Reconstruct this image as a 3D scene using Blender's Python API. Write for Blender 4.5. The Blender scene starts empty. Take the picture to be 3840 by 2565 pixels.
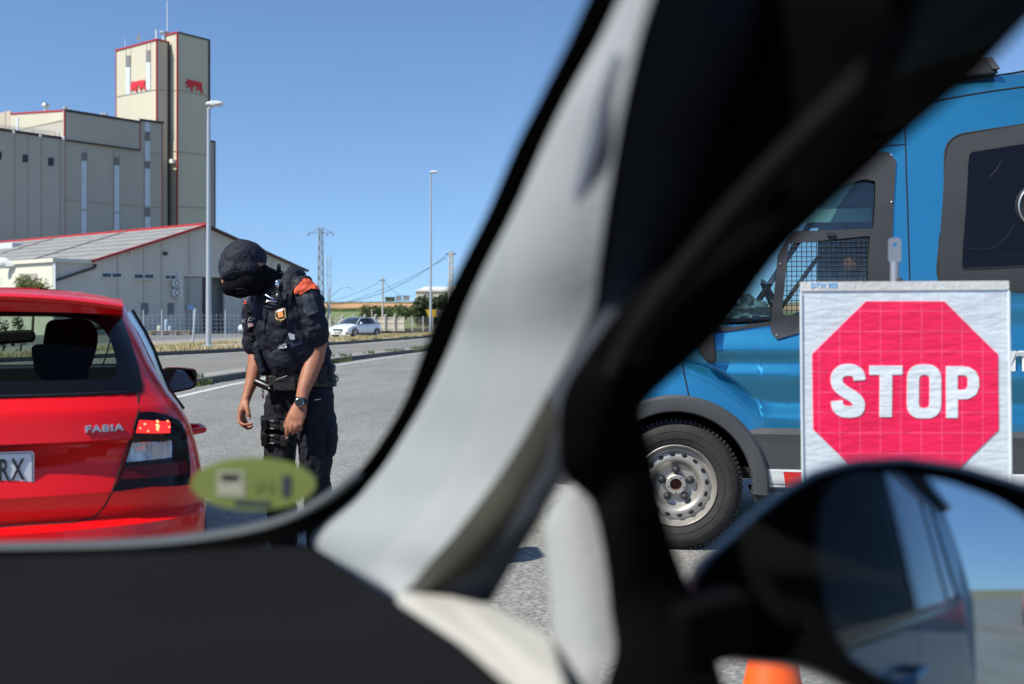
import bpy, bmesh, math, random
from mathutils import Vector, Matrix, noise
R = math.radians
random.seed(7)
# ---------------------------------------------------------------- camera, sky, sun, exposure
scene = bpy.context.scene
COL = scene.collection
F = 4000.0; CX = 1920.0; HY = 1200.0; EYE = 1.27
cam_d = bpy.data.cameras.new('camera')
cam = bpy.data.objects.new('camera', cam_d); COL.objects.link(cam)
scene.camera = cam
cam.location = (0, 0, EYE); cam.rotation_euler = (R(90), 0, 0)
cam_d.sensor_width = 36; cam_d.lens = 36 * F / 3840
cam_d.shift_y = -(1282.5 - HY) / 3840
cam_d.clip_start = 0.02; cam_d.clip_end = 6000
cam_d.dof.use_dof = True; cam_d.dof.focus_distance = 7.0; cam_d.dof.aperture_fstop = 3.4

SUN = Vector((-0.82, -0.57, 0)).normalized()
ELEV = R(47)
world = bpy.data.worlds.new('World'); scene.world = world; world.use_nodes = True
wn = world.node_tree
bg = wn.nodes['Background']; bg.inputs['Strength'].default_value = 0.105
sky = wn.nodes.new('ShaderNodeTexSky'); sky.sky_type = 'NISHITA'; sky.sun_disc = False
sky.sun_elevation = ELEV; sky.sun_rotation = math.atan2(SUN.x, SUN.y)
sky.air_density = 1.0; sky.dust_density = 0.25; sky.ozone_density = 6.0; sky.altitude = 200
wtc = wn.nodes.new('ShaderNodeTexCoord'); wmp = wn.nodes.new('ShaderNodeMapping'); wmp.inputs['Location'].default_value = (0,0,.10)
wn.links.new(wtc.outputs['Generated'], wmp.inputs[0]); wn.links.new(wmp.outputs[0], sky.inputs[0])
wn.links.new(sky.outputs[0], bg.inputs['Color'])
sun_d = bpy.data.lights.new('sun', 'SUN'); sun_d.energy = 3.6; sun_d.angle = R(0.53); sun_d.color = (1, 0.95, 0.87)
sun = bpy.data.objects.new('sun', sun_d); COL.objects.link(sun)
sdir = Vector((SUN.x * math.cos(ELEV), SUN.y * math.cos(ELEV), math.sin(ELEV)))
sun.rotation_euler = (-sdir).to_track_quat('-Z', 'Y').to_euler(); sun.location = (-20, -10, 30)
scene.view_settings.view_transform = 'Standard'; scene.view_settings.look = 'None'
scene.view_settings.gamma = 1; scene.view_settings.use_curve_mapping = False
scene.view_settings.exposure = 0.78
scene.cycles.max_bounces = 10; scene.cycles.transparent_max_bounces = 24

# ---------------------------------------------------------------- pixel helpers (photo grid 3840 x 2565)
def U(px, py, d): return Vector(((px - CX) / F * d, d, EYE - (py - HY) / F * d))
def G(px, py):
    d = EYE * F / (py - HY); return Vector(((px - CX) / F * d, d, 0))
class Plane:
    """vertical plane: through p0 (x,y) along unit dir a; outward normal n points to the camera side"""
    def __init__(s, p0, a):
        s.p0 = Vector((p0[0], p0[1], 0)); s.a = Vector((a[0], a[1], 0)).normalized()
        n = Vector((s.a.y, -s.a.x, 0))
        if n.dot(-s.p0) < 0: n = -n
        s.n = n
    def tz(s, px, py):
        rx = (px - CX) / F
        t = (rx * s.p0.y - s.p0.x) / (s.a.x - rx * s.a.y)
        y = s.p0.y + s.a.y * t
        return t, EYE - (py - HY) / F * y
    def at(s, t, z, off=0): return s.p0 + s.a * t + s.n * off + Vector((0, 0, z))
    def px(s, px, py, off=0):
        t, z = s.tz(px, py); return s.at(t, z, off)

# ---------------------------------------------------------------- mesh builder
class MB:
    def __init__(s): s.v = []; s.f = []
    def add(s, vs, fs):
        b = len(s.v); s.v += [Vector(x) for x in vs]; s.f += [tuple(i + b for i in f) for f in fs]; return s
    def box(s, c, d, rz=0, M=None):
        vs = []
        for x in (-.5, .5):
            for y in (-.5, .5):
                for z in (-.5, .5):
                    p = Vector((x * d[0], y * d[1], z * d[2]))
                    if M: p = M @ p
                    elif rz: p = Matrix.Rotation(rz, 3, 'Z') @ p
                    vs.append(Vector(c) + p)
        return s.add(vs, [(0,1,3,2),(4,6,7,5),(0,4,5,1),(2,3,7,6),(0,2,6,4),(1,5,7,3)])
    def tube(s, pts, r, n=8, caps=True):
        pts = [Vector(p) for p in pts]; k = len(pts)
        rs = r if isinstance(r, (list, tuple)) else [r] * k
        vs = []; fs = []; up = None
        for i, p in enumerate(pts):
            d = (pts[min(i+1, k-1)] - pts[max(i-1, 0)]).normalized()
            if up is None: up = Vector((0,0,1)) if abs(d.z) < .9 else Vector((0,1,0))
            x = d.cross(up).normalized(); y = x.cross(d).normalized(); up = y
            for j in range(n):
                a = 2*math.pi*j/n; vs.append(p + (x*math.cos(a) + y*math.sin(a))*rs[i])
        for i in range(k-1):
            for j in range(n):
                fs.append((i*n+j, i*n+(j+1)%n, (i+1)*n+(j+1)%n, (i+1)*n+j))
        if caps: fs.append(tuple(range(n-1,-1,-1))); fs.append(tuple((k-1)*n+j for j in range(n)))
        return s.add(vs, fs)
    def loft(s, rings, caps=True):
        n = len(rings[0]); vs = [p for r in rings for p in r]; fs = []
        for i in range(len(rings)-1):
            for j in range(n): fs.append((i*n+j, i*n+(j+1)%n, (i+1)*n+(j+1)%n, (i+1)*n+j))
        if caps: fs.append(tuple(range(n-1,-1,-1))); fs.append(tuple((len(rings)-1)*n+j for j in range(n)))
        return s.add(vs, fs)
    def prism(s, front, back):
        n = len(front)
        fs = [tuple(range(n)), tuple(range(2*n-1, n-1, -1))] + [(i, n+i, n+(i+1)%n, (i+1)%n) for i in range(n)]
        return s.add(list(front) + list(back), fs)
    def frame(s, fo, fi, bo, bi):
        """ring-shaped plate: front outer/inner loops, back outer/inner loops"""
        n = len(fo); vs = list(fo)+list(fi)+list(bo)+list(bi); fs = []
        for i in range(n):
            j = (i+1) % n
            fs += [(i,j,n+j,n+i), (2*n+i,3*n+i,3*n+j,2*n+j), (i,2*n+i,2*n+j,j), (n+i,n+j,3*n+j,3*n+i)]
        return s.add(vs, fs)
    def lathe(s, prof, n=32, c=(0,0,0), M=None):
        """prof: list of (r, h); axis local Z"""
        vs = []; fs = []; k = len(prof)
        for r, h in prof:
            for j in range(n):
                a = 2*math.pi*j/n; p = Vector((r*math.cos(a), r*math.sin(a), h))
                if M: p = M @ p
                vs.append(Vector(c) + p)
        for i in range(k-1):
            for j in range(n): fs.append((i*n+j, i*n+(j+1)%n, (i+1)*n+(j+1)%n, (i+1)*n+j))
        return s.add(vs, fs)
    def ball(s, c, r, nu=16, nv=10, M=None):
        r = (r, r, r) if not isinstance(r, (tuple, list)) else r
        vs = []; fs = []
        for i in range(nv+1):
            th = math.pi*i/nv
            for j in range(nu):
                a = 2*math.pi*j/nu
                p = Vector((r[0]*math.sin(th)*math.cos(a), r[1]*math.sin(th)*math.sin(a), r[2]*math.cos(th)))
                if M: p = M @ p
                vs.append(Vector(c)+p)
        for i in range(nv):
            for j in range(nu): fs.append((i*nu+j, (i+1)*nu+j, (i+1)*nu+(j+1)%nu, i*nu+(j+1)%nu))
        return s.add(vs, fs)

def wpos(o):
    p = Vector((0,0,0))
    while o: p += o.location; o = o.parent
    return p
def tag(o, label=None, cat=None, group=None, kind=None):
    if label: o['label'] = label
    if cat: o['category'] = cat
    if group: o['group'] = group
    if kind: o['kind'] = kind
    return o
def thing(name, loc, label, cat, group=None):
    o = bpy.data.objects.new(name, None); COL.objects.link(o); o.location = loc
    o.empty_display_size = .1
    return tag(o, label, cat, group)
def obj(name, mb, mat, parent=None, smooth=False, bevel=0, label=None, kind=None, origin=None, subsurf=0, weld=True, solid=0):
    off = wpos(parent) if parent else Vector(origin or (0,0,0))
    me = bpy.data.meshes.new(name)
    me.from_pydata([tuple(v - off) for v in mb.v], [], mb.f)
    bm = bmesh.new(); bm.from_mesh(me)
    if weld: bmesh.ops.remove_doubles(bm, verts=bm.verts, dist=1e-5)
    bmesh.ops.dissolve_degenerate(bm, dist=1e-6, edges=bm.edges)
    bmesh.ops.recalc_face_normals(bm, faces=bm.faces)
    bm.to_mesh(me); bm.free()
    o = bpy.data.objects.new(name, me); COL.objects.link(o)
    if parent: o.parent = parent
    else: o.location = off
    if mat: me.materials.append(mat)
    if smooth:
        me.polygons.foreach_set('use_smooth', [True]*len(me.polygons))
        if smooth != 'all':
            me.set_sharp_from_angle(angle=R(float(smooth) if not isinstance(smooth, bool) else 40))
    if solid:
        m = o.modifiers.new('s','SOLIDIFY'); m.thickness = solid; m.offset = -1
    if bevel:
        m = o.modifiers.new('b','BEVEL'); m.width = bevel; m.segments = 2; m.limit_method = 'ANGLE'; m.angle_limit = R(35)
    if subsurf:
        m = o.modifiers.new('u','SUBSURF'); m.levels = subsurf; m.render_levels = subsurf
    if label: o['label'] = label
    if kind: o['kind'] = kind
    return o
def copy_tree(o, parent=None):
    c = o.copy(); COL.objects.link(c); c.parent = parent
    for ch in [x for x in COL.objects if x.parent is o]: copy_tree(ch, c)
    return c

def rounded(poly, r, n=5):
    """round the corners of a 2-D polygon"""
    out = []; k = len(poly)
    for i in range(k):
        p = Vector(poly[i][:2]); a = Vector(poly[i-1][:2]) - p; b = Vector(poly[(i+1)%k][:2]) - p
        rr = min(r, a.length*.45, b.length*.45); a.normalize(); b.normalize()
        s, e = p + a*rr, p + b*rr
        for j in range(n+1):
            t = j/n; out.append(tuple((1-t)**2*s + 2*t*(1-t)*p + t*t*e))
    return out
def polar(poly, c, n=48):
    out = []; m = len(poly); c = Vector(c)
    for i in range(n):
        a = 2*math.pi*i/n; d = Vector((math.cos(a), math.sin(a))); best = 0
        for k in range(m):
            p = Vector(poly[k][:2])-c; q = Vector(poly[(k+1)%m][:2])-c; e = q-p
            den = d.x*e.y - d.y*e.x
            if abs(den) < 1e-12: continue
            t = (p.x*e.y - p.y*e.x)/den; u = (p.x*d.y - p.y*d.x)/den
            if -1e-6 <= u <= 1+1e-6 and t > best: best = t
        out.append(tuple(c + d*best))
    return out
def inside(p, poly):
    x, y = p; r = False; n = len(poly)
    for i in range(n):
        x1, y1 = poly[i][:2]; x2, y2 = poly[i-1][:2]
        if (y1 > y) != (y2 > y) and x < (x2-x1)*(y-y1)/(y2-y1)+x1: r = not r
    return r
def lerp(tab, x):
    if x <= tab[0][0]: return tab[0][1]
    for (a, b), (c, d) in zip(tab, tab[1:]):
        if x <= c: return b + (d-b)*(x-a)/(c-a)
    return tab[-1][1]
def slerp_tab(tab, x):
    """smooth interpolation"""
    if x <= tab[0][0]: return tab[0][1]
    for (a, b), (c, d) in zip(tab, tab[1:]):
        if x <= c:
            t = (x-a)/(c-a); t = t*t*(3-2*t); return b + (d-b)*t
    return tab[-1][1]
def text_mesh(s, size, depth=0.002, bold=0.0, spacing=1.0, xscale=1.0):
    cu = bpy.data.curves.new('t', 'FONT'); cu.body = s; cu.size = size; cu.extrude = depth; cu.offset = bold
    cu.align_x = 'LEFT'; cu.space_character = spacing; cu.resolution_u = 4
    o = bpy.data.objects.new('t', cu); COL.objects.link(o)
    bpy.context.view_layer.update()
    me = o.to_mesh(); mb = MB(); mb.add([Vector((v.co.x*xscale, v.co.y, v.co.z)) for v in me.vertices], [tuple(p.vertices) for p in me.polygons])
    o.to_mesh_clear(); bpy.data.objects.remove(o); bpy.data.curves.remove(cu)
    return mb
def mapped(mb, fn):
    mb.v = [fn(v) for v in mb.v]; return mb

# ---------------------------------------------------------------- materials
def mat(name, col, rough=.6, metal=0, var=0.0, vscale=3.0, bump=0, bscale=30, coat=0, spec=.5, col2=None, detail=4, coord='Object', stretch=None, emit=None, estr=0, coat_r=.05, sheen=0):
    m = bpy.data.materials.new(name); m.use_nodes = True; nt = m.node_tree; N = nt.nodes; L = nt.links
    b = N['Principled BSDF']
    b.inputs['Base Color'].default_value = (*col, 1); b.inputs['Roughness'].default_value = rough
    b.inputs['Metallic'].default_value = metal; b.inputs['Specular IOR Level'].default_value = spec
    b.inputs['Coat Weight'].default_value = coat; b.inputs['Coat Roughness'].default_value = coat_r
    if sheen: b.inputs['Sheen Weight'].default_value = sheen
    if emit: b.inputs['Emission Color'].default_value = (*emit, 1); b.inputs['Emission Strength'].default_value = estr
    tc = N.new('ShaderNodeTexCoord'); src = tc.outputs[coord]
    if stretch:
        mp = N.new('ShaderNodeMapping'); mp.inputs['Scale'].default_value = stretch; L.new(src, mp.inputs[0]); src = mp.outputs[0]
    if var or col2:
        n = N.new('ShaderNodeTexNoise'); n.inputs['Scale'].default_value = vscale; n.inputs['Detail'].default_value = detail; n.inputs['Roughness'].default_value = .62
        L.new(src, n.inputs['Vector'])
        cr = N.new('ShaderNodeValToRGB'); cr.color_ramp.elements[0].position = .3; cr.color_ramp.elements[1].position = .7
        c2 = col2 or tuple(min(1, c*(1+var)) for c in col); c1 = col if col2 else tuple(c*(1-var) for c in col)
        cr.color_ramp.elements[0].color = (*c1, 1); cr.color_ramp.elements[1].color = (*c2, 1)
        L.new(n.outputs[0], cr.inputs[0]); L.new(cr.outputs[0], b.inputs['Base Color'])
    if bump:
        n2 = N.new('ShaderNodeTexNoise'); n2.inputs['Scale'].default_value = bscale; n2.inputs['Detail'].default_value = 3
        L.new(src, n2.inputs['Vector'])
        bp = N.new('ShaderNodeBump'); bp.inputs['Strength'].default_value = bump; bp.inputs['Distance'].default_value = .02
        L.new(n2.outputs[0], bp.inputs['Height']); L.new(bp.outputs[0], b.inputs['Normal'])
    return m
def glass(name, tint=(.9,.93,.92), refl=.06, gcol=(1,1,1), rough=.0, graze=.7):
    m = bpy.data.materials.new(name); m.use_nodes = True; nt = m.node_tree; N = nt.nodes; L = nt.links
    N.remove(N['Principled BSDF']); out = N['Material Output']
    t = N.new('ShaderNodeBsdfTransparent'); t.inputs[0].default_value = (*tint, 1)
    g = N.new('ShaderNodeBsdfGlossy'); g.inputs['Roughness'].default_value = rough; g.inputs[0].default_value = (*gcol, 1)
    lw = N.new('ShaderNodeLayerWeight'); lw.inputs['Blend'].default_value = .5
    pw = N.new('ShaderNodeMath'); pw.operation = 'POWER'; pw.inputs[1].default_value = 4
    ad = N.new('ShaderNodeMath'); ad.operation = 'MULTIPLY_ADD'; ad.inputs[1].default_value = graze; ad.inputs[2].default_value = refl
    mx = N.new('ShaderNodeMixShader')
    L.new(lw.outputs['Facing'], pw.inputs[0]); L.new(pw.outputs[0], ad.inputs[0]); L.new(ad.outputs[0], mx.inputs[0])
    L.new(t.outputs[0], mx.inputs[1]); L.new(g.outputs[0], mx.inputs[2]); L.new(mx.outputs[0], out.inputs[0])
    return m
def asphalt(name, c1, c2, bscale=170, bump=.5, big=.25):
    m = bpy.data.materials.new(name); m.use_nodes = True; nt = m.node_tree; N = nt.nodes; L = nt.links
    b = N['Principled BSDF']; b.inputs['Roughness'].default_value = .85; b.inputs['Specular IOR Level'].default_value = .3
    tc = N.new('ShaderNodeTexCoord')
    vo = N.new('ShaderNodeTexVoronoi'); vo.inputs['Scale'].default_value = bscale*.55
    no = N.new('ShaderNodeTexNoise'); no.inputs['Scale'].default_value = bscale; no.inputs['Detail'].default_value = 2
    n3 = N.new('ShaderNodeTexNoise'); n3.inputs['Scale'].default_value = .9; n3.inputs['Detail'].default_value = 6; n3.inputs['Roughness'].default_value = .7
    mp = N.new('ShaderNodeMapping'); mp.inputs['Scale'].default_value = (1, .35, 1); L.new(tc.outputs['Object'], mp.inputs[0])
    for n in (vo, no): L.new(tc.outputs['Object'], n.inputs['Vector'])
    L.new(mp.outputs[0], n3.inputs['Vector'])
    cr = N.new('ShaderNodeValToRGB'); e = cr.color_ramp.elements
    e[0].position = .28; e[0].color = (*c1, 1); e[1].position = .72; e[1].color = (*c2, 1)
    mx = N.new('ShaderNodeMix'); mx.data_type = 'FLOAT'; mx.inputs[0].default_value = .5
    L.new(no.outputs[0], mx.inputs[2]); L.new(vo.outputs['Distance'], mx.inputs[3]); L.new(mx.outputs[0], cr.inputs[0])
    c3 = N.new('ShaderNodeMapRange'); c3.inputs[1].default_value = .3; c3.inputs[2].default_value = .7; c3.inputs[3].default_value = 1-big; c3.inputs[4].default_value = 1+big*.6
    L.new(n3.outputs[0], c3.inputs[0])
    ml = N.new('ShaderNodeVectorMath'); ml.operation = 'SCALE'; L.new(cr.outputs[0], ml.inputs[0]); L.new(c3.outputs[0], ml.inputs['Scale'])
    L.new(ml.outputs[0], b.inputs['Base Color'])
    bp = N.new('ShaderNodeBump'); bp.inputs['Strength'].default_value = bump; bp.inputs['Distance'].default_value = .006
    L.new(mx.outputs[0], bp.inputs['Height']); L.new(bp.outputs[0], b.inputs['Normal'])
    return m
# ================================================================ GROUND AND ROADS
M_road = asphalt('road_asphalt', (.125,.121,.108), (.355,.342,.308), 80, .8)
M_road2 = asphalt('service_road_asphalt', (.15,.14,.122), (.30,.28,.245), 45, .3, .2)
M_yard = asphalt('yard_asphalt', (.15,.15,.145), (.24,.235,.225), 40, .2, .25)
M_line = mat('road_paint', (.62,.61,.57), .7, var=.2, vscale=9, bump=.2, bscale=80)
M_kerb = mat('kerb_concrete', (.30,.28,.25), .85, var=.25, vscale=4, bump=.4, bscale=40)
M_kdark = mat('kerb_tarred_face', (.045,.045,.045), .8, var=.3, vscale=6, bump=.3)
M_dirt = mat('dry_ground', (.28,.225,.14), .95, col2=(.40,.34,.22), vscale=1.3, bump=.5, bscale=12, detail=8)
M_field = mat('field', (.20,.175,.10), .95, col2=(.29,.25,.15), vscale=.15, detail=9)

def sheet(name, pts, m, z):
    mb = MB(); mb.add([(x, y, z) for x, y in pts], [tuple(range(len(pts)))])
    return tag(obj(name, mb, m), kind='structure')
# one ground sheet to the horizon
mb = MB(); n = 24
xs = [-3000 + 6000*i/n for i in range(n+1)]; ys = [-1500 + 5500*i/n for i in range(n+1)]
mb.add([(x, y, -.02) for y in ys for x in xs], [(j*(n+1)+i, j*(n+1)+i+1, (j+1)*(n+1)+i+1, (j+1)*(n+1)+i) for j in range(n) for i in range(n)])
tag(obj('ground', mb, M_field), kind='structure')
# line and kerb curves: X as a function of distance
near_line = [(-60,-5.2),(0,-5.5),(17,-5.5),(21.6,-5.48),(30,-4.92),(42.3,-3.34),(60,.5),(90,9.5),(160,40)]
near_kerb = [(-60,-5.9),(0,-6.1),(17,-6.1),(20.4,-6.06),(23,-5.88),(32,-5.2),(43,-3.45),(60,.3),(90,9.2),(160,39.5)]
far_kerb = [(-60,-50),(10,-26),(22,-20.2),(31.5,-15.3),(37.6,-12.6),(42,-11.0),(54,-9.0),(66,-7.3),(78,-5.5),(100,-1.5),(160,20)]
def crv(tab, y):
    # Catmull-like smooth sampling of the table
    for i in range(len(tab)-1):
        if y <= tab[i+1][0]: break
    p1, p2 = tab[i], tab[i+1]; p0 = tab[i-1] if i else p1; p3 = tab[i+2] if i+2 < len(tab) else p2
    h = p2[0]-p1[0]; t = (y-p1[0])/h
    m1 = (p2[1]-p0[1])/(p2[0]-p0[0]) if p2[0] != p0[0] else 0
    m2 = (p3[1]-p1[1])/(p3[0]-p1[0])
    return (2*t**3-3*t*t+1)*p1[1] + (t**3-2*t*t+t)*h*m1 + (-2*t**3+3*t*t)*p2[1] + (t**3-t*t)*h*m2
def band(name, fa, fb, m, z, y0, y1, dy=1.5, kind='structure'):
    mb = MB(); k = int((y1-y0)/dy); vs = []
    for i in range(k+1):
        y = y0+(y1-y0)*i/k; vs += [(fa(y), y, z), (fb(y), y, z)]
    mb.add(vs, [(2*i, 2*i+1, 2*i+3, 2*i+2) for i in range(k)])
    return tag(obj(name, mb, m), kind=kind)
nl = lambda y: crv(near_line, y); nk = lambda y: crv(near_kerb, y); fk = lambda y: crv(far_kerb, y)
band('road', nk, lambda y: nk(y)+22+max(0, 40-y)*.5, M_road, 0.0, -58, 158)
band('service_road', fk, lambda y: nk(y)-.75, M_road2, .004, -55, 155)
band('road_edge_line', lambda y: nl(y)-.07, lambda y: nl(y)+.07, M_line, .004, -50, 150)
band('service_road_line', lambda y: fk(y)+.45, lambda y: fk(y)+.6, M_line, .008, 12, 120)
def kerb(name, f0, f1, zt, m_top, y0, y1, dy=1.0, gap=.012):
    """kerb stones laid end to end"""
    y = y0; first = None
    while y < y1:
        ya, yb = y+gap, y+dy
        mb = MB(); vs = []
        for yy in (ya, yb):
            a, b = f0(yy), f1(yy)
            vs += [(a, yy, -.015), (a, yy, zt), (b-.015, yy, zt), (b, yy, zt-.02), (b, yy, -.015)]
        mb.add(vs, [(0,1,6,5),(1,2,7,6),(2,3,8,7),(3,4,9,8),(0,4,3,2,1),(5,6,7,8,9)])
        yield mb, y
        y += dy
def kerb_line(f0, f1, zt, name, y0, y1, dy, col):
    root = bpy.data.objects.new(name, None); COL.objects.link(root); root['kind'] = 'structure'
    top = MB()
    for mb, y in kerb(name, f0, f1, zt, None, y0, y1, dy):
        obj('kerb_stone', mb, col, root)
    return root
M_kmix = mat('kerb_stone_dark', (.06,.058,.055), .85, col2=(.16,.15,.135), vscale=7, bump=.5, bscale=30)
kerb_line(lambda y: nk(y)-.14, nk, .13, 'kerb', 12, 62, 1.0, M_kmix)
kerb_line(lambda y: fk(y)-.16, fk, .15, 'kerb', 18, 100, 1.5, M_kmix)
band('median_strip', lambda y: nk(y)-.74, lambda y: nk(y)-.145, M_kerb, .125, 5, 110)
mb = MB(); 
def wall_band(fx, z0, z1, y0, y1, dy=1.5):
    mb = MB(); k = int((y1-y0)/dy); vs = []
    for i in range(k+1):
        y = y0+(y1-y0)*i/k; vs += [(fx(y), y, z0), (fx(y), y, z1)]
    return mb.add(vs, [(2*i, 2*i+1, 2*i+3, 2*i+2) for i in range(k)])
tag(obj('median_edge', wall_band(lambda y: nk(y)-.742, -.01, .125, 5, 110), M_kerb), kind='structure')
# verge behind the far kerb, pavement band, yard
band('verge', lambda y: fk(y)-9.5, lambda y: fk(y)-.165, M_dirt, .10, -40, 150)
band('pavement', lambda y: fk(y)-12.0, lambda y: fk(y)-9.5, M_kerb, .104, -40, 150)
sheet('yard', [(-140,30),(-30,30),(-23,48),(-19,70),(-14,95),(-12,104),(-10,125),(-140,180)], M_yard, .02)

# grasses: tufts of thin blades (nobody could count them)
def tufts(name, spots, m, h=(.08,.25), w=.012, blades=7, spread=.08):
    mb = MB()
    for (x, y, z) in spots:
        for _ in range(blades):
            a = random.uniform(0, 6.28); r = random.uniform(0, spread); hh = random.uniform(*h); ln = random.uniform(.1,.5)*hh
            bx, by = x+r*math.cos(a), y+r*math.sin(a); c, s_ = math.cos(a), math.sin(a)
            ww = w*random.uniform(.7,1.4)
            mb.add([(bx-s_*ww, by+c*ww, z), (bx+s_*ww, by-c*ww, z), (bx+c*ln*.4+s_*ww*.6, by+s_*ln*.4-c*ww*.6, z+hh*.6), (bx+c*ln, by+s_*ln, z+hh)], [(0,1,2),(0,2,3)])
    return mb
M_dry = mat('dry_grass', (.34,.27,.12), .9, col2=(.50,.42,.22), vscale=2)
M_green = mat('green_weeds', (.06,.10,.025), .9, col2=(.14,.17,.05), vscale=3)
sp = []
for _ in range(3600):
    y = random.uniform(24, 95); x = fk(y) - random.uniform(.4, 5.5)
    if noise.noise((x*.35, y*.2, 0)) > .02: sp.append((x, y, .1))
tag(obj('dry_grass', tufts('g', sp, None, (.05,.20), .02, 5, .25), M_dry, weld=False), 'dry yellow grass on the verge by the far kerb', 'grass', kind='stuff')
sp = []
for _ in range(900):
    y = random.uniform(12, 60); 
    if noise.noise((y*.9, 3.3, 0)) > .02: sp.append((nk(y)+random.uniform(-.02,.16)*random.random(), y, 0))
for _ in range(500):
    y = random.uniform(14, 60)
    if noise.noise((y*.7, 9.3, 0)) > .1: sp.append((nk(y)-random.uniform(.14,.5), y, .125))
for _ in range(500):
    y = random.uniform(36, 80)
    if noise.noise((y*.5, 19.3, 0)) > .1: sp.append((fk(y)-random.uniform(.1,.6), y, .12))
tag(obj('kerb_weeds', tufts('g', sp, None, (.04,.14), .012, 8, .07), M_green, weld=False), 'green weeds growing along the foot of the kerbs', 'weeds', kind='stuff')
# litter / small stones near kerb
mb = MB()
for _ in range(260):
    y = random.uniform(10, 45); x = nk(y)+random.uniform(.05,.5)
    s_ = random.uniform(.008,.022); mb.box((x, y, s_/2), (s_, s_*1.3, s_), random.random()*3)
tag(obj('gravel', mb, M_kerb, weld=False), 'loose grit scattered at the foot of the near kerb', 'gravel', kind='stuff')
# ---------------------------------------------------------------- background on the right
mg = MB()   # earth bank rising behind the field
def bank(name, y0, prof, x0, x1, m, nseg=90, amp=.25):
    mb = MB(); k = len(prof); vs = []
    for i in range(nseg+1):
        x = x0+(x1-x0)*i/nseg
        for j, (dy, z) in enumerate(prof):
            nz = noise.noise((x*.05, dy*.1, j*1.7))*amp + noise.noise((x*.3, dy*.3, j))*amp*.4
            vs.append((x, y0+dy+nz*4, max(-.05, z+nz*(1 if z > 0 else 0))))
    mb.add(vs, [(i*k+j, (i+1)*k+j, (i+1)*k+j+1, i*k+j+1) for i in range(nseg) for j in range(k-1)])
    return tag(obj(name, mb, m, smooth=True), kind='structure')
M_earth = mat('orange_earth', (.42,.22,.10), .95, col2=(.58,.34,.17), vscale=.12, detail=8, bump=.6, bscale=1)
M_scrub = mat('scrub', (.13,.135,.05), .95, col2=(.30,.24,.11), vscale=.25, detail=9)
M_greenfield = mat('green_field', (.12,.17,.05), .95, col2=(.21,.24,.09), vscale=.3, detail=8)
bank('green_field', 150, [(0,0),(4,.4),(60,1.9),(90,3.3)], -95, 200, M_greenfield, amp=.3)
bank('earth_bank', 252, [(0,3.2),(8,4.2),(11,5.0),(14,5.25),(24,5.3)], -190, 260, M_earth, amp=.35)
bank('hill', 268, [(0,4.6),(3,5.5),(12,6.0),(40,6.0),(200,4)], -190, 260, M_scrub, amp=.35)
# ================================================================ INDUSTRIAL BUILDINGS
A = Vector((.610,.792,0)).normalized(); B = Vector((-.792,.610,0)).normalized()
M_cream = mat('cream_cladding', (.57,.52,.39), .7, var=.05, vscale=.15, stretch=(1,1,.3), detail=6)
M_creamA = mat('grey_cream_panel', (.44,.405,.34), .75, var=.07, vscale=.18, stretch=(1,1,.2), detail=6)
M_seam = mat('panel_joint', (.37,.345,.285), .8)
M_red = mat('red_flashing', (.42,.02,.02), .45)
M_dark = mat('dark_cap', (.05,.04,.04), .6)
M_strip = mat('translucent_strip', (.60,.63,.68), .25, var=.08, vscale=1)
M_louv = mat('grey_louvre', (.20,.19,.18), .6)
M_glassd = mat('dark_window', (.03,.04,.05), .12)
M_alu = mat('aluminium', (.6,.6,.6), .4, metal=.8)
M_white = mat('white_paint', (.75,.75,.72), .5, var=.05)
M_pigred = mat('emblem_red', (.70,.02,.03), .5)
def qplane(p, d): return Plane((p.x, p.y), (d.x, d.y))
def fbox(name, x0, d0, xL, xR, ytop, mt, parent, ytopL=None, ytopR=None, zb=-.5):
    """block with its nearest corner at picture column x0, distance d0; faces run along A (right) and B (left)"""
    c = Vector(((x0-CX)/F*d0, d0, 0)); pa = qplane(c, A); pb = qplane(c, B)
    h = EYE-(ytop-HY)/F*d0
    tR = pa.tz(xR, 0)[0]; tL = pb.tz(xL, 0)[0]
    hR = pa.tz(xR, ytopR)[1] if ytopR else h; hL = pb.tz(xL, ytopL)[1] if ytopL else h
    mb = MB(); p = [c, c+A*tR, c+A*tR+B*tL, c+B*tL]; hs = [h, hR, hR+hL-h, hL]
    mb.prism([Vector((q.x,q.y,zb)) for q in p], [Vector((q.x,q.y,z)) for q,z in zip(p,hs)])
    obj(name, mb, mt, parent)
    return dict(c=c, pa=pa, pb=pb, h=h, tR=tR, tL=tL, hR=hR, hL=hL)
def strip(pl, x0, x1, y0, y1, m, name, parent, off=.06, th=.12, x0b=None, x1b=None, y0b=None, y1b=None):
    """panel on a facade traced by picture rows and columns: top row y0(left)/y0b(right)"""
    y0b = y0 if y0b is None else y0b; y1b = y1 if y1b is None else y1b
    a = [pl.px(x0,y0,off), pl.px(x1,y0b,off), pl.px(x1,y1b,off), pl.px(x0,y1,off)]
    b = [pl.px(x0,y0,off-th), pl.px(x1,y0b,off-th), pl.px(x1,y1b,off-th), pl.px(x0,y1,off-th)]
    mb = MB().prism(a, b); return obj(name, mb, m, parent)
def zx(v): return v*.7015
def bar(p, q, r, m, name, parent):
    mb = MB(); d = (q-p); L_ = d.length; M = d.to_track_quat('Z','Y').to_matrix()
    mb.box((p+q)/2, (r*2, r*2, L_), M=M); return obj(name, mb, m, parent)
def up(v, z): return Vector((v.x, v.y, z))

mill = thing('feed_mill', (-58,150,0), 'tall cream feed mill tower complex with red edges and red pig emblems', 'factory')
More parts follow.
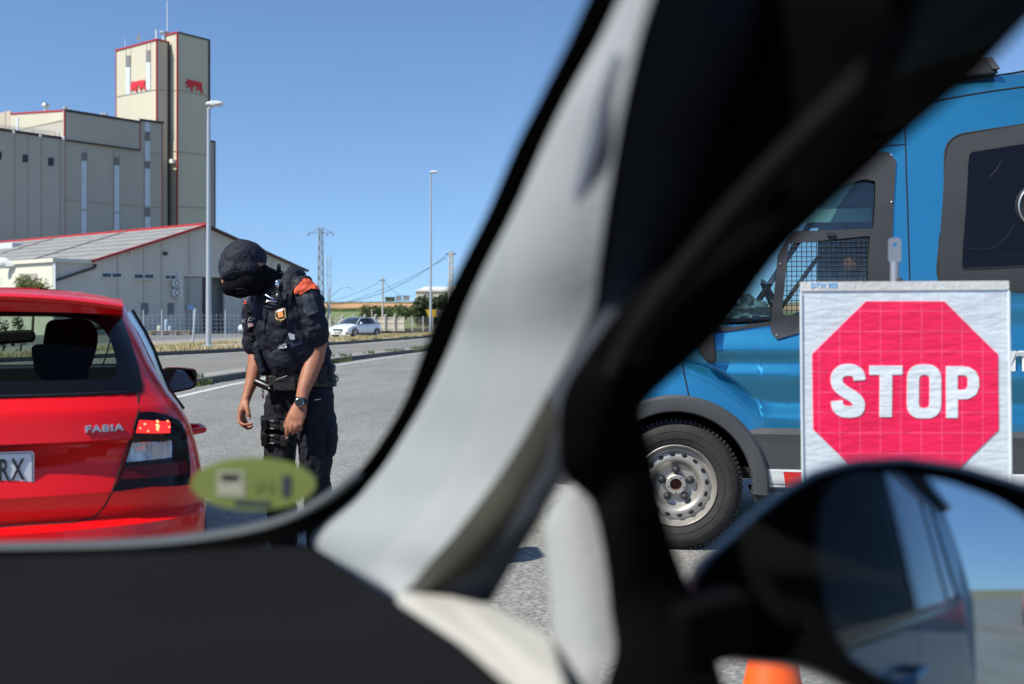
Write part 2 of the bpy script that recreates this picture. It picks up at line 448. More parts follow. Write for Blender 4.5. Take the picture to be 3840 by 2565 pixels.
# tower 2 (tallest, right)
T2 = fbox('tower', 665, 150, 624, 785, 121, M_cream, mill)
T1 = fbox('tower', 588, 149.2, 435, 633, 148, M_cream, mill)
T1c = T1['c']
Bk = fbox('silo_block', 242, 134.6, 70, 611, 448, M_creamA, mill)
# upper proud part of the block
pb_ = Bk['pa']
strip(pb_, zx(340), zx(745), 414, 526, M_creamA, 'upper_panel', mill, off=.25, th=.40, y0b=459, y1b=563)
# upper block, lit left face
c = Bk['c']; hB = EYE-(414-HY)/F*134.6
mb = MB(); pl = Bk['pb']; tl = pl.tz(40, 0)[0]; tr = Bk['pa'].tz(522,0)[0]; hr = hB
p = [c+B*.05, c+A*tr, c+A*tr+B*tl, c+B*tl]
hs = [hB, hB, hB+1.15, hB+1.15]
mb.prism([up(q, Bk['h']-.2) for q in p], [up(q, z) for q, z in zip(p, hs)])
obj('upper_storey', mb, M_cream, mill)
# block A (lower, left) protrudes a little
ca = c - A*.0 + B*.0
pA = Plane(((c - Vector((0,0,0))).x + Bk['pa'].n.x*.35, c.y + Bk['pa'].n.y*.35), (A.x, A.y))
t0, z0 = pA.tz(-70, 476); t1, z1 = pA.tz(243, 520)
hA = (z0+z1)/2
mb = MB(); mb.prism([pA.at(t0,-.5), pA.at(t1,-.5), pA.at(t1,z1), pA.at(t0,z1)], [pA.at(t0,-.5,-6), pA.at(t1,-.5,-6), pA.at(t1,z1,-6), pA.at(t0,z1,-6)])
obj('front_block', mb, M_creamA, mill)
# far left block
D_ = fbox('rear_block', zx(57), 158, -60, zx(62), 414, mat('tan_panel', (.50,.42,.32), .75), mill)
strip(Bk['pb'], zx(88), zx(101), 441, 494, M_strip, 'window_strip', mill, off=.1)
# right hand narrow block behind tower 2
c4 = fbox('rear_tower', 760, 158, 740, 806, 524, M_creamA, mill)
# ---- red and dark edges
def edge_v(pl, x, ytop, ybot, m, w=.09, off=.08, name='edge_flashing'):
    t, z1 = pl.tz(x, ytop); _, z0 = pl.tz(x, ybot)
    mb = MB(); mb.box(pl.at(t, (z0+z1)/2, off-.1), (w*2, w*2, z1-z0), rz=math.atan2(A.y, A.x)); return obj(name, mb, m, mill)
edge_v(T1['pa'], 588, 148, 458, M_red); edge_v(T1['pb'], 436, 184, 452, M_red, .08)
edge_v(T2['pa'], 665, 121, 856, M_red); edge_v(T2['pa'], 784, 152, 856, M_dark, .14)
edge_v(T1['pa'], 631.5, 158, 860, M_dark, .14)
edge_v(Bk['pa'], 242, 522, 890, M_red, .07); edge_v(pb_, 239, 414, 524, M_red, .08, off=.3)
edge_v(pb_, 521, 459, 563, M_red, .08, off=.3); edge_v(Bk['pa'], 608, 462, 858, M_red, .07)
def edge_t(D, side, m, z=None, w=.10, x=None):
    c = D['c']; z = z or D['h']
    q = c + (A*D['tR'] if side == 'a' else B*D['tL'])
    n = D['pa'].n if side == 'a' else D['pb'].n
    bar(up(c,z)+n*.05, up(q,z)+n*.05, w, m, 'roof_flashing', mill)
edge_t(T1,'b',M_red); edge_t(T1,'a',M_red); edge_t(T2,'b',M_red); edge_t(T2,'a',M_dark)
edge_t(c4,'a',M_dark)
bar(pb_.px(zx(340),414,.2), pb_.px(zx(745),459,.2), .16, M_dark, 'roof_flashing', mill)
bar(pb_.px(zx(745),449,.1), pb_.px(zx(872),461,.1), .14, M_dark, 'roof_flashing', mill)
bar(pb_.px(zx(345),526,.28), pb_.px(zx(745),564,.28), .09, M_dark, 'roof_flashing', mill)
bar(pA.at(t0,z1,.0), pA.at(t1,z1,.0), .16, M_dark, 'roof_flashing', mill)
bar(up(c+B*.1,hB), up(c+B*tl,hB+1.15), .10, M_red, 'roof_flashing', mill)
mb = MB(); 
strip(pb_, zx(746), zx(871), 449, 560, M_creamA, 'end_panel', mill, off=.012, th=3, y0b=461, y1b=572)
# ---- windows / strips on the towers and block
def strips(pl, x0, x1, rows, off=.06):
    for kind, ya, yb in rows:
        strip(pl, zx(x0), zx(x1), zx(ya), zx(yb), M_louv if kind == 'l' else M_strip, 'louvre' if kind == 'l' else 'window_strip', mill, off=off)
strips(pb_, 435, 463, [('l',815,857),('s',862,1118),('s',1128,1290)])
strips(pb_, 610, 637, [('l',840,882),('s',886,1132),('s',1142,1270)])
strips(pb_, 774, 801, [('s',652,702),('l',706,752),('s',756,860),('l',863,900),('s',903,1108),('l',1111,1157),('s',1160,1218),('l',1222,1250)])
strips(T1['pb'], 675, 698, [('l',297,355),('s',360,505)], .1)
strips(T1['pb'], 784, 806, [('l',268,330),('s',334,480)], .1)
# horizontal and vertical panel joints
def joint(pl, xa, ya, xb, yb, off=.03, w=.05):
    bar(pl.px(xa,ya,off), pl.px(xb,yb,off), w, M_seam, 'panel_joint', mill)
joint(T1['pb'], zx(622), zx(516), zx(838), zx(478)); joint(T1['pa'], zx(838), zx(478), zx(898), zx(487))
joint(T2['pb'], zx(902), zx(488), zx(948), zx(480)); joint(T2['pa'], zx(948), zx(480), zx(1117), zx(514))
joint(T2['pa'], zx(948), zx(812), zx(1117), zx(830)); joint(T2['pa'], zx(948), zx(1105), zx(1117), zx(1112))
joint(pb_, zx(347), zx(1068), zx(433), zx(1076)); joint(pb_, zx(465), zx(1078), zx(606), zx(1092)); joint(pb_, zx(638), zx(1095), zx(868), zx(1110))
joint(pb_, zx(803), zx(818), zx(868), zx(824)); joint(T2['pb'], zx(902), zx(812), zx(948), zx(806))
for x in (78, 220, 322): joint(pA, zx(x), zx(700+x*.14), zx(x), zx(1270), w=.04)
for x in (150, ): joint(pA, zx(x), zx(715), zx(x), zx(1270), w=.02)
for x in (675, 700, 784, 806): joint(T1['pb'], zx(x), zx(260-(x-620)*.22), zx(x), zx(505 if x<750 else 480), w=.025)
for x in (465, 606, 638, 770): joint(pb_, zx(x), zx(800), zx(x), zx(1250), w=.03)
for x in (28,): joint(D_['pa'], zx(x), zx(600), zx(x), zx(690), w=.04)
for xa, xb, ya, yb in ((120,148,826,868),(257,287,843,886),(-10,8,810,853)):
    w_ = strip(pA, zx(xa), zx(xb), zx(ya), zx(yb), M_dark, 'window', mill, off=.05)
    strip(pA, zx(xa+3), zx((xa+xb)/2-1.5), zx(ya+3), zx(yb-3), M_glassd, 'pane', w_, off=.09, th=.05)
    strip(pA, zx((xa+xb)/2+1.5), zx(xb-3), zx(ya+3), zx(yb-3), M_glassd, 'pane', w_, off=.09, th=.05)
strip(T2['pb'], zx(925), zx(942), zx(853), zx(874), M_white, 'wall_box', mill, off=.6, th=.7)
# emblem: the pig silhouette, flat on the wall
pig_a = [(165,405),(195,375),(215,300),(240,262),(255,285),(300,285),(400,262),(500,238),(555,250),(560,225),(578,222),(578,262),(562,300),(565,380),(582,420),(596,512),(552,510),(538,432),(515,422),(490,458),(452,512),(412,495),(435,445),(460,395),(365,398),(358,470),(348,565),(303,560),(298,440),(275,465),(240,510),(190,530),(168,505),(212,435),(185,425)]
pig_b = [(1700,320),(1715,295),(1745,270),(1775,205),(1795,200),(1820,235),(1900,252),(2000,270),(2100,298),(2135,315),(2160,312),(2165,360),(2145,375),(2145,440),(2170,520),(2190,600),(2145,605),(2115,520),(2095,470),(2060,505),(2015,540),(1980,518),(2015,470),(2020,430),(1960,408),(1912,405),(1908,470),(1902,545),(1860,540),(1850,430),(1800,425),(1730,455),(1718,430),(1745,400),(1785,375),(1720,350)]
def emblem(pl, P, off):
    cu = sum(p[0] for p in P)/len(P); cv = sum(p[1] for p in P)/len(P)
    pts = [(470+.132*(cu+(u-cu)*1.04), 270+.132*(cv+(v-cv)*1.04)) for u, v in P]
    mb = MB().prism([pl.px(x,y,off) for x,y in pts], [pl.px(x,y,off-.05) for x,y in pts])
    obj('pig_emblem', mb, M_pigred, mill)
emblem(T1['pb'], pig_a, .18); emblem(T2['pa'], pig_b, .16)
# ---- rooftop gear
def vent(px, py0, py1, d, r, head=True, name='roof_vent'):
    p = U(px, py1, d); h = (py1-py0)/F*d; mb = MB()
    mb.lathe([(0,-1.0),(r*.55,-1.0),(r*.55,h*.45),(r,h*.5),(r,h*.68),(r*.75,h*.85),(0.02,h)] if head else [(0,-1),(r,-1),(r,h),(0,h)], 14, p)
    return obj(name, mb, M_alu, mill, smooth=True)
vent(zx(245), zx(546), zx(592), 146, .55); vent(zx(351), zx(566), zx(592), 142, .45); vent(zx(551), zx(601), zx(622), 140, .35); vent(zx(566), zx(603), zx(626), 140, .35)
vent(zx(879), zx(168), zx(218), 152, .42, False, 'chimney'); 
mb = MB(); mb.lathe([(.42,0),(.75,.1),(.75,.3),(0,.32)], 14, U(zx(879), zx(182), 152)); obj('chimney_cap', mb, M_alu, mill, smooth=True)
def rod(px, ya, yb, d, r, name='antenna'):
    mb = MB().tube([U(px, yb, d), U(px, ya, d)], r, 6); return obj(name, mb, M_white, mill)
rod(zx(894), zx(5), zx(178), 152, .06); rod(zx(835), zx(160), zx(212), 150, .12); rod(zx(668), zx(207), zx(250), 155, .035)
rod(zx(950), zx(165), zx(176), 150, .05); rod(zx(1104), zx(205), zx(215), 157, .05)
mb = MB(); dp = U(zx(740), zx(198), 152)
mb.tube([U(zx(750), zx(228), 152), U(zx(748), zx(212), 152), dp+Vector((.2,0,-.3))], .06, 6)
mb.lathe([(0,-.25),(.35,-.15),(.55,.15),(.5,.15),(.3,-.05),(0,-.12)], 16, dp, Matrix.Rotation(R(-70),3,'Y')@Matrix.Rotation(R(20),3,'X')); obj('satellite_dish', mb, M_white, mill, smooth=True)
# roof railings
mb = MB()
for x in (70, 100, 200, 322):
    mb.tube([pA.px(zx(x), zx(693+x*.14), -1), pA.px(zx(x), zx(665+x*.14), -1)], .05, 5)
for k in (0, .5, 1):
    mb.tube([pA.px(zx(-40), zx(655+k*14), -1), pA.px(zx(322), zx(700+k*14), -1)], .03, 5)
mb.tube([pA.px(zx(323), zx(740), -.3), pA.px(zx(323), zx(706), -.3)], .09, 5)
obj('roof_railing', mb, M_alu, mill)
mb = MB()
for x0, x1, y in ((545,610,1240),(640,735,1230)):
    for k in range(4):
        xx = x0+(x1-x0)*k/3; mb.tube([pb_.px(zx(xx), zx(y+22), 1.5), pb_.px(zx(xx), zx(y), 1.5)], .05, 5)
    for k in (0, 10): mb.tube([pb_.px(zx(x0), zx(y+k), 1.5), pb_.px(zx(x1), zx(y+k), 1.5)], .045, 5)
obj('platform_railing', mb, M_dark, mill)
for x, y in ((70,708),(212,729),(335,737),(335,744)):
    mb = MB(); mb.ball(pA.px(zx(x), zx(y), .15), .2, 8, 6); obj('lamp', mb, M_white, mill, smooth=True)
# corner at right: thin pipe
mb = MB().tube([up(c4['c']+A*c4['tR'], c4['h']), up(c4['c']+A*c4['tR'], 0)], .12, 6); obj('drainpipe', mb, M_louv, mill)

# ================================================================ WAREHOUSE
M_ware = mat('warehouse_plaster', (.60,.55,.46), .85, var=.09, vscale=.35, stretch=(1,1,.35), detail=8)
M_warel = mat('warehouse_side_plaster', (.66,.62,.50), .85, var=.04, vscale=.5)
M_roofb = mat('fibre_cement_dark', (.19,.185,.175), .8, col2=(.27,.26,.245), vscale=.8, detail=8)
M_roof = mat('fibre_cement', (.27,.265,.25), .8, col2=(.36,.35,.33), vscale=.8, stretch=(1,1,1), detail=8)
wp = Plane((-31.7,96.0), (A.x, A.y))
ware = thing('warehouse', (-31.7,96,0), 'low grey warehouse with corrugated gable roof and red verge trim', 'warehouse')
prof = [(203,982),(358,982),(358,975),(765,850),(1135,1012)]
tz = [wp.tz(x,y) for x,y in prof]
tL = tz[0][0]; tRr = tz[-1][0]
poly = [(tL,-.3)]+tz+[(tRr,-.3)]
mb = MB(); 
# gable wall as a slab with a door opening: built as pieces around the opening
d0 = wp.tz(690,1036); d1 = wp.tz(843,1036); zd = d0[1]
def wallpiece(pts): 
    mb.prism([wp.at(t,z,0) for t,z in pts], [wp.at(t,z,-.3) for t,z in pts])
zl = lambda t: lerp([(tL,tz[0][1]),(tz[1][0],tz[1][1]),(tz[1][0]+.001,tz[2][1]),(tz[3][0],tz[3][1]),(tRr,tz[4][1])], t)
wallpiece([(tL,-.3),(tL,tz[0][1]),(tz[1][0],tz[1][1]),(tz[2][0],tz[2][1]),(d0[0],zl(d0[0])),(d0[0],-.3)])
wallpiece([(d0[0],zd),(d0[0],zl(d0[0])),(tz[3][0],tz[3][1]),(d1[0],zl(d1[0])),(d1[0],zd)])
wallpiece([(d1[0],-.3),(d1[0],zl(d1[0])),(tRr,tz[4][1]),(tRr,-.3)])
obj('gable_wall', mb, M_ware, ware)
L = 75.0
mb = MB(); q0 = wp.at(tL,0)
mb.prism([wp.at(tL,-.3,0), wp.at(tL,tz[0][1],0), wp.at(tL,tz[0][1],0)+B*L, wp.at(tL,-.3,0)+B*L], [wp.at(tL+.3,-.3,0), wp.at(tL+.3,tz[0][1],0), wp.at(tL+.3,tz[0][1],0)+B*L, wp.at(tL+.3,-.3,0)+B*L])
obj('side_wall', mb, M_warel, ware)
mb = MB(); mb.prism([wp.at(tRr,-.3), wp.at(tRr,tz[4][1]), wp.at(tRr,tz[4][1])+B*L, wp.at(tRr,-.3)+B*L], [wp.at(tRr-.3,-.3), wp.at(tRr-.3,tz[4][1]), wp.at(tRr-.3,tz[4][1])+B*L, wp.at(tRr-.3,-.3)+B*L])
obj('side_wall', mb, M_ware, ware)
# lean-to flat roof edge and white parapet
mb = MB(); zf = tz[0][1]
mb.prism([wp.at(tL-.25,zf-.02,.25), wp.at(tz[1][0]+.2,zf-.02,.25), wp.at(tz[1][0]+.2,zf-.02,0)+B*L, wp.at(tL-.25,zf-.02,0)+B*L],
         [wp.at(tL-.25,zf+.3,.25), wp.at(tz[1][0]+.2,zf+.3,.25), wp.at(tz[1][0]+.2,zf+.3,0)+B*L, wp.at(tL-.25,zf+.3,0)+B*L])
obj('flat_roof', mb, M_warel, ware)
# corrugated sheets in overlapping rows on both slopes
e0 = wp.at(tz[2][0]-.4, tz[2][1]-.1, .35); rg = wp.at(tz[3][0], tz[3][1]+.12, .35); e1 = wp.at(tRr+.4, tz[4][1]-.12, .35)
def slope(ea, eb, rows, name='roof_sheet'):
    for i in range(rows):
        f0, f1 = i/rows, (i+1)/rows
        mb = MB(); n = 120; up_ = Vector((0,0,1)); vs = []
        for k in range(n*4+1):
            s_ = B*(L*k/(n*4)); zz = .035*math.cos(k*math.pi/2)*1.0
            vs += [ea.lerp(eb, f0) + s_ + up_*(zz+.09), ea.lerp(eb, f1+.004) + s_ + up_*(zz+.03), ea.lerp(eb, f0) + s_ + up_*(zz-.02)]
        fs = []
        for k in range(n*4): fs += [(3*k,3*k+3,3*k+4,3*k+1),(3*k,3*k+2,3*k+5,3*k+3)]
        mb.add(vs, fs); obj(name, mb, M_roof if i % 2 else M_roofb, ware)
slope(e0, rg, 14); slope(e1, rg, 8)
bar(rg+Vector((0,0,.1)), rg+B*L+Vector((0,0,.1)), .13, M_red, 'ridge_cap', ware)
bar(e0+wp.n*.05, rg+wp.n*.05, .11, M_red, 'verge_trim', ware); bar(rg+wp.n*.05, e1+wp.n*.05, .10, mat('brown_trim',(.12,.03,.02),.6), 'verge_trim', ware)
bar(e0, e0+B*L, .12, M_dark, 'gutter', ware)
for k in range(1, 5):   # roof clutter: vertical dark joints
    p_ = e0+B*(k*13.0); bar(p_+Vector((0,0,.12)), p_+(rg-e0)+Vector((0,0,.12)), .05, M_seam, 'roof_joint', ware)
# skylight box on the roof at left
sk = U(35, 932, 118); mb = MB(); mb.box(sk, (7,3.0,.9), rz=math.atan2(B.y,B.x)); obj('roof_light', mb, M_strip, ware, bevel=.1)
# windows
def wwin(x0,x1,y0,y1,n=2, frame=M_white):
    w_ = strip(wp, x0, x1, y0, y1, frame, 'window', ware, off=.06, th=.12)
    for i in range(n):
        a = x0+(x1-x0)*(i+.08)/n; b = x0+(x1-x0)*(i+.92)/n; dy = (y1-y0)*.16
        strip(wp, a, b, y0+dy, y1-dy, M_glassd, 'pane', w_, off=.09, th=.04)
    strip(wp, x0-3, x1+3, y1, y1+3, M_warel, 'sill', w_, off=.2, th=.25)
wwin(380, 455, 1022, 1042); wwin(500, 576, 1026, 1046); wwin(618, 657, 1030, 1048)
M_shut = mat('grey_shutter', (.16,.17,.18), .5)
for a, b in ((526,557),(625,653)):
    w_ = strip(wp, a, b, 1134, 1182, M_warel, 'window', ware, off=.05, th=.1)
    for k in range(6): strip(wp, a+2, b-2, 1136+k*7.6, 1136+k*7.6+6.8, M_shut, 'shutter_slat', w_, off=.09, th=.04)
# door leaf, open doorway, inside
strip(wp, 690, 761, 1040, 1252, mat('door_leaf',(.40,.385,.34),.6,var=.04), 'sliding_door', ware, off=-.1, th=.15)
mb = MB(); a_, b_ = wp.tz(761,0)[0], d1[0]
mb.prism([wp.at(a_-1,0,-1.6), wp.at(b_+1,0,-1.6), wp.at(b_+1,zd+1,-1.6), wp.at(a_-1,zd+1,-1.6)], [wp.at(a_-1,0,-1.9), wp.at(b_+1,0,-1.9), wp.at(b_+1,zd+1,-1.9), wp.at(a_-1,zd+1,-1.9)])
obj('inner_wall', mb, mat('inner_wall',(.40,.41,.38),.8), ware)
strip(wp, 761, 773, 1040, 1250, M_dark, 'door_gap', ware, off=-.05, th=.3)  # dark of the gap beside the door leaf, laid in as a strip
strip(wp, 686, 850, 1030, 1036, M_warel, 'lintel', ware, off=.08, th=.1)
strip(wp, 700, 726, 1144, 1161, mat('blue_notice',(.35,.5,.75),.5,var=.3,vscale=6), 'notice_board', ware, off=.05, th=.05)
M_wseam = mat('plaster_joint', (.46,.42,.36), .85)
# pilaster seams on gable
for x in (440, 538, 605, 710, 905, 1020): 
    t_, z_ = wp.tz(x, 1100); bar(wp.at(t_, 0, .02), wp.at(t_, zl(t_)-.3, .02), .035, M_wseam, 'panel_joint', ware)
bar(wp.px(205,1052,.12), wp.px(352,1003,.12), .09, M_dark, 'drainpipe', ware); bar(wp.px(352,1003,.12), wp.px(358,978,.12), .09, M_dark, 'drainpipe', ware)
bar(wp.px(203,984,.08), wp.px(203,1085,.08), .1, M_white, 'corner_trim', ware)
bar(wp.px(490,929,.1), wp.px(490,957,.1), .07, M_white, 'vent_pipe', ware); mb=MB(); mb.box(wp.px(617,951,.1),(.4,.2,.3)); obj('wall_vent', mb, M_dark, ware)
bar(wp.px(663,1020,.1), wp.px(667,1040,.1), .05, M_white, 'cable_conduit', ware); bar(wp.px(667,1030,.1), wp.px(667,1135,.1), .04, M_white, 'cable_conduit', ware)
for y in (1063, 1098):
    a = wp.px(655, y, .35); r_ = thing('air_conditioner', a, 'white outdoor air conditioning unit, %s of the two on the warehouse wall' % ('upper' if y < 1080 else 'lower'), 'air conditioner', 'air conditioning units on the warehouse wall')
    mb = MB(); mb.box(a, (.8,.4,.62), rz=math.atan2(A.y,A.x)); obj('casing', mb, M_white, r_, bevel=.03)
    Mx = Matrix((A, Vector((0,0,1)), wp.n)).transposed()
    mb = MB(); mb.lathe([(.26,0),(.26,.03),(.2,.03),(.2,-.02),(0,-.02)], 18, a+wp.n*.21-A*.1, Mx); obj('fan_grille', mb, M_dark, r_)
    mb = MB(); mb.box(a-Vector((0,0,.36)), (.9,.5,.05), rz=math.atan2(A.y,A.x)); obj('bracket', mb, M_alu, r_)
# building objects on the lit left lean-to roof: dish and unit
mb = MB(); q = U(8, 985, 92); mb.ball(q, (.75,.25,.45), 14, 8); r_ = tag(obj('satellite_dish', mb, M_white, smooth=True, origin=q), 'dish seen at the left edge on the flat warehouse roof', 'satellite dish')
mb = MB(); q = U(45, 990, 92); mb.box(q, (.9,.5,.45)); tag(obj('roof_unit', mb, M_white, bevel=.04, origin=q), 'small white box unit on the flat warehouse roof beside the dish', 'roof unit')
# window in lit wall
pS = Plane((wp.at(tL,0).x, wp.at(tL,0).y), (B.x, B.y))
strip(pS, -20, 5, 1033, 1064, M_white, 'window', ware, off=.05); strip(pS, 72, 140, 1026, 1080, mat('roller_door',(.35,.31,.26),.7), 'roller_door', ware, off=.04)

# ================================================================ STREET LAMPS, POLES, PYLON
M_galv = mat('galvanised_steel', (.50,.52,.53), .45, metal=.55, var=.06)
def lamp(px, ybase, ytop, headx, label):
    b = G(px, ybase); b.z = .1; d = b.y; h = EYE-(ytop-HY)/F*d - .1
    r_ = thing('street_lamp', b, label, 'street lamp', 'street lamps beside the road')
    mb = MB().tube([b, b+Vector((0,0,h))], [d*.0027 if d<60 else .12, d*.0014 if d<60 else .07], 12); obj('post', mb, M_galv, r_, smooth=True)
    mb = MB(); mb.box(b+Vector((0,0,.03)), (.5,.5,.06)); obj('base_plate', mb, M_galv, r_)
    mb = MB().tube([b+Vector((0,0,h-.05)), b+Vector((.25,0,h+.12))], .06, 8); obj('arm', mb, M_galv, r_)
    mb = MB(); c = b+Vector((headx,0,h+.14)); w = .42
    prof = [(-w,.02,-.03),(-w*.8,.08,.06),(-w*.2,.17,.13),(w*.5,.19,.12),(w,.08,.04),(w*.5,.17,-.03),(-w*.2,.15,-.07)]
    mb.prism([c+Vector((x,-y*0-.14,z+.02)) for x,y,z in prof], [c+Vector((x,.14,z+.02)) for x,y,z in prof]); obj('lamp_head', mb, mat('lamp_housing',(.72,.73,.72),.4), r_, bevel=.04)
    mb = MB(); mb.box(c+Vector((.1,0,-.05)), (.5,.2,.05)); obj('lens', mb, M_alu, r_, bevel=.02)
    return r_
lamp(790-8, 1308, 404, .28, 'tall grey street lamp in front of the warehouse door, nearest one')
lamp(1615, 1255, 652, .3, 'tall grey street lamp further away near the hedge on the right')
def pole(name, px, yb, yt, d, r0, r1, m, label, cat, z0=0):
    b = Vector(((px-CX)/F*d, d, z0)); zt = EYE-(yt-HY)/F*d
    r_ = thing(name, b, label, cat); mb = MB().tube([b, up(b, zt)], [r0, r1], 8); obj('shaft', mb, m, r_, smooth=True)
    return r_, b, zt
M_conc = mat('concrete', (.46,.43,.38), .85, var=.15, vscale=1.5)
z4 = lambda x, y: (1100+x*.4464, 700+y*.4464)
# concrete utility pole (right): two legs with rungs
def utility():
    x, yt = z4(1325, 540); d = 105; b = Vector(((x-CX)/F*d, d, 0)); zt = EYE-(yt-HY)/F*d
    r_ = thing('utility_pole', b, 'pale ladder-like concrete utility pole beside the dark hedge', 'utility pole')
    for s_ in (-1, 1):
        mb = MB().tube([b+Vector((s_*.22,0,0)), b+Vector((s_*.14,0,zt))], .085, 6); obj('leg', mb, M_conc, r_)
    for k in range(12):
        f = (k+.5)/12; w_ = .44-.16*f; mb = MB(); mb.box(b+Vector((0,0,zt*f)), (w_,.16,.32 if k%1==0 else .1)); obj('rung', mb, M_conc, r_)
    mb = MB(); mb.box(b+Vector((0,0,zt-.3)), (1.0,.1,.1)); obj('crossarm', mb, M_dark, r_)
    return b + Vector((-.4,0,zt-.4))
top1 = utility()
_, b2, zt2 = pole('utility_pole', z4(750,0)[0], 0, z4(0,765)[1], 135, .15, .1, M_conc, 'thin grey utility pole in the field left of the second street lamp', 'utility pole')
top2 = up(b2, zt2-.3); mb = MB(); mb.box(top2, (.9,.08,.08)); obj('crossarm', mb, M_dark, _)
M_pyl2 = mat('dull_steel', (.22,.23,.23), .7)
r3, b3, zt3 = pole('lattice_mast', z4(300,0)[0], 0, z4(0,855)[1], 110, .10, .07, M_galv, 'railway style mast with bent arm behind the white hatchback', 'mast')
mb = MB().tube([up(b3, zt3-1.0), up(b3, zt3-.4)+Vector((1.2,0,.4)), up(b3, zt3)+Vector((2.0,0,.15)), up(b3,zt3)+Vector((2.5,0,-.1))], .03, 6); obj('arm', mb, M_pyl2, r3)
mb = MB()
for k in range(14):
    a = (-1)**k*.18; mb.tube([up(b3, k*.55)+Vector((a,0,0)), up(b3, (k+1)*.55)+Vector((-a,0,0))], .025, 4)
for s_ in (-1,1): mb.tube([up(b3,0)+Vector((s_*.18,0,0)), up(b3,7.7)+Vector((s_*.18,0,0))], .03, 4)
obj('lattice', mb, M_galv, r3)
pole('fence_lamp_post', z4(660,0)[0], 0, z4(0,1030)[1], 150, .08, .08, M_conc, 'short pale post standing in the green field', 'post')
# pylon
M_pyl = mat('weathered_steel', (.20,.21,.21), .7)
px_, py_ = z4(230, 345); d = 175; pb0 = Vector(((px_-CX)/F*d, d, 0)); H = EYE-(py_-HY)/F*d
pyl = thing('electricity_pylon', pb0, 'grey steel lattice electricity pylon behind the officer', 'pylon')
def wid(z): return .28+ (.56-.28)*(1-z/H)
for sx in (-1,1):
    for sy in (-1,1):
        mb = MB().tube([pb0+Vector((sx*wid(0),sy*wid(0),0)), pb0+Vector((sx*wid(H)*.9,sy*wid(H)*.9,H))], .055, 4); obj('leg', mb, M_galv, pyl)
mb = MB(); k = 20
for i in range(k):
    za, zb_ = H*i/k, H*(i+1)/k
    for sy in (-1,1):
        s_ = 1 if i%2 else -1
        mb.tube([pb0+Vector((s_*wid(za),sy*wid(za),za)), pb0+Vector((-s_*wid(zb_),sy*wid(zb_),zb_))], .045, 4)
        mb.tube([pb0+Vector((-wid(za),sy*wid(za),za)), pb0+Vector((wid(za),sy*wid(za),za))], .03, 4)
    for sx in (-1,1): mb.tube([pb0+Vector((sx*wid(za),-s_*wid(za),za)), pb0+Vector((sx*wid(zb_),s_*wid(zb_),zb_))], .04, 4)
obj('bracing', mb, M_pyl, pyl, kind='stuff')
for s_ in (-1,1):
    za = H-.9; tip = pb0+Vector((s_*2.0,0,za)); mb = MB()
    mb.tube([pb0+Vector((s_*.2,0,H)), tip], .045, 4); mb.tube([pb0+Vector((s_*.3,0,za+.05)), tip], .05, 4)
    for f in (.33,.66): mb.tube([pb0+Vector((s_*2.0*f,0,za+.03)), pb0+Vector((s_*(2.0*(f-.12)),0,za+.9*(1-f)))], .025, 4)
    obj('crossarm', mb, M_pyl, pyl)
    mb = MB().tube([tip, tip+Vector((0,0,-.4))], .07, 6); obj('insulator', mb, M_dark, pyl)
mb = MB().tube([pb0+Vector((1.1,0,za)), pb0+Vector((1.1,0,za-.5))], .06, 6); obj('insulator', mb, M_dark, pyl)
# cables
def cable(p, q, sag, r, label, g='overhead cables between the poles'):
    pts = []
    for i in range(21):
        t = i/20; v = p.lerp(q, t); v.z -= sag*4*t*(1-t); pts.append(v)
    mb = MB().tube(pts, r, 5); o = obj('cable', mb, M_dark, origin=p); tag(o, label, 'cable', g)
m3 = up(b3, zt3-1.6)
cable(top1, m3, 1.1, .026, 'long cable sagging from the ladder-like concrete pole to the bent-arm mast')
cable(top1+Vector((0,0,-.25)), up(b3, zt3-2.6)+Vector((-6,8,0)), 1.0, .02, 'lower second cable running left from the ladder-like concrete pole')
cable(top2, m3+Vector((-5,6,-.2)), .7, .02, 'cable from the thin field pole down leftwards')
cable(top2, U(*z4(1035,898), 190), 1.2, .025, 'cable from the thin field pole down towards the white shed')

# ================================================================ FENCES AND LOW WALL
def wire_mesh(p, q, z0, z1, sp=.25, r=.006):
    mb = MB(); n = max(1, int((q-p).length/sp))
    for i in range(n+1):
        a = p.lerp(q, i/n); mb.tube([up(a,z0), up(a,z1)], r, 3, False)
    for k in range(int((z1-z0)/sp)+1):
        mb.tube([up(p, z0+k*sp), up(q, z0+k*sp)], r, 3, False)
    return mb
# yard fence before the warehouse (posts traced)
posts = [(607,1281,1177),(728,1295,1177),(845,1277,1177)]
yf = thing('chain_link_fence', G(607,1281), 'thin chain link fence on grey posts in front of the warehouse', 'fence')
pts = [G(x, y) for x, y, t in posts]; pts = [Vector((p.x, 66, .1)) if 0 else p for p in pts]
pp = []
for x in (470, 538, 607, 726, 845, 960, 1080): 
    d = 66; pp.append(Vector(((x-CX)/F*d, d, .05)))
for p in pp: obj('post', MB().tube([p, up(p, 1.9)], .04, 6), M_galv, yf)
for a, b in zip(pp, pp[1:]): obj('wire_mesh', wire_mesh(a, b, .05, 1.7), M_galv, yf)
# bollard-like leaning pole at 728
p = G(722, 1295); mb = MB().tube([p, p+Vector((.15,0,1.85))], .06, 8); tag(obj('short_post', mb, M_galv, origin=p), 'thin bare metal post on the verge left of the nearest street lamp', 'post')
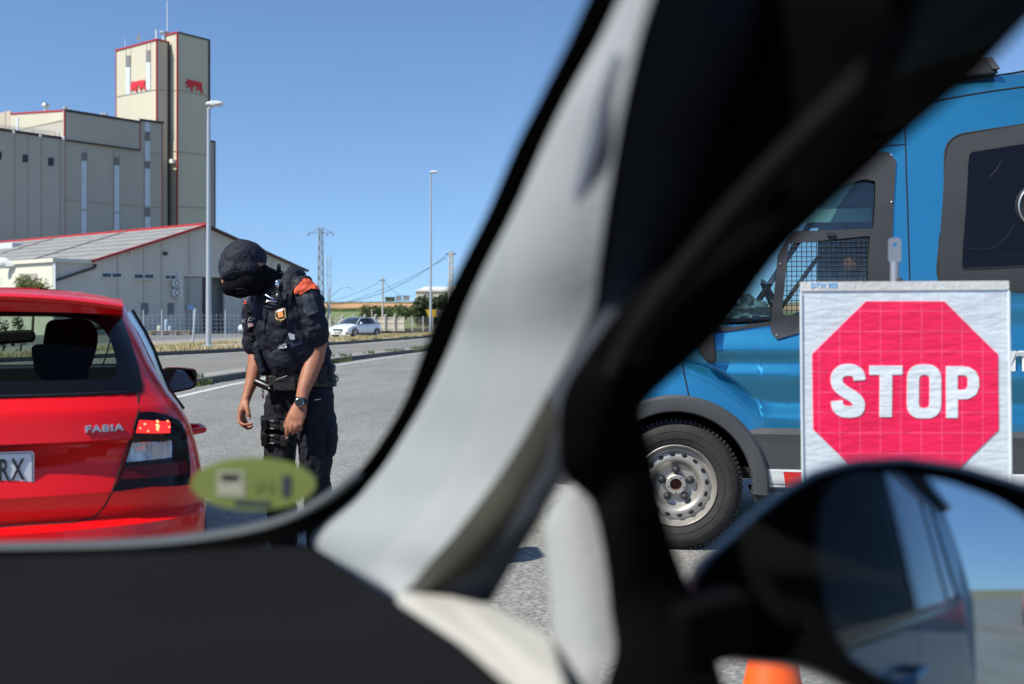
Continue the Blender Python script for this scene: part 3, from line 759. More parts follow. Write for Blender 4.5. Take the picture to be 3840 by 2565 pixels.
# low dark wall and the railing fence on the right
d = 92; wl = thing('low_wall', Vector((-13,d,0)), 'low dark grey retaining wall beneath the fence posts', 'wall')
xa, xb = (1380-CX)/F*d, (1700-CX)/F*d
mb = MB(); mb.prism([Vector((xa-6,d,-.05)), Vector((xb+18,d+6,-.05)), Vector((xb+18,d+6,.62)), Vector((xa-6,d,.5))],[Vector((xa-6,d+.3,-.05)), Vector((xb+18,d+6.3,-.05)), Vector((xb+18,d+6.3,.62)), Vector((xa-6,d+.3,.5))])
obj('wall_face', mb, mat('dark_concrete',(.075,.07,.065),.9,var=.2,vscale=2), wl)
fn = thing('boundary_fence', Vector((-14,d+.6,.4)), 'fence of pale concrete posts with cream slatted screens before the field', 'fence')
fy = d+.7
def fx(z): return (z4(z,0)[0]-CX)/F*fy
M_slat = mat('cream_slat', (.62,.55,.42), .8, var=.1, vscale=2)
px4 = [225,268,312,410,500,595,685,768,850]
for z_ in px4:
    x = fx(z_); obj('post', MB().tube([(x,fy,.3),(x,fy,1.55),(x+.0,fy-.0,1.62),(x+.12,fy-.1,1.72)], .085, 6), M_conc, fn)
for a, b in zip(px4, px4[1:]+[930]):
    xa_, xb_ = fx(a), fx(b); n = 11 if b-a > 60 else 6
    for k in range(n):
        if b <= 600 and k % 4 == 2: continue
        x = xa_+(xb_-xa_)*(k+.5)/n; w = (xb_-xa_)/n*(.92 if a >= 590 else .45)
        mb = MB(); mb.box((x, fy+.08, .92+random.uniform(-.02,.02)), (w, .03, 1.18)); obj('slat', mb, M_slat, fn)
    for z in (.5, 1.0, 1.42): obj('rail', MB().tube([(xa_,fy+.04,z),(xb_,fy+.04,z)], .02, 5), M_conc, fn)
fn2 = thing('chain_link_fence', Vector((fx(1000),fy,.4)), 'chain link fence with thin pale posts before the tall grass on the right', 'fence')
pz = [930,1000,1090,1175,1260,1345,1430]
for z_ in pz: x = fx(z_); obj('post', MB().tube([(x,fy,.3),(x,fy,1.6)], .05, 6), M_conc, fn2)
obj('wire_mesh', wire_mesh(Vector((fx(930),fy,0)), Vector((fx(1430),fy,0)), .45, 1.5, .2, .005), M_galv, fn2)

# ================================================================ VEGETATION
def leaf_cloud(c, rad, n, size, seed=0, flat=0.0, squash=1.0):
    rnd = random.Random(seed); mb = MB(); c = Vector(c)
    lobes = [(Vector((rnd.uniform(-.6,.6)*rad[0], rnd.uniform(-.5,.5)*rad[1], rnd.uniform(-.5,.55)*rad[2])), rnd.uniform(.35,.6)) for _ in range(9)]
    for _ in range(n):
        lc, lr = rnd.choice(lobes)
        th = rnd.uniform(0, 6.283); ph = math.acos(rnd.uniform(-1,1)); rr = rnd.random()**.4*lr
        p = c + lc + Vector((rad[0]*rr*math.sin(ph)*math.cos(th), rad[1]*rr*math.sin(ph)*math.sin(th), rad[2]*rr*math.cos(ph)))
        nrm = Vector((rnd.gauss(0,1), rnd.gauss(0,1), rnd.gauss(.4,1))).normalized(); t1 = nrm.orthogonal().normalized(); t2 = nrm.cross(t1)
        s_ = size*rnd.uniform(.6,1.3)
        mb.add([p-t1*s_, p-t2*s_*.5, p+t1*s_, p+t2*s_*.5], [(0,1,2,3)])
    return mb
M_leaf1 = mat('leaf_olive', (.10,.13,.03), .8, col2=(.24,.24,.06), vscale=1.2)
M_leaf2 = mat('leaf_dark', (.025,.04,.014), .8, col2=(.07,.09,.03), vscale=.5)
M_leaf3 = mat('leaf_reed', (.05,.085,.02), .8, col2=(.12,.15,.05), vscale=.3)
M_bark = mat('bark', (.12,.09,.06), .9, var=.2)
def tree(name, c, rad, n, size, m, label, cat, seed, trunk=.12, group=None):
    r_ = thing(name, (c[0], c[1], 0), label, cat, group)
    mb = MB(); base = Vector((c[0], c[1], 0)); top = Vector(c)
    mb.tube([base, base.lerp(top,.5)+Vector((.1,0,0)), top], [trunk, trunk*.8, trunk*.3], 7)
    for k in range(5):
        a = k*1.3; mb.tube([base.lerp(top,.55), top+Vector((rad[0]*.5*math.cos(a), rad[1]*.5*math.sin(a), rad[2]*.3*math.sin(k*2)))], [trunk*.5, trunk*.15], 5)
    obj('trunk', mb, M_bark, r_); obj('crown', leaf_cloud(c, rad, n, size, seed), m, r_, weld=False)
# small tree in front of the lit wall
q = U(120, 1070, 80); tree('small_tree', (q.x, q.y, q.z-.6), (1.5,1.4,1.5), 2600, .10, M_leaf1, 'small olive green tree before the sunlit warehouse wall', 'tree', 3)
# hedge of dark trees at the right
specs = [(1110,945,1.6,3.2,1),(1180,925,3.4,3.8,2),(1240,905,3.2,4.6,3),(1310,900,3.2,5.0,4),(1390,890,3.4,5.2,5),(1470,900,3.4,5.0,6)]
desc = ['thin dark cypress-like shrub at the left end of the hedge','dark bushy tree just right of the second street lamp','second dark bushy tree right of the second street lamp','dark tree beside the ladder-like concrete pole','dark tree right of the ladder-like concrete pole, mostly behind the car pillar','last dark tree of the hedge, hidden mostly by the car pillar']
for i, (zx_, zy, rw, rh, sd) in enumerate(specs):
    x, y = z4(zx_, zy); q = U(x, y, 140); h = q.z
    tree('hedge_tree', (q.x, q.y, h*.55), (rw*1.1, 2.4, h*.52), 2600, .24, M_leaf2, desc[i], 'tree', 20+sd, group='dark trees forming the hedge on the right')
mb = MB()   # reed belt and scrub as ground cover
rr = random.Random(5)
for _ in range(9000):
    y = rr.uniform(236,246); x = rr.uniform(-60, 30)
    h = rr.uniform(.5,1.25)*(1+.6*noise.noise((x*.12,0,0))); w_ = .09
    mb.add([(x-w_,y,2.9),(x+w_,y,2.9),(x+rr.uniform(-.3,.3),y,3.1+h)], [(0,1,2)])
tag(obj('reeds', mb, M_leaf3, weld=False), 'belt of dark green reeds across the field below the orange bank', 'reeds', kind='stuff')
mb = MB()
for _ in range(2600):
    x = rr.uniform(-16, 12); y = 93.8+rr.uniform(.3,9); h = rr.uniform(.3,1.0)
    mb.add([(x-.02,y,.1),(x+.02,y,.1),(x+rr.uniform(-.1,.1),y,.1+h)], [(0,1,2)])
for _ in range(5200):
    x = rr.uniform(-90, 40); y = rr.uniform(268,284); h = rr.uniform(.1,.5)
    mb.add([(x-.2,y,5.3),(x+.2,y,5.3),(x+rr.uniform(-.3,.3),y,5.6+h)], [(0,1,2)])
tag(obj('wild_grass', mb, M_scrub, weld=False), 'wild dry grass behind the fence and along the bank top', 'grass', kind='stuff')
bush = [(640,1035,1.4),(700,1040,1.6),(760,1045,1.2),(920,1040,1.3),(1000,1035,1.6),(1060,1035,1.8)]
for i, (a, b, w) in enumerate(bush):
    x, y = z4(a, b); q = U(x, y+4, 190)
    mb = leaf_cloud((q.x, q.y, q.z-.2), (w*1.6, 2, w*1.1), 700, .22, 60+i)
    tag(obj('bush', mb, M_leaf3, weld=False, origin=(q.x,q.y,0)), ['green bush left of the thin field pole','green bush right beside the thin field pole','low green bush behind the fence right of the thin pole','green bush in the field left of the hedge','rounded green bush nearer the hedge','large green bush touching the hedge on its left'][i], 'bush', 'bushes in the green field')
# dead small tree & verge sapling seen through the red car
for x, lab in ((73,'small bare-stemmed sapling on the verge seen through the red car window'),(8,'bushy sapling on the verge at the left edge, seen through the red car')):
    q = U(x, 1300, 40); tree('sapling', (q.x, q.y, .85), (.35,.3,.75), 260, .06, M_leaf2, lab, 'tree', int(x)+1, trunk=.05)
# white shed and others in the distance
shed = thing('storage_shed', U(z4(1200,0)[0], 1200, 330), 'long pale storage shed on the hill behind the hedge', 'shed')
zb, zt = EYE-(z4(0,965)[1]-HY)/F*330, EYE-(z4(0,880)[1]-HY)/F*330
xl = (z4(1035,0)[0]-CX)/F*330; zr = EYE-(z4(0,852)[1]-HY)/F*330
mb = MB(); mb.prism([(xl,330,zb-3),(xl,330,zt),(xl+5,330,zr),(xl+11,330,zt),(xl+11,330,zb-3)],[(xl+46,322,zb-3),(xl+46,322,zt+1),(xl+50,322,zr+1),(xl+56,322,zt+1),(xl+56,322,zb-3)])
mb = MB(); mb.box((xl+24,335,(zb+zt)/2-1),(48,14,zt-zb+3)); obj('walls', mb, mat('pale_render',(.60,.54,.44),.8,var=.08,vscale=.3), shed)
mb = MB(); mb.prism([(xl-.5,327.5,zt),(xl+48.5,327.5,zt),(xl+48.5,335,zr+.6),(xl+2,335,zr+.6)],[(xl-.5,342.5,zt-.3),(xl+48.5,342.5,zt-.3),(xl+48.5,335,zr+.2),(xl+2,335,zr+.2)]); obj('roof', mb, mat('pale_roof',(.62,.62,.60),.7), shed)
for k in range(8): mb = MB(); mb.box((xl+4+k*5.5,327.8,(zb+zt)/2+.6),(1.2,.2,.8)); obj('window', mb, M_louv, shed)
for i, (a, b) in enumerate(((862,910),(922,975))):
    x0, x1 = (z4(a,0)[0]-CX)/F*300, (z4(b,0)[0]-CX)/F*300; zt_ = EYE-(z4(0,916)[1]-HY)/F*300; zb_ = EYE-(z4(0,955)[1]-HY)/F*300
    r_ = thing('billboard', ((x0+x1)/2,300,zb_-1), ['distant hoarding on the bank, left of the pair','distant hoarding on the bank, right of the pair'][i], 'billboard', 'hoardings on the bank')
    mb = MB(); mb.box(((x0+x1)/2,300,(zt_+zb_)/2),(x1-x0,.2,zt_-zb_)); obj('panel', mb, mat('hoarding',(.22,.23,.24),.7,var=.3,vscale=.6), r_)
    for k in range(4): mb = MB().tube([(x0+(x1-x0)*(k+.1)/3.3,300.3,zb_-2),(x0+(x1-x0)*(k+.1)/3.3,300.3,zt_+.2)], .08, 5); obj('post', mb, M_conc, r_)
q = U(z4(812,0)[0], z4(0,948)[1], 300); mb = MB(); mb.box(q, (2.4,2.4,1.1)); mb.box(q+Vector((0,0,.62)),(2.7,2.7,.15)); tag(obj('hut', mb, M_leaf2, origin=q), 'small dark hut on the bank left of the hoardings', 'hut')
# yellow container and blue one by the hedge
for i, (a, b, w, col, lab) in enumerate(((1215,1062,1.3,(.65,.42,.03),'yellow skip in front of the dark hedge'),(1262,1062,.8,(.05,.15,.4),'blue container beside the yellow skip'))):
    x, y = z4(a, b); q = U(x, y, 120); mb = MB()
    mb.prism([(q.x-w*.8,119.2,q.z-.45),(q.x+w*.8,119.2,q.z-.45),(q.x+w,119,q.z+.4),(q.x-w,119,q.z+.4)],[(q.x-w*.8,120.6,q.z-.45),(q.x+w*.8,120.6,q.z-.45),(q.x+w,121,q.z+.4),(q.x-w,121,q.z+.4)])
    r_ = thing('skip', (q.x,120,q.z-.5), lab, 'container'); obj('body', mb, mat('skip_paint%d'%i, col, .5), r_)
    for s_ in (-1,1): mb = MB(); mb.box((q.x+s_*w*.5,120,(q.z-.45)/2),(.3,1.2,q.z-.45)); obj('support', mb, M_dark, r_)
# pallet with barrels by the warehouse
q = G(622, 1257); pal = thing('pallet', q, 'wooden pallet stack by the warehouse door', 'pallet')
M_wood = mat('weathered_wood', (.36,.27,.16), .85, var=.2, vscale=4)
for lv in range(2):
    for k in range(6): mb = MB(); mb.box(q+Vector((.5,-.6+k*.24,.18+lv*.2)),(3.4,.16,.04)); obj('board', mb, M_wood, pal)
    for k in range(4): mb = MB(); mb.box(q+Vector((-1.1+k*1.05,0,.07+lv*.2)),(.14,1.3,.12)); obj('block', mb, M_wood, pal)
for i, (dx, r0, h, col, lab) in enumerate(((-.55,.17,.42,(.6,.58,.5),'pale drum standing left on the pallets'),(.05,.17,.95,(.30,.42,.52),'tall pale blue-white cylinder standing on the pallets'),(.35,.15,.40,(.35,.45,.5),'small grey-blue can on the pallets'))):
    p_ = q+Vector((dx,0,.4)); mb = MB(); mb.lathe([(0,0),(r0,0),(r0,h*.45),(r0*1.05,h*.47),(r0,h*.5),(r0,h*.85),(r0*.5,h*.95),(r0*.5,h),(0,h)], 14, p_)
    tag(obj('drum', mb, mat('drum%d'%i,col,.5), smooth=True, origin=p_), lab, 'drum')
# ================================================================ panels cut from a curved surface
def patch2d(poly, fn, off=.004, th=.006, step=.06, holes=(), hole_convex=True):
    """2-D outline -> curved plate following fn(u, v, off)"""
    bm = bmesh.new()
    bm.faces.new([bm.verts.new((p[0], 0, p[1])) for p in poly])
    def cut(co, no):
        bmesh.ops.bisect_plane(bm, geom=bm.verts[:]+bm.edges[:]+bm.faces[:], plane_co=co, plane_no=no, dist=1e-6)
    us = [p[0] for p in poly]; vs_ = [p[1] for p in poly]
    x = math.ceil(min(us)/step)*step
    while x < max(us): cut((x,0,0),(1,0,0)); x += step
    z = math.ceil(min(vs_)/step)*step
    while z < max(vs_): cut((0,0,z),(0,0,1)); z += step
    for h in holes:
        for i in range(len(h)):
            a, b = h[i-1], h[i]; cut((a[0],0,a[1]), (b[1]-a[1],0,-(b[0]-a[0])))
        rm = [f for f in bm.faces if inside((f.calc_center_median().x, f.calc_center_median().z), h)]
        bmesh.ops.delete(bm, geom=rm, context='FACES')
    bmesh.ops.triangulate(bm, faces=[f for f in bm.faces if len(f.verts) > 4])
    bm.verts.index_update()
    V = [(v.co.x, v.co.z) for v in bm.verts]; n = len(V)
    mb = MB(); fs = [tuple(v.index for v in f.verts) for f in bm.faces]
    vv = [fn(u, v, off) for u, v in V]
    if th:
        vv += [fn(u, v, off-th) for u, v in V]
        for e in bm.edges:
            if len(e.link_faces) == 1: a, b = e.verts[0].index, e.verts[1].index; fs.append((a, b, b+n, a+n))
    mb.add(vv, fs); bm.free(); return mb

# ================================================================ RED CAR
def smooth01(x): x = max(0,min(1,x)); return x*x*(3-2*x)
TH = R(20.5)
rR = Vector((math.cos(TH), math.sin(TH), 0)); rF = Vector((-math.sin(TH), math.cos(TH), 0))
rP = Vector((-1.563, 3.49, 0)) - rR*.26
def RW(x, y, z): return rP + rR*x + rF*y + Vector((0,0,z))
M_rpaint = mat('red_car_paint', (.80,.003,.006), .35, coat=.55, spec=.25)
M_rtrim = mat('black_gloss', (.005,.005,.006), .12, spec=.25)
M_rglass = glass('red_car_glass', (.46,.55,.50), .008, graze=.25)
M_black = mat('black_plastic', (.022,.022,.023), .55, bump=.1, bscale=200)
M_vblack = mat('dark_interior', (.006,.006,.007), .8)
M_rubber = mat('tyre_rubber', (.021,.020,.018), .8, var=.3, vscale=12, bump=.2, bscale=60)
M_chrome = mat('chrome', (.85,.85,.86), .12, metal=1)
tabY0 = [(.20,.10),(.30,.0),(.42,-.06),(.52,-.085),(.585,-.075),(.60,-.02),(.605,.0),(.66,-.018),(.695,-.03),(.79,.002),(.85,.0),(.868,-.026),(.965,-.004),(.985,.016),(1.03,.055),(1.10,.115),(1.20,.20),(1.30,.30),(1.335,.36),(1.365,.46),(1.385,.62),(1.398,.85)]
tabW = [(.20,.72),(.30,.79),(.45,.822),(.60,.828),(.72,.815),(.80,.80),(.88,.775),(.94,.745),(1.0,.700),(1.10,.645),(1.20,.602),(1.30,.557),(1.335,.55),(1.365,.48),(1.385,.38),(1.398,.22)]
tabE = [(.20,.3),(.60,.36),(.62,.43),(.66,.475),(.70,.503),(.86,.553),(.95,.575),(1.02,.600),(1.10,.587),(1.19,.561),(1.30,.524),(1.335,.50),(1.365,.44),(1.385,.33),(1.398,.18)]
tabY1 = [(.20,3.70),(.35,3.88),(.60,3.92),(.75,3.86),(.85,3.70),(.93,3.35),(.99,3.0),(1.02,2.85),(1.10,2.70),(1.30,2.25),(1.335,2.12),(1.365,1.95),(1.385,1.75),(1.398,1.5)]
def rS(x, z):
    w = lerp(tabW, z); a = min(abs(x)/w, 1.0)
    rec = .0
    if z < .868 and abs(x) < .55:
        zl_ = lerp([(0,.792),(.34,.795),(.47,.835),(.55,.866)], abs(x))
        rec = .05*smooth01((z-zl_+.012)/.035)*smooth01((.55-abs(x))/.03)
    return lerp(tabY0, z) + rec + .5*(1-(max(0,1-a**3.2))**(1/3.2))
def rsurf(x, z, off=0):
    e = .004; p = RW(x, rS(x,z), z)
    n = (RW(x+e, rS(x+e,z), z)-p).cross(RW(x, rS(x,z+e), z+e)-p)
    if n.length < 1e-12: n = -rF
    n.normalize()
    if n.dot(rF) > 0 and abs(n.dot(rF)) > .05: n = -n
    if n.dot(rF) > 0: n = -n
    return p + n*off
def rpx(px, py, ly=None):
    y = ly if ly is not None else 0
    for _ in range(14):
        rx = (px-CX)/F
        s = (y + rP.x*rF.x + rP.y*rF.y)/(rx*rF.x + rF.y)
        x = (s*rx-rP.x)*rR.x + (s-rP.y)*rR.y; z = EYE-(py-HY)/F*s
        if ly is not None: break
        y = y*.5 + .5*rS(x, z)
    return x, z
def z2(x, y): return (x*.7015, 1000+y*.7015)
def rpoly(pts, ly=None): return [rpx(*z2(a,b), ly=ly) for a, b in pts]
redcar = thing('parked_car', RW(0,1.9,0), 'bright red hatchback with a lit tail light, seen from behind at the left', 'car')
zr = sorted(set([.775,.785,.80,.81,.83,.84,.855,.20,.25,.30,.36,.42,.47,.52,.56,.585,.60,.605,.63,.66,.68,.695,.72,.75,.79,.82,.85,.862,.868,.90,.93,.96,.972,.985,1.0,1.015,1.03,1.06,1.10,1.15,1.20,1.25,1.30,1.32,1.34,1.352,1.365,1.375,1.385,1.392,1.398]))
KT, KC, KS, KF, KM = 9, 12, 14, 8, 6
def half_ring(z):
    w, e, y1 = lerp(tabW,z), lerp(tabE,z), lerp(tabY1,z); y0 = lerp(tabY0,z); pts = []
    for i in range(KT): pts.append((e*i/KT, rS(e*i/KT, z)))
    p = 3.2; ph0 = math.asin(min(1,(e/w)**(p/2)))
    for i in range(KC):
        ph = ph0+(math.pi/2-ph0)*i/KC; a = math.sin(ph)**(2/p); pts.append((w*a, y0+.5*(1-math.cos(ph)**(2/p))))
    Lf = .7; ya, yb = y0+.5, y1-Lf
    for i in range(KS): 
        t = i/KS; pts.append((w*(1+.012*math.sin(math.pi*t)), ya+(yb-ya)*t))
    p = 2.6
    for i in range(KF+KM+1):
        ph = math.pi/2*i/(KF+KM); pts.append((w*math.cos(ph)**(2/p), yb+Lf*math.sin(ph)**(2/p)))
    return pts
rows = [half_ring(z) for z in zr]; NC = len(rows[0])
groups = {k: [] for k in ('tailgate','body','rear_window','side_window','windscreen','b_pillar')}
for i in range(len(zr)-1):
    for j in range(NC-1):
        za, zb_ = zr[i], zr[i+1]; gh = za >= 1.03-1e-6 and zb_ <= 1.30+1e-6
        if j < KT: g = 'rear_window' if gh else ('tailgate' if za >= .605-1e-6 and zb_ <= 1.34+1e-6 else 'body')
        elif j < KT+KC: g = 'body'
        elif j < KT+KC+KS: g = 'body' if not gh else ('b_pillar' if j-(KT+KC) in (6,) else 'side_window')
        elif j < KT+KC+KS+4: g = 'body'
        else: g = 'windscreen' if za >= 1.015-1e-6 and zb_ <= 1.34+1e-6 else 'body'
        if zb_ > 1.34 and j >= KT+KC+KS: g = 'body'
        groups[g].append((i,j))
def grp(keys, sides=(1,-1), off=0, filt=None):
    mb = MB(); 
    for s in sides:
        vs = [RW(s*x, y, z) for z, r_ in zip(zr, rows) for x, y in r_]
        fs = []
        for i, j in keys:
            if filt and not filt(i,j): continue
            fs.append((i*NC+j, i*NC+j+1, (i+1)*NC+j+1, (i+1)*NC+j))
        used = sorted({k for f in fs for k in f}); mp = {k: n for n, k in enumerate(used)}
        mb.add([vs[k] for k in used], [tuple(mp[k] for k in f) for f in fs])
    return mb
body = obj('body', grp(groups['body']), M_rpaint, redcar, smooth=50)
obj('roof', MB().add([RW(s*x,y,1.398) for s, rng in ((1,rows[-1]),(-1,rows[-1][::-1])) for x, y in rng], [tuple(range(2*NC))]), M_rpaint, redcar)
tailgate = obj('tailgate', grp(groups['tailgate']), M_rpaint, redcar, smooth=30)
obj('rear_window', grp(groups['rear_window']), M_rglass, redcar, smooth=True)
obj('side_window', grp(groups['side_window'], (1,)), mat('tinted_side_glass', (.02,.025,.03), .05, coat=1), redcar, smooth=True)
obj('side_window', grp(groups['side_window'], (-1,)), M_rglass, redcar, smooth=True)
obj('windscreen', grp(groups['windscreen']), glass('red_windscreen', (.80,.86,.80), .03), redcar, smooth=True)
obj('pillar', grp(groups['b_pillar']), M_rtrim, redcar)
obj('underbody', MB().add([RW(s*x,y,.2) for s, rng in ((1,rows[0]),(-1,rows[0][::-1])) for x, y in rng], [tuple(range(2*NC))]), M_vblack, redcar)
# inner black frit border on rear window
outer = [(x, z) for z, x in ((1.012,.59),(1.03,.60),(1.10,.587),(1.19,.561),(1.30,.524),(1.312,.51))]
outer = outer + [(-x, z) for x, z in outer[::-1]]
gi = rpoly([(615,600),(622,520),(600,430),(565,350),(500,292),(300,270),(0,268)])
hole = [(x,z) for x,z in gi[:-1]]; zt_ = hole[-1][1]
hole = rounded([(gi[0][0],gi[0][1]-.0)]+hole[1:]+[(-x,z) for x,z in hole[::-1]], .03)
obj('window_border', patch2d(outer, rsurf, .003, 0, .08, [hole]), M_rtrim, redcar, smooth=True)
# spoiler
mb = MB(); rings = []
for i in range(25):
    x = -.535+1.07*i/24; a = abs(x)/.535; dz = -.035*a**2.5; dy = .10*a**2.5
    rings.append([RW(x,.52+dy*.4,1.384+dz), RW(x,.30+dy,1.372+dz), RW(x,.18+dy,1.360+dz), RW(x,.165+dy,1.352+dz), RW(x,.172+dy,1.340+dz), RW(x,.27+dy*.9,1.336+dz), RW(x,.288+dy*.6,1.300+dz*.3), RW(x,.42+dy*.4,1.31+dz)])
obj('spoiler', mb.loft(rings), M_rpaint, redcar, smooth=35)
bl = obj('brake_light', MB().loft([[RW(-.10,.262,1.334),RW(.10,.262,1.334),RW(.115,.262,1.324),RW(.09,.268,1.312),RW(-.09,.268,1.312),RW(-.115,.262,1.324)],[RW(-.10,.24,1.35),RW(.10,.24,1.35),RW(.115,.28,1.33),RW(.09,.30,1.314),RW(-.09,.30,1.314),RW(-.115,.28,1.33)]]), M_rtrim, redcar)
obj('lamp', MB().box(RW(0,.258,1.324),(.05,.012,.014),rz=TH), mat('brake_lamp_lit',(.5,.01,.01),.3,emit=(1,.03,.02),estr=2.2), bl)
# dark seam line round the tailgate, and recess under the crease
seam = [rpx(*z2(a,b)) for a,b in ((735,676),(739,780),(718,850),(690,930),(600,1200),(560,1280),(500,1345),(400,1368),(0,1393))]
mb = MB(); mb.tube([rsurf(x,z,.001) for x,z in seam]+[rsurf(-x,z,.001) for x,z in seam[::-1]], .0028, 6); obj('panel_gap', mb, M_vblack, redcar)
mb = MB(); mb.tube([rsurf(x,z,.001) for x,z in [(-.6+1.2*i/20, 1.0195) for i in range(21)]], .004, 6); obj('window_seal', mb, M_vblack, redcar)
# tail lights: right one traced, left one mirrored
tl_out = rpoly([(741,783),(800,781),(880,797),(950,826),(985,895),(1005,1050),(1003,1160),(800,1178),(640,1200),(603,1202),(640,1110),(665,1050),(700,925),(722,850)])
tl_red = rpoly([(737,826),(895,836),(895,893),(721,893)])
tl_wh = rpoly([(702,926),(903,919),(905,1024),(668,1050)])
tl_orr = rpoly([(800,932),(896,928),(898,1012),(795,1028)])
tl_low = rpoly([(655,1075),(985,1040),(990,1110),(640,1140)])
M_tl = mat('dark_red_lens', (.10,.003,.005), .1, spec=.35)
M_tlblk = mat('smoked_lens', (.008,.003,.004), .08, spec=.3)
M_tlred = mat('lit_red_lens', (.6,.01,.01), .2, var=.3, vscale=60, emit=(1,.02,.015), estr=1.1, coat=.3)
M_tlhot = mat('lit_bulb_core', (1,.2,.1), .2, emit=(1,.16,.06), estr=2.6)
M_tlw = mat('clear_lens', (.32,.35,.40), .1, metal=.35, var=.7, vscale=45, stretch=(1,1,.12), coat=1)
M_tlo = mat('amber_ribbed_lens', (.30,.16,.09), .15, metal=.3, col2=(.45,.38,.34), vscale=60, stretch=(1,1,.1), coat=1)
for s in (1,-1):
    m = lambda P: [(s*x, z) for x, z in P]
    t = obj('tail_light', patch2d(m(tl_out), rsurf, .010, .02, .04), M_tlblk, redcar, smooth=True)
    obj('lens', patch2d(m(tl_red), rsurf, .013, .004, .03), M_tlred, t, label='lit red lens', smooth=True)
    for dx, dz, r_ in ((0,0,.009),(0,.026,.006),(0,-.016,.006),(-.04,.02,.004),(.035,.022,.004),(-.03,-.02,.0035),(.04,-.01,.0035),(-.055,.0,.003)):
        cx_ = sum(p[0] for p in tl_red)/4*s; cz_ = sum(p[1] for p in tl_red)/4
        mb = MB().ball(rsurf(cx_+dx+.01*s, cz_+dz*.6, .012), (r_, .005, r_)); obj('bulb', mb, M_tlhot, t, smooth=True)
    obj('lens', patch2d(m(tl_wh), rsurf, .013, .004, .03), M_tlw, t, label='clear reversing lens', smooth=True)
    obj('lens', patch2d(m(tl_orr), rsurf, .0145, .003, .03), M_tlo, t, label='amber ribbed lens', smooth=True)
    obj('lens', patch2d(m(tl_low), rsurf, .012, .003, .03), M_tl, t, label='dark red unlit lens', smooth=True)
    # C-pillar seam between tailgate and side, glossy side strip
# rain gutter and side glass strip seen at a glancing angle
sd = [rpx(*z2(a,b), ly=.62) for a,b in ((672,200),(690,245),(745,380),(805,520),(860,640),(905,705))]
# number plate
pl_ = obj('number_plate', patch2d(rounded([(-.26,.728),(.26,.728),(.26,.842),(-.26,.842)],.012), lambda u,v,o: RW(u,-.006-o+ .0*v,v), .004, .010, .2), mat('plate_white',(.68,.70,.72),.35), redcar)
mb = patch2d([(-.255,.733),(-.22,.733),(-.22,.837),(-.255,.837)], lambda u,v,o: RW(u,-.012-o,v), .001, .002, .2); obj('plate_band', mb, mat('plate_blue',(.02,.05,.4),.4), pl_)
M_char = mat('plate_black', (.012,.012,.013), .5)
tm = text_mesh('RX', .100, .001, .0010, 1.22, .54); 
x1 = max(v.x for v in tm.v)
mapped(tm, lambda v: RW(.232-x1+v.x, -.0125-v.z, .751+v.y)); obj('plate_letters', tm, M_char, pl_)
mb = MB(); mb.tube([RW(u,-.0108,v) for u,v in rounded([(-.255,.733),(.255,.733),(.255,.837),(-.255,.837)],.01)]+[RW(-.25,-.0108,.733)], .0012, 4); obj('plate_rim', mb, M_char, pl_)
# model lettering on the boot lid
L0 = rpx(*z2(452,890)); L1 = rpx(*z2(658,886)); wl_ = L1[0]-L0[0]
tm = text_mesh('FABIA', .042, .0035, .0012, 1.14, 1.28); w0 = max(v.x for v in tm.v)
hz = rpx(*z2(555,852))[1]-rpx(*z2(555,888))[1]; h0 = max(v.y for v in tm.v)
mapped(tm, lambda v: rsurf(L0[0]+v.x/w0*wl_, L0[1]+.001+v.y/h0*hz, .004+v.z)); obj('lettering', tm, mat('satin_chrome',(.55,.55,.57),.35,metal=.6), tailgate)
# door mirror
mz = [(868,552),(895,541),(960,541),(1042,549),(1053,572),(1047,640),(1022,655),(912,679),(888,668),(874,610)]
mo = rounded(rpoly(mz, 2.7), .012, 3)
cx_, cz_ = sum(p[0] for p in mo)/len(mo), sum(p[1] for p in mo)/len(mo)
mb = MB(); mb.loft([[RW(cx_+(x-cx_)*f, y, cz_+(z-cz_)*f) for x,z in mo] for y,f in ((2.70,1),(2.735,1.03),(2.79,.9),(2.83,.55))])
mirr = obj('door_mirror', mb, M_rtrim, redcar, smooth=True)
mb = MB(); mb.loft([[RW(cx_+(x-cx_)*f, y, cz_+(z-cz_)*f) for x,z in mo] for y,f in ((2.742,1.045),(2.80,.93),(2.84,.6))]); obj('mirror_cap', mb, M_rpaint, mirr, smooth=True)
mi = [(cx_+(x-cx_)*.86, cz_+(z-cz_)*.84) for x,z in mo]
obj('mirror_glass', MB().add([RW(x,2.696+ (x-cx_)*-.10+(z-cz_)*.05,z) for x,z in mi],[tuple(range(len(mi)))]), mat('mirror',(.09,.11,.13),.01,metal=1), mirr)
mb = MB(); mb.tube([RW(.70,2.8,.93),RW(.84,2.76,.90)], [.03,.025], 8); obj('mirror_arm', mb, M_rtrim, mirr)
# pale strip of side glass and trim catching the sky beside the tailgate
sl_ = [(460,1176),(508,1254),(552,1343),(583,1411),(604,1459),(622,1496),(655,1530)]; sr_ = [(477,1162),(525,1241),(559,1309),(590,1394),(617,1459),(644,1496),(672,1534)]
mb = MB(); A1 = [rpx(*p, ly=.60) for p in sl_]; A2 = [rpx(*p, ly=.86) for p in sr_]
mb.add([RW(x+.014,.60,z) for x,z in A1]+[RW(x+.016,.86,z) for x,z in A2]+[RW(x-.03,.62,z-.01) for x,z in A1]+[RW(x-.03,.86,z-.01) for x,z in A2], [(i,i+1,8+i,7+i) for i in range(6)]+[(14+i,15+i,22+i,21+i) for i in range(6)]+[(i,i+1,15+i,14+i) for i in range(6)])
obj('side_trim', mb, mat('sky_reflecting_trim', (.50,.52,.55), .18, metal=1), redcar, smooth=True)
obj('window_seal', MB().tube([RW(x+.020,.875,z) for x,z in A2], .006, 5), M_vblack, redcar)
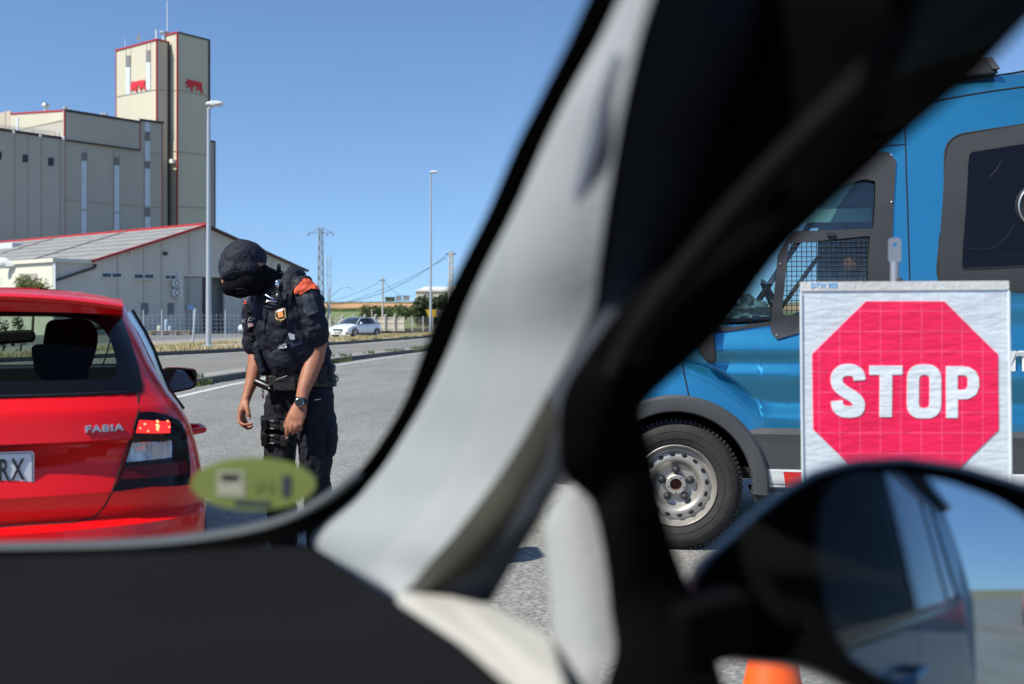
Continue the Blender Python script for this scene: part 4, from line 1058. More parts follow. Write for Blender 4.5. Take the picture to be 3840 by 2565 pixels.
# door handle, lower bumper, reflector, exhaust shadow, wheels
mb = MB(); mb.tube([RW(.80,.84,.80),RW(.862,.90,.803),RW(.862,1.04,.803),RW(.81,1.10,.80)], .014, 8); obj('door_handle', mb, M_rpaint, redcar, smooth=True)
mb = MB(); mb.tube([RW(.80,.62,.93),RW(.845,.66,.925)], .012, 6)
obj('lower_bumper', patch2d([(-.62,.22),(.62,.22),(.66,.34),(.60,.39),(-.60,.39),(-.66,.34)], rsurf, .006, .02, .06), M_black, redcar, smooth=True)
for ly, nm in ((.72,'r'),(3.20,'f')):
    for s in (1,-1):
        c = RW(s*.74, ly, .30); Mw = Matrix((rF, Vector((0,0,1)), rR*s)).transposed()
        w_ = obj('wheel', MB().lathe([(.19,.09),(.22,.10),(.27,.105),(.297,.08),(.30,.03),(.30,-.10)], 28, c, Mw), M_rubber, redcar, smooth=True)
        obj('rim', MB().lathe([(.19,.09),(.17,.06),(.06,.07),(0,.075)], 20, c, Mw), M_alu, w_, smooth=True)
        obj('arch_lip', MB().tube([RW(s*.822, ly+.35*math.cos(a), .30+.35*math.sin(a)) for a in [math.pi*k/12 for k in range(13)]], .012, 5), M_black, redcar)
# interior: seats, mirror, shelf
def inner(name, pts, ly, dep, m=M_vblack, bevel=.02):
    P_ = rpoly(pts, ly); return obj(name, MB().prism([RW(x,ly,z) for x,z in P_],[RW(x,ly+dep,z) for x,z in P_]), m, redcar, bevel=bevel)
def z7(p): return [((a*.306)/.7015, (80+b*.306)/.7015) for a,b in p]
inner('front_seat', z7([(560,430),(620,395),(900,370),(1110,400),(1160,480),(1195,570),(1190,680),(1165,800),(1125,930),(1085,1000),(1075,1140),(520,1140),(520,700)]), 1.75, .25)
inner('head_restraint', z7([(400,705),(430,695),(530,690),(560,1120),(500,1120),(440,1060),(410,960),(385,800),(383,740)]), 1.2, .12)
inner('rear_view_mirror', z7([(-260,520),(0,530),(200,515),(400,512),(430,560),(435,640),(400,665),(0,690),(-260,690)]), 2.45, .03)
inner('mirror_stalk', z7([(132,660),(178,660),(176,712),(136,712)]), 2.44, .02, bevel=0)
obj('dashboard', MB().box(RW(0,2.72,.93),(1.3,.5,.16),rz=TH), M_vblack, redcar)
obj('rear_seat', MB().box(RW(0,.95,.80),(1.22,.16,.42),rz=TH), M_vblack, redcar, bevel=.04)
obj('parcel_shelf', MB().box(RW(0,.5,.955),(1.15,.6,.03),rz=TH), M_vblack, redcar)
obj('shelf_strip', MB().tube([RW(*[rpx(*z2(*z7([(470,1183)])[0]),ly=.35)[0], .35, rpx(*z2(*z7([(470,1183)])[0]),ly=.35)[1]]), RW(rpx(*z2(*z7([(920,1183)])[0]),ly=.35)[0], .35, rpx(*z2(*z7([(920,1183)])[0]),ly=.35)[1])], .004, 5), M_alu, redcar)
obj('floor', MB().box(RW(0,1.7,.35),(1.3,2.6,.04),rz=TH), M_vblack, redcar)
mb = MB(); pp_ = [rpx(*z2(*z7([q])[0]), ly=2.55) for q in ((1350,640),(1320,760),(1190,1150))]; mb.tube([RW(x,2.55,z) for x,z in pp_], .004, 5); obj('cable', mb, M_vblack, redcar)
pp_ = rpx(*z2(*z7([(1195,480)])[0]), ly=2.5); obj('phone_holder', MB().ball(RW(pp_[0],2.5,pp_[1]), (.035,.02,.016)), M_vblack, redcar, smooth=True)

# ================================================================ BLUE VAN
VA = Vector((.988,-.152,0)).normalized(); vp = Plane((.904,5.88), (VA.x, VA.y))
def vn(n): return n
zled = [(-1.2,.98),(-.3,1.02),(-.035,1.0),(.045,.988),(.115,.970),(.21,.928),(.293,.870),(.355,.815),(.405,.772),(.445,.750),(.50,.741),(.6,.739),(1.2,.739),(4.6,.739)]
prof_up = [(0,-.000),(.05,-.042),(.10,-.046),(.235,-.030),(.30,-.040),(.37,-.012),(.50,-.022),(.60,-.0)]
def vOff(t, z):
    o = 0.0
    # tumblehome
    if z > 1.2: o -= lerp([(1.2,0),(1.5,.018),(1.9,.065),(2.12,.115),(2.32,.18),(2.48,.25),(2.58,.32),(2.64,.38),(2.67,.44)], z)
    zl = sum(crv(zled, t+k_*.02) for k_ in range(-3,4))/7; sl = (crv(zled, t+.07)-crv(zled, t-.07))/.14; d = (z - zl)/math.sqrt(1+sl*sl)
    w = smooth01((t+.45)/.5)
    if d > 0:
        # absolute crease heights above the ledge
        if d < .070: o += -.050*(.55*d/.070+.45*smooth01(d/.070))
        else:
            k = slerp_tab([(.735,-.052),(.79,-.056),(.975,-.004),(1.035,-.026),(1.105,.002),(1.23,-.034),(1.34,-.020),(1.5,0)], z)
            o += k
        fade = smooth01((t+.25)/.45); 
        if t < .2: o = o*fade + (1-fade)*( -.02*smooth01(d/.2))
    if d < 0 and t < .5: o += .028*smooth01(-d/.16)*smooth01((.5-t)/.15)
    if z < .735: o -= 0.02*smooth01((.70-z)/.3)
    if t < -.3: o -= .9*((-t-.3)/.7)**2.2 * .55
    return o
def vsurf(t, z, off=0): return vp.at(t, z, vOff(t,z)+off)
def vpx(px, py):
    t, z = vp.tz(px, py)
    for _ in range(6):
        o = vOff(t, z); q = Plane((vp.p0.x+vp.n.x*o, vp.p0.y+vp.n.y*o), (VA.x,VA.y)); t, z = q.tz(px, py)
    return t, z
def z5(x, y): return (2300+.829*x, 900+.829*y)
def z6(x, y): return (2900+.7015*x, 200+.7015*y)
M_vpaint = mat('blue_metallic_paint', (.028,.275,.47), .38, metal=.84, coat=1, spec=.6, coat_r=.10)
M_vplast = mat('grey_plastic_cladding', (.050,.053,.055), .55, var=.12, vscale=5, bump=.12, bscale=180)
M_vsurr = mat('matt_black_guard_plate', (.027,.028,.030), .6, var=.06, vscale=3)
M_vglass = glass('van_side_glass', (.36,.52,.52), .10)
van = thing('van', vp.at(1.6,0,-1.0), 'metallic blue police van with wire window guard and steel wheel behind the STOP sign', 'van')
ztop = [(-.98,.62),(-.97,.80),(-.90,1.02),(-.6,1.14),(-.25,1.24),(0.0,1.30),(.45,1.72),(.90,2.14),(1.15,2.40),(1.45,2.57),(1.8,2.645),(2.3,2.665),(3.5,2.67),(4.45,2.67)]
def zbot(t):
    if abs(t) < .462: return .356+math.sqrt(max(0,.462**2-t*t))
    if abs(t-3.2) < .462: return .356+math.sqrt(max(0,.462**2-(t-3.2)**2))
    return .40
ts = [-.98]; 
while ts[-1] < 4.45: ts.append(ts[-1] + (.012 if -.5 < ts[-1] < .6 or 2.7 < ts[-1] < 3.7 else .04))
NV = 160
hole_v = [vpx(*p) for p in ((2650,1222),(2700,1150),(2930,905),(3120,690),(3240,650),(3306,655),(3306,1075),(3200,1190),(2940,1210))]
mb = MB(); vs = []; grid = {}
for i, t in enumerate(ts):
    a, b = zbot(t), lerp(ztop, t)
    for k in range(NV+1):
        z = a+(b-a)*k/NV; vs.append(vsurf(t, z)); grid[i,k] = (t,z)
fs = []
for i in range(len(ts)-1):
    for k in range(NV):
        tc_ = (grid[i,k][0]+grid[i+1,k+1][0])/2; zc_ = (grid[i,k][1]+grid[i+1,k+1][1])/2
        if inside((tc_,zc_), hole_v): continue
        fs.append((i*(NV+1)+k, (i+1)*(NV+1)+k, (i+1)*(NV+1)+k+1, i*(NV+1)+k+1))
mb.add(vs, fs); vbody = obj('side_panel', mb, M_vpaint, van, smooth='all', weld=False)
# far side, roof/bonnet skin, rear
def vfar(t, z): return vp.at(t, z, -2.0 - vOff(t,z))
mb = MB(); vs = []
tt = [t for t in ts[::6]]+[4.45]
for t in tt:
    zt = lerp(ztop, t); o = vOff(t, zt)
    for f, dz in ((0,0),(.1,.04 if t>.9 else .015),(.3,.06 if t>.9 else .03),(.7,.06 if t>.9 else .03),(.9,.04 if t>.9 else .015),(1,0)):
        vs.append(vp.at(t, zt+dz*(1 if t>-.9 else 0), o+(-2.0-2*o)*f))
fs = []; ws = []
for i in range(len(tt)-1):
    for k in range(5):
        f = (i*6+k,(i+1)*6+k,(i+1)*6+k+1,i*6+k+1)
        (ws if .02 < (tt[i]+tt[i+1])/2 < .95 and 0 <= k <= 4 else fs).append(f)
obj('roof', MB().add(vs, fs), M_vpaint, van, smooth=True)
obj('windscreen', MB().add(vs, ws), M_vglass, van, smooth=True)
mb = MB(); vs = []; fs = []; nz = 24
for t in tt:
    a, b = .40, lerp(ztop, t)
    for k in range(nz+1): vs.append(vfar(t, a+(b-a)*k/nz))
hf = [(.30,1.27),(1.00,1.95),(1.06,2.0),(1.10,1.27)]
for i in range(len(tt)-1):
    for k in range(nz):
        z = .4+(lerp(ztop,tt[i])-.4)*(k+.5)/nz; tm_ = (tt[i]+tt[i+1])/2
        if 1.27 < z < 2.02 and .12+(z-1.27)*.9 < tm_ < 1.12: continue
        fs.append((i*(nz+1)+k,(i+1)*(nz+1)+k,(i+1)*(nz+1)+k+1,i*(nz+1)+k+1))
obj('far_side', MB().add(vs, fs), M_vpaint, van, smooth=True)
mb = MB(); mb.prism([vp.at(4.45,.4,-.02),vp.at(4.45,2.2,-.1),vp.at(4.45,2.6,-.36),vp.at(4.45,2.6,-1.64),vp.at(4.45,2.2,-1.9),vp.at(4.45,.4,-1.98)],[vp.at(4.47,.4,-.02),vp.at(4.47,2.2,-.1),vp.at(4.47,2.6,-.36),vp.at(4.47,2.6,-1.64),vp.at(4.47,2.2,-1.9),vp.at(4.47,.4,-1.98)])
obj('rear_door', mb, M_vpaint, van)
# front bumper, nose
mb = MB(); rings = []
for k in range(13):
    f = k/12; dep = -.45-1.1*f; bul = .09*math.sin(math.pi*f)
    rings.append([vp.at(-.99-bul,.32,dep), vp.at(-1.03-bul,.45,dep), vp.at(-1.01-bul,.66,dep), vp.at(-.93-bul*.5,1.02,dep), vp.at(-.7,.9,dep), vp.at(-.7,.32,dep)])
obj('front_bumper', mb.loft(rings), M_vplast, van, smooth=True)
# floor and inner arch
mb = MB(); mb.box(vp.at(1.8,.42,-1.0), (5.2,1.8,.06), rz=math.atan2(VA.y,VA.x)); obj('underbody', mb, M_vblack, van)
mb = MB(); mb.box(vp.at(1.30,1.2,-1.0), (.04,1.55,1.7), rz=math.atan2(VA.y,VA.x)); obj('bulkhead', mb, M_vblack, van)
mb = MB(); rr_ = []
for k in range(17):
    a = math.pi*k/16; rr_.append([vp.at(.462*math.cos(a), .356+.462*math.sin(a), -.02), vp.at(.462*math.cos(a), .356+.462*math.sin(a), -.45)])
mb.add([p for r_ in rr_ for p in r_], [(2*i,2*i+1,2*i+3,2*i+2) for i in range(16)])
mb.add([vp.at(.48*math.cos(math.pi*k/16), .356+.48*math.sin(math.pi*k/16), -.46) for k in range(17)], [tuple(range(17))]); obj('wheel_arch_liner', mb, M_vblack, van)
# cladding along the sill, with an upward facing bevel
SB = .357
def clad(t, z, off): 
    b = lerp([(.34,-.012),(.38,.006),(.60,.012),(.655,.020),(.662,.018),(.70,-.022),(.708,-.03)], z)
    return vp.at(t, z, b+off+ (-.0))
sill = [(.455,.345),(2.72,.345),(2.72,.704),(.300,.704),(.36,.62),(.42,.50)]
obj('sill_cladding', patch2d(sill, clad, .003, .03, .021), M_vplast, van, smooth=35)
obj('sill_cladding', patch2d([(3.68,.345),(4.45,.345),(4.45,.704),(3.66,.704)], clad, .003, .03, .021), M_vplast, van, smooth=35)
obj('bumper_corner', patch2d([(-.97,.34),(-.48,.34),(-.46,.50),(-.40,.62),(-.34,.704),(-.97,.70)], lambda t,z,o: vp.at(t,z,vOff(t,.6)+.012+o), .003, .03, .08), M_vplast, van, smooth=35)
for c0 in (0, 3.2):
    mb = MB(); rings = []
    for k in range(41):
        a = R(-4)+R(188)*k/40; ca, sa = math.cos(a), math.sin(a)
        def P_(r_, o): return vp.at(c0+r_*ca*(1.0 if ca<0 else 1.0), .356+r_*sa, o)
        rings.append([P_(.413,-.10), P_(.410,.030), P_(.418,.044), P_(.455,.050), P_(.488,.046), P_(.503,.030), P_(.505,-.06)])
    obj('wheel_arch_trim', mb.loft(rings), M_vplast, van, smooth=35)
# reflective stripe: white and red blocks
M_vwhite = mat('reflective_white', (.62,.62,.60), .5, var=.15, vscale=14)
M_vred = mat('reflective_red', (.60,.02,.015), .45)
tcur = .418; alt = 0; tabs = [.418,.575,.80,1.03,1.26,1.49,1.72,1.95,2.18,2.41]
for a, b in zip(tabs, tabs[1:]):
    obj('reflective_block', patch2d([(a+.012*(a>.5),.362),(b,.362),(b,.448),(a,.448)] if a > .5 else [(.445,.362),(b+.012,.362),(b,.448),(.42,.448)], lambda t,z,o: clad(t,z,o), .006, .006, .2), M_vwhite if alt % 2 == 0 else M_vred, van); alt += 1
obj('stripe_edge', patch2d([(.405,.448),(2.6,.448),(2.6,.460),(.41,.460)], clad, .007, .006, .3), M_white, van)
mb = MB(); q = vp.at(.62,.315,-.05); mb.prism([vp.at(.40,.335,0),vp.at(.95,.335,0),vp.at(.85,.27,0),vp.at(.43,.27,0)],[vp.at(.40,.335,-.25),vp.at(.95,.335,-.25),vp.at(.85,.27,-.25),vp.at(.43,.27,-.25)]); obj('step', mb, M_black, van, bevel=.01)
# scuffs of dried mud on cladding
rm = random.Random(3); mb = MB()
for _ in range(70):
    t = rm.choice([rm.gauss(.40,.03), rm.uniform(.45,.9)]); z = rm.uniform(.36,.44) if t < .46 else (rm.uniform(.448,.475) if rm.random()<.5 else rm.uniform(.36,.42)); l_ = rm.uniform(.004,.022); a = rm.uniform(.3,1.1)
    c1, s1 = math.cos(a)*l_, math.sin(a)*l_; w_ = .0012
    if t < .40 and z < .5 and (t*t+(z-.356)**2)**.5 < .42: continue
    mb.add([clad(t,z,.036) if t<.5 else clad(t,z,.014), clad(t+w_,z-w_,.036) if t<.5 else clad(t+w_,z-w_,.014), clad(t+c1,z+s1,.036) if t<.5 else clad(t+c1,z+s1,.014)], [(0,1,2)])
obj('mud_splashes', mb, mat('dry_mud',(.45,.42,.36),.9), van, weld=False, kind='stuff')
# seams
def vseam(pts, r_=.004, name='panel_gap'):
    P = [vpx(*p) for p in pts]; out = []
    for (a, b), (c, d) in zip(P, P[1:]):
        for k in range(6): out.append(vsurf(a+(c-a)*k/6, b+(d-b)*k/6, .0))
    out.append(vsurf(*P[-1], 0)); obj(name, MB().tube(out, r_, 6), M_vblack, van)
vseam([(3391,390),(3393,474),(3396,545),(3398,649),(3406,873),(3412,1052),(3420,1300),(3425,1590)])
vseam([(3240,566),(3293,551),(3395,541)]); vseam([z5(303,470),z5(305,510),z5(315,575),z5(330,650),z5(345,720),z5(357,782)])
vseam([(3440,400),(3510,379),(3600,362),(3700,345),(3840,326),(4000,300)], .006, 'roof_gutter')
vseam([(3500,330),(3587,312),(3840,267),(4000,240)], .006, 'roof_gutter')
# front door guard plate (matt black surround) with window opening and wire guard
def pts(fn, L): return [vpx(*fn(a,b)) for a,b in L]
so = [vpx(*p) for p in ((2860,1000),(2918,950),(2980,860),(3120,690),(3215,590),(3280,572),(3321,572),(3359,600),(3349,761),(3340,1052),(3335,1230),(3300,1262),(2998,1245),(2914,1272),(2895,1240),(2889,1200))]
so = [vpx(*p) for p in ((2914,1272),(2893,1248),(2889,1215),(2897,1150),(2916,960),(2945,905),(3120,690),(3215,590),(3270,572),(3330,572),(3359,603),(3349,761),(3340,1052),(3332,1200),(3310,1210),(3100,1225),(2998,1248))]
h1 = rounded([vpx(*p) for p in ((2975,868),(3085,758),(3150,700),(3240,672),(3282,680),(3281,760),(3273,858))], .012)
h2 = rounded([vpx(*p) for p in ((2931,1172),(2945,1040),(2956,915),(3261,885),(3256,960),(3247,1150),(3235,1165),(2945,1182))], .01)
obj('window_guard_plate', patch2d(so, vsurf, .012, .010, .08, [h1, h2]), M_vsurr, van, smooth=30)
# the glass of the door and quarter light, set behind
obj('door_glass', patch2d(hole_v, vsurf, -.012, 0, .08), M_vglass, van, smooth=True)
mb = MB()
u0, u1 = min(p[0] for p in h2), max(p[0] for p in h2); v0, v1 = min(p[1] for p in h2), max(p[1] for p in h2)
k = 0; u = u0
while u < u1:
    zs = [v0+(v1-v0)*i/30 for i in range(31) if inside((u, v0+(v1-v0)*i/30), h2)]
    if len(zs) > 1: mb.tube([vsurf(u, zs[0]-.012, .004), vsurf(u, zs[-1]+.012, .004)], .0021, 5)
    u += .0265
v = v0
while v < v1:
    xs_ = [u0+(u1-u0)*i/30 for i in range(31) if inside((u0+(u1-u0)*i/30, v), h2)]
    if len(xs_) > 1: mb.tube([vsurf(xs_[0]-.012, v, .006), vsurf(xs_[-1]+.012, v, .006)], .0021, 5)
    v += .0265
obj('wire_guard', mb, M_black, van, weld=False)
for p in ((3341,583),(3341,759),(3331,935),(2911,1256),(2925,990)):
    t, z = vpx(*p); obj('screw', MB().ball(vsurf(t, z, .014), .006, 8, 6), M_chrome, van, smooth=True)
mb = MB(); q = vpx(*z6(303,968)); mb.box(vsurf(q[0],q[1],.02), (.04,.02,.02), rz=math.atan2(VA.y,VA.x)); obj('latch', mb, M_black, van)
# belt trim under the quarter light
vseam([z5(450,392),z5(540,402)], .006, 'belt_trim')
P1 = [z5(448,385),z5(540,392),z5(715,368),z5(715,385),z5(540,410),z5(455,420)]
obj('belt_trim', patch2d([vpx(*p) for p in P1], vsurf, .008, .01, .08), M_black, van)
# windscreen pillar of the van in front of the door glass
ap = [(2600,1290),(2650,1212),(2720,1125),(2850,965),(2960,838),(3090,690),(3200,600)]
ap = [vpx(*p) for p in ap]
obj('windscreen_pillar', MB().tube([vsurf(t,z,-.012) for t,z in ap], .030, 10), M_vpaint, van, smooth=True)
obj('pillar_seal', MB().tube([vsurf(t+.028,z-.010,.004) for t,z in ap], .006, 6), M_rubber, van, smooth=True)
# pale sheets added behind the cab glass to stand for its white reflections
rq = random.Random(8)
for i, (t0, z0, w_, h_, dep) in enumerate(((.22,1.29,.16,.13,-.22),(.37,1.30,.16,.14,-.30),(.30,1.28,.22,.07,-.16))):
    mb = MB(); n = 9; vs = []
    for a in range(n):
        for b in range(n):
            u, v = a/(n-1), b/(n-1); vs.append(vp.at(t0+w_*u, z0+h_*v*(1-.5*u)+.02*noise.noise((u*4,v*4,i)), dep-.16*v+.05*noise.noise((u*5,v*5,i+7))))
    mb.add(vs, [(a*n+b,(a+1)*n+b,(a+1)*n+b+1,a*n+b+1) for a in range(n-1) for b in range(n-1)])
    obj('reflection_sheet', mb, mat('pale_reflection%d'%i, (.34,.37,.40), .3, bump=.6, bscale=30), van)
# van interior things seen through the glass
ang = math.atan2(VA.y, VA.x)
M_int = mat('van_interior_grey', (.05,.055,.058), .7)
obj('dashboard', MB().loft([[vp.at(.15,1.05,-.25-1.5*f),vp.at(.22,1.32,-.25-1.5*f),vp.at(.55,1.35,-.25-1.5*f),vp.at(.62,1.05,-.25-1.5*f)] for f in (0,1)]), M_int, van, bevel=.03)
obj('seat', MB().loft([[vp.at(1.06,1.1,-.35-.45*f),vp.at(1.12,1.75,-.35-.45*f),vp.at(1.22,1.78,-.35-.45*f),vp.at(1.26,1.1,-.35-.45*f)] for f in (0,1)]), M_vblack, van, bevel=.05)
obj('seat', MB().loft([[vp.at(1.06,1.1,-1.2-.45*f),vp.at(1.12,1.75,-1.2-.45*f),vp.at(1.22,1.78,-1.2-.45*f),vp.at(1.26,1.1,-1.2-.45*f)] for f in (0,1)]), M_vblack, van, bevel=.05)
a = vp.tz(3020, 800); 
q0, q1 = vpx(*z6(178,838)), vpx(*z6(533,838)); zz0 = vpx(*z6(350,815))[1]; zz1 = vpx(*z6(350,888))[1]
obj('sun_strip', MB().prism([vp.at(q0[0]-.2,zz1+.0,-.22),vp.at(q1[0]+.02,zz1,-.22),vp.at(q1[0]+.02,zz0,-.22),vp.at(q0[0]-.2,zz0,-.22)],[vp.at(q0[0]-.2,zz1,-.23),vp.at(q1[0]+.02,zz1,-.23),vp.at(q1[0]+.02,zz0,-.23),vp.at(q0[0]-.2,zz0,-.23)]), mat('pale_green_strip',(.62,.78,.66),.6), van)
obj('roof_lining', MB().prism([vp.at(.9,zz0+.02,-.2),vp.at(1.3,zz0+.05,-.2),vp.at(1.3,2.2,-.2),vp.at(1.1,2.2,-.2)],[vp.at(.9,zz0+.02,-1.8),vp.at(1.3,zz0+.05,-1.8),vp.at(1.3,2.2,-1.8),vp.at(1.1,2.2,-1.8)]), mat('headlining',(.10,.16,.17),.8), van)
mb = MB(); mb.tube([vp.at(.62,1.34,-.6),vp.at(.82,1.62,-.62),vp.at(.98,1.80,-.6)], .014, 6); mb.box(vp.at(.98,1.80,-.6),(.12,.06,.05),rz=ang); mb.tube([vp.at(.45,1.30,-.9),vp.at(.85,1.9,-.95)], .02, 6); obj('radio_mount', mb, M_vblack, van)
mb = MB(); mb.lathe([(.17,0),(.19,.015),(.21,0),(.19,-.015),(.17,0)], 24, vp.at(.66,1.36,-1.45), Matrix.Rotation(ang,3,'Z')@Matrix.Rotation(R(65),3,'Y')); obj('steering_wheel', mb, M_vblack, van, smooth=True)
obj('orange_vest', MB().ball(vp.at(1.10,1.62,-1.0), (.05,.12,.06)), mat('orange_cloth',(.6,.12,.04),.8), van)
# rear side window: surround, dark pane, round vent
ro = rounded([vpx(*p) for p in ((3508,1078),(3538,500),(3585,470),(3640,500),(3620,506),)][:0] or [vpx(3508,1080), vpx(3545,512), vpx(4500,365), vpx(4500,1120)], .11, 8)
gi_ = rounded([vpx(3603,1010), vpx(3631,573), vpx(4380,455), vpx(4380,972)], .03, 6)
ro[-0:] = ro[-0:]
obj('rear_window_surround', patch2d(ro, vsurf, .006, .008, .08, []), M_vsurr, van, smooth=True)
M_tint = mat('dark_tinted_glass', (.004,.005,.010), .05, spec=.22)
rw = obj('rear_side_window', patch2d(gi_, vsurf, .009, .004, .1), M_tint, van, smooth=True)
obj('window_seal', MB().tube([vsurf(u,v,.009) for u,v in gi_]+[vsurf(*gi_[0],.009)], .003, 5), M_rubber, van)
obj('window_seal', MB().tube([vsurf(u,v,.005) for u,v in ro]+[vsurf(*ro[0],.005)], .006, 5), M_rubber, van)
cv = vpx(3905, 775); Mv = Matrix((VA, Vector((0,0,1)), vp.n)).transposed()
obj('round_vent', MB().lathe([(.0,.02),(.085,.02),(.09,.03),(.125,.04),(.135,.02),(.135,.0)], 36, vsurf(cv[0],cv[1],.0), Mv), M_black, van, smooth=40)
obj('vent_ring', MB().lathe([(.118,.040),(.123,.046),(.128,.040)], 36, vsurf(cv[0],cv[1],.0), Mv), M_alu, van, smooth=True)
obj('cable', MB().tube([vsurf(*vpx(*z6(a,b)), .012) for a,b in ((1010,1042),(1080,1050),(1150,1050),(1210,1020),(1260,960),(1290,910))], .0020, 5), M_vblack, van)
obj('scratch', MB().tube([vsurf(*vpx(*z6(a,b)), .0125) for a,b in ((1150,663),(1180,635),(1215,580))], .0007, 4), M_vplast, van)
# letter on the side panel
m0 = vpx(3781,1388); m1 = vpx(3781,1314); tm = text_mesh('m', .15, .0006, .004, 1, 1.1)
hh = max(v.y for v in tm.v); x0_ = min(v.x for v in tm.v); sc = (m1[1]-m0[1])/hh
mapped(tm, lambda v: vsurf(m0[0]+(v.x-x0_)*sc, m0[1]+v.y*sc, .0035+v.z)); obj('letter', tm, M_white, van)
# roof box / light bar
q = vpx(3660, 285); mb = MB(); RZ = .075
obj('roof_box', MB().prism([vp.at(q[0]-.35,2.610,-.30),vp.at(q[0]+.10,2.640,-.30),vp.at(q[0]+.055,2.740,-.33),vp.at(q[0]-.30,2.720,-.33)],[vp.at(q[0]-.35,2.610,-1.6),vp.at(q[0]+.10,2.640,-1.6),vp.at(q[0]+.055,2.740,-1.57),vp.at(q[0]-.30,2.720,-1.57)]), M_black, van, bevel=.012)
obj('roof_box_side', MB().prism([vp.at(q[0]+.06,2.660,-.285),vp.at(q[0]+.10,2.660,-.285),vp.at(q[0]+.065,2.730,-.31),vp.at(q[0]+.03,2.730,-.31)],[vp.at(q[0]+.06,2.660,-.32),vp.at(q[0]+.10,2.660,-.32),vp.at(q[0]+.065,2.730,-.33),vp.at(q[0]+.03,2.730,-.33)]), M_vplast, van)
# door mirror of the van (dark, pointed lower end)
mp_ = [z5(330,440),z5(365,465),z5(395,520),z5(425,552),z5(450,558),z5(465,545),z5(463,490),z5(455,420),z5(440,330),z5(380,300)]
P = [vpx(*p) for p in mp_]; cu, cv_ = sum(p[0] for p in P)/len(P), sum(p[1] for p in P)/len(P)
obj('door_mirror', MB().loft([[vp.at(cu+(u-cu)*f, cv_+(v-cv_)*f, o) for u,v in P] for o,f in ((.012,.9),(.02,1),(.045,.98),(.055,.85))]), M_black, van, smooth=True)
# ---- wheels
Mwh = Matrix((VA, Vector((0,0,1)), vp.n)).transposed()
M_steel = mat('painted_steel', (.42,.40,.36), .40, metal=.6, var=.12, vscale=9)
def van_wheel(c0, dep, s=1):
    c = vp.at(c0, .357, dep); M_ = Mwh
    w_ = obj('wheel', MB().lathe([(.222,-.02),(.228,-.004),(.240,.004),(.262,.010),(.285,.014),(.310,.012),(.335,-.002),(.349,-.022),(.356,-.045),(.357,-.12),(.356,-.21),(.33,-.24),(.22,-.23)], 72, c, M_), M_rubber, van, smooth=35, label='black tyre with steel wheel')
    mb = MB()
    for k in range(84):
        a = 2*math.pi*k/84
        Mr = M_ @ Matrix.Rotation(a, 3, 'Z')
        mb.box(c + Mr@Vector((.348,0,-.03)), (.020,.014,.03), M=Mr@Matrix.Rotation(R(35),3,'Y'))
        for dd in (-.08,-.13,-.18): mb.box(c + Mr@Vector((.3575,0,dd)), (.006,.016,.036), M=Mr)
    obj('tread', mb, M_rubber, w_, kind='stuff')
    mb = MB(); mb.lathe([(.262,.0115),(.263,.0135),(.264,.0115)], 72, c, M_); mb.lathe([(.300,.0135),(.3015,.0155),(.303,.0135)], 72, c, M_); obj('sidewall_ring', mb, M_rubber, w_)
    rim = obj('rim', MB().lathe([(.224,-.012),(.226,.0),(.222,.004),(.216,-.004),(.208,-.030),(.196,-.046),(.188,-.046),(.182,-.036),(.165,-.026),(.148,-.024),(.136,-.030),(.122,-.052),(.112,-.066),(.100,-.070),(.062,-.068),(.058,-.055),(.056,-.040),(.050,-.036),(.034,-.037),(.031,-.045),(.030,-.09),(.0,-.09)], 72, c, M_), M_steel, w_, smooth=35)
    for k in range(16):
        a = 2*math.pi*(k+.3)/16; Mr = M_ @ Matrix.Rotation(a, 3, 'Z')
        mb = MB(); mb.ball(c + Mr@Vector((.168,0,-.0285)), (.0115,.0165,.007), 12, 8, Mr); obj('rim_hole', mb, M_vblack, rim, smooth=True)
    for k in range(5):
        a = R(90+72*k); Mr = M_ @ Matrix.Rotation(a, 3, 'Z')
        mb = MB().lathe([(.0215,-.07),(.0215,-.045),(.019,-.036),(.012,-.028),(0,-.026)], 14, c + Mr@Vector((.082,0,0)), M_); obj('wheel_nut_cap', mb, M_black, rim, smooth=True)
    for k in range(5):
        a = R(54+72*k); Mr = M_ @ Matrix.Rotation(a, 3, 'Z')
        mb = MB().lathe([(.004,-.038),(.004,-.034),(0,-.034)], 8, c + Mr@Vector((.044,0,0)), M_); obj('hub_bolt', mb, M_black, rim)
    obj('hub_rust', MB().lathe([(.029,-.046),(.029,-.088),(0,-.088)], 20, c, M_), mat('rusty_hub',(.16,.06,.03),.8), rim)
    obj('brake_disc', MB().lathe([(.2,-.12),(0,-.12)], 20, c, M_), M_vblack, w_)
van_wheel(0, .0); van_wheel(3.2, .0)
for c0 in (0, 3.2): obj('wheel', MB().lathe([(.0,0),(.22,0),(.34,0),(.357,-.03),(.357,.18),(.22,.2)], 30, vp.at(c0,.357,-1.95), Mwh), M_rubber, van, smooth=30)

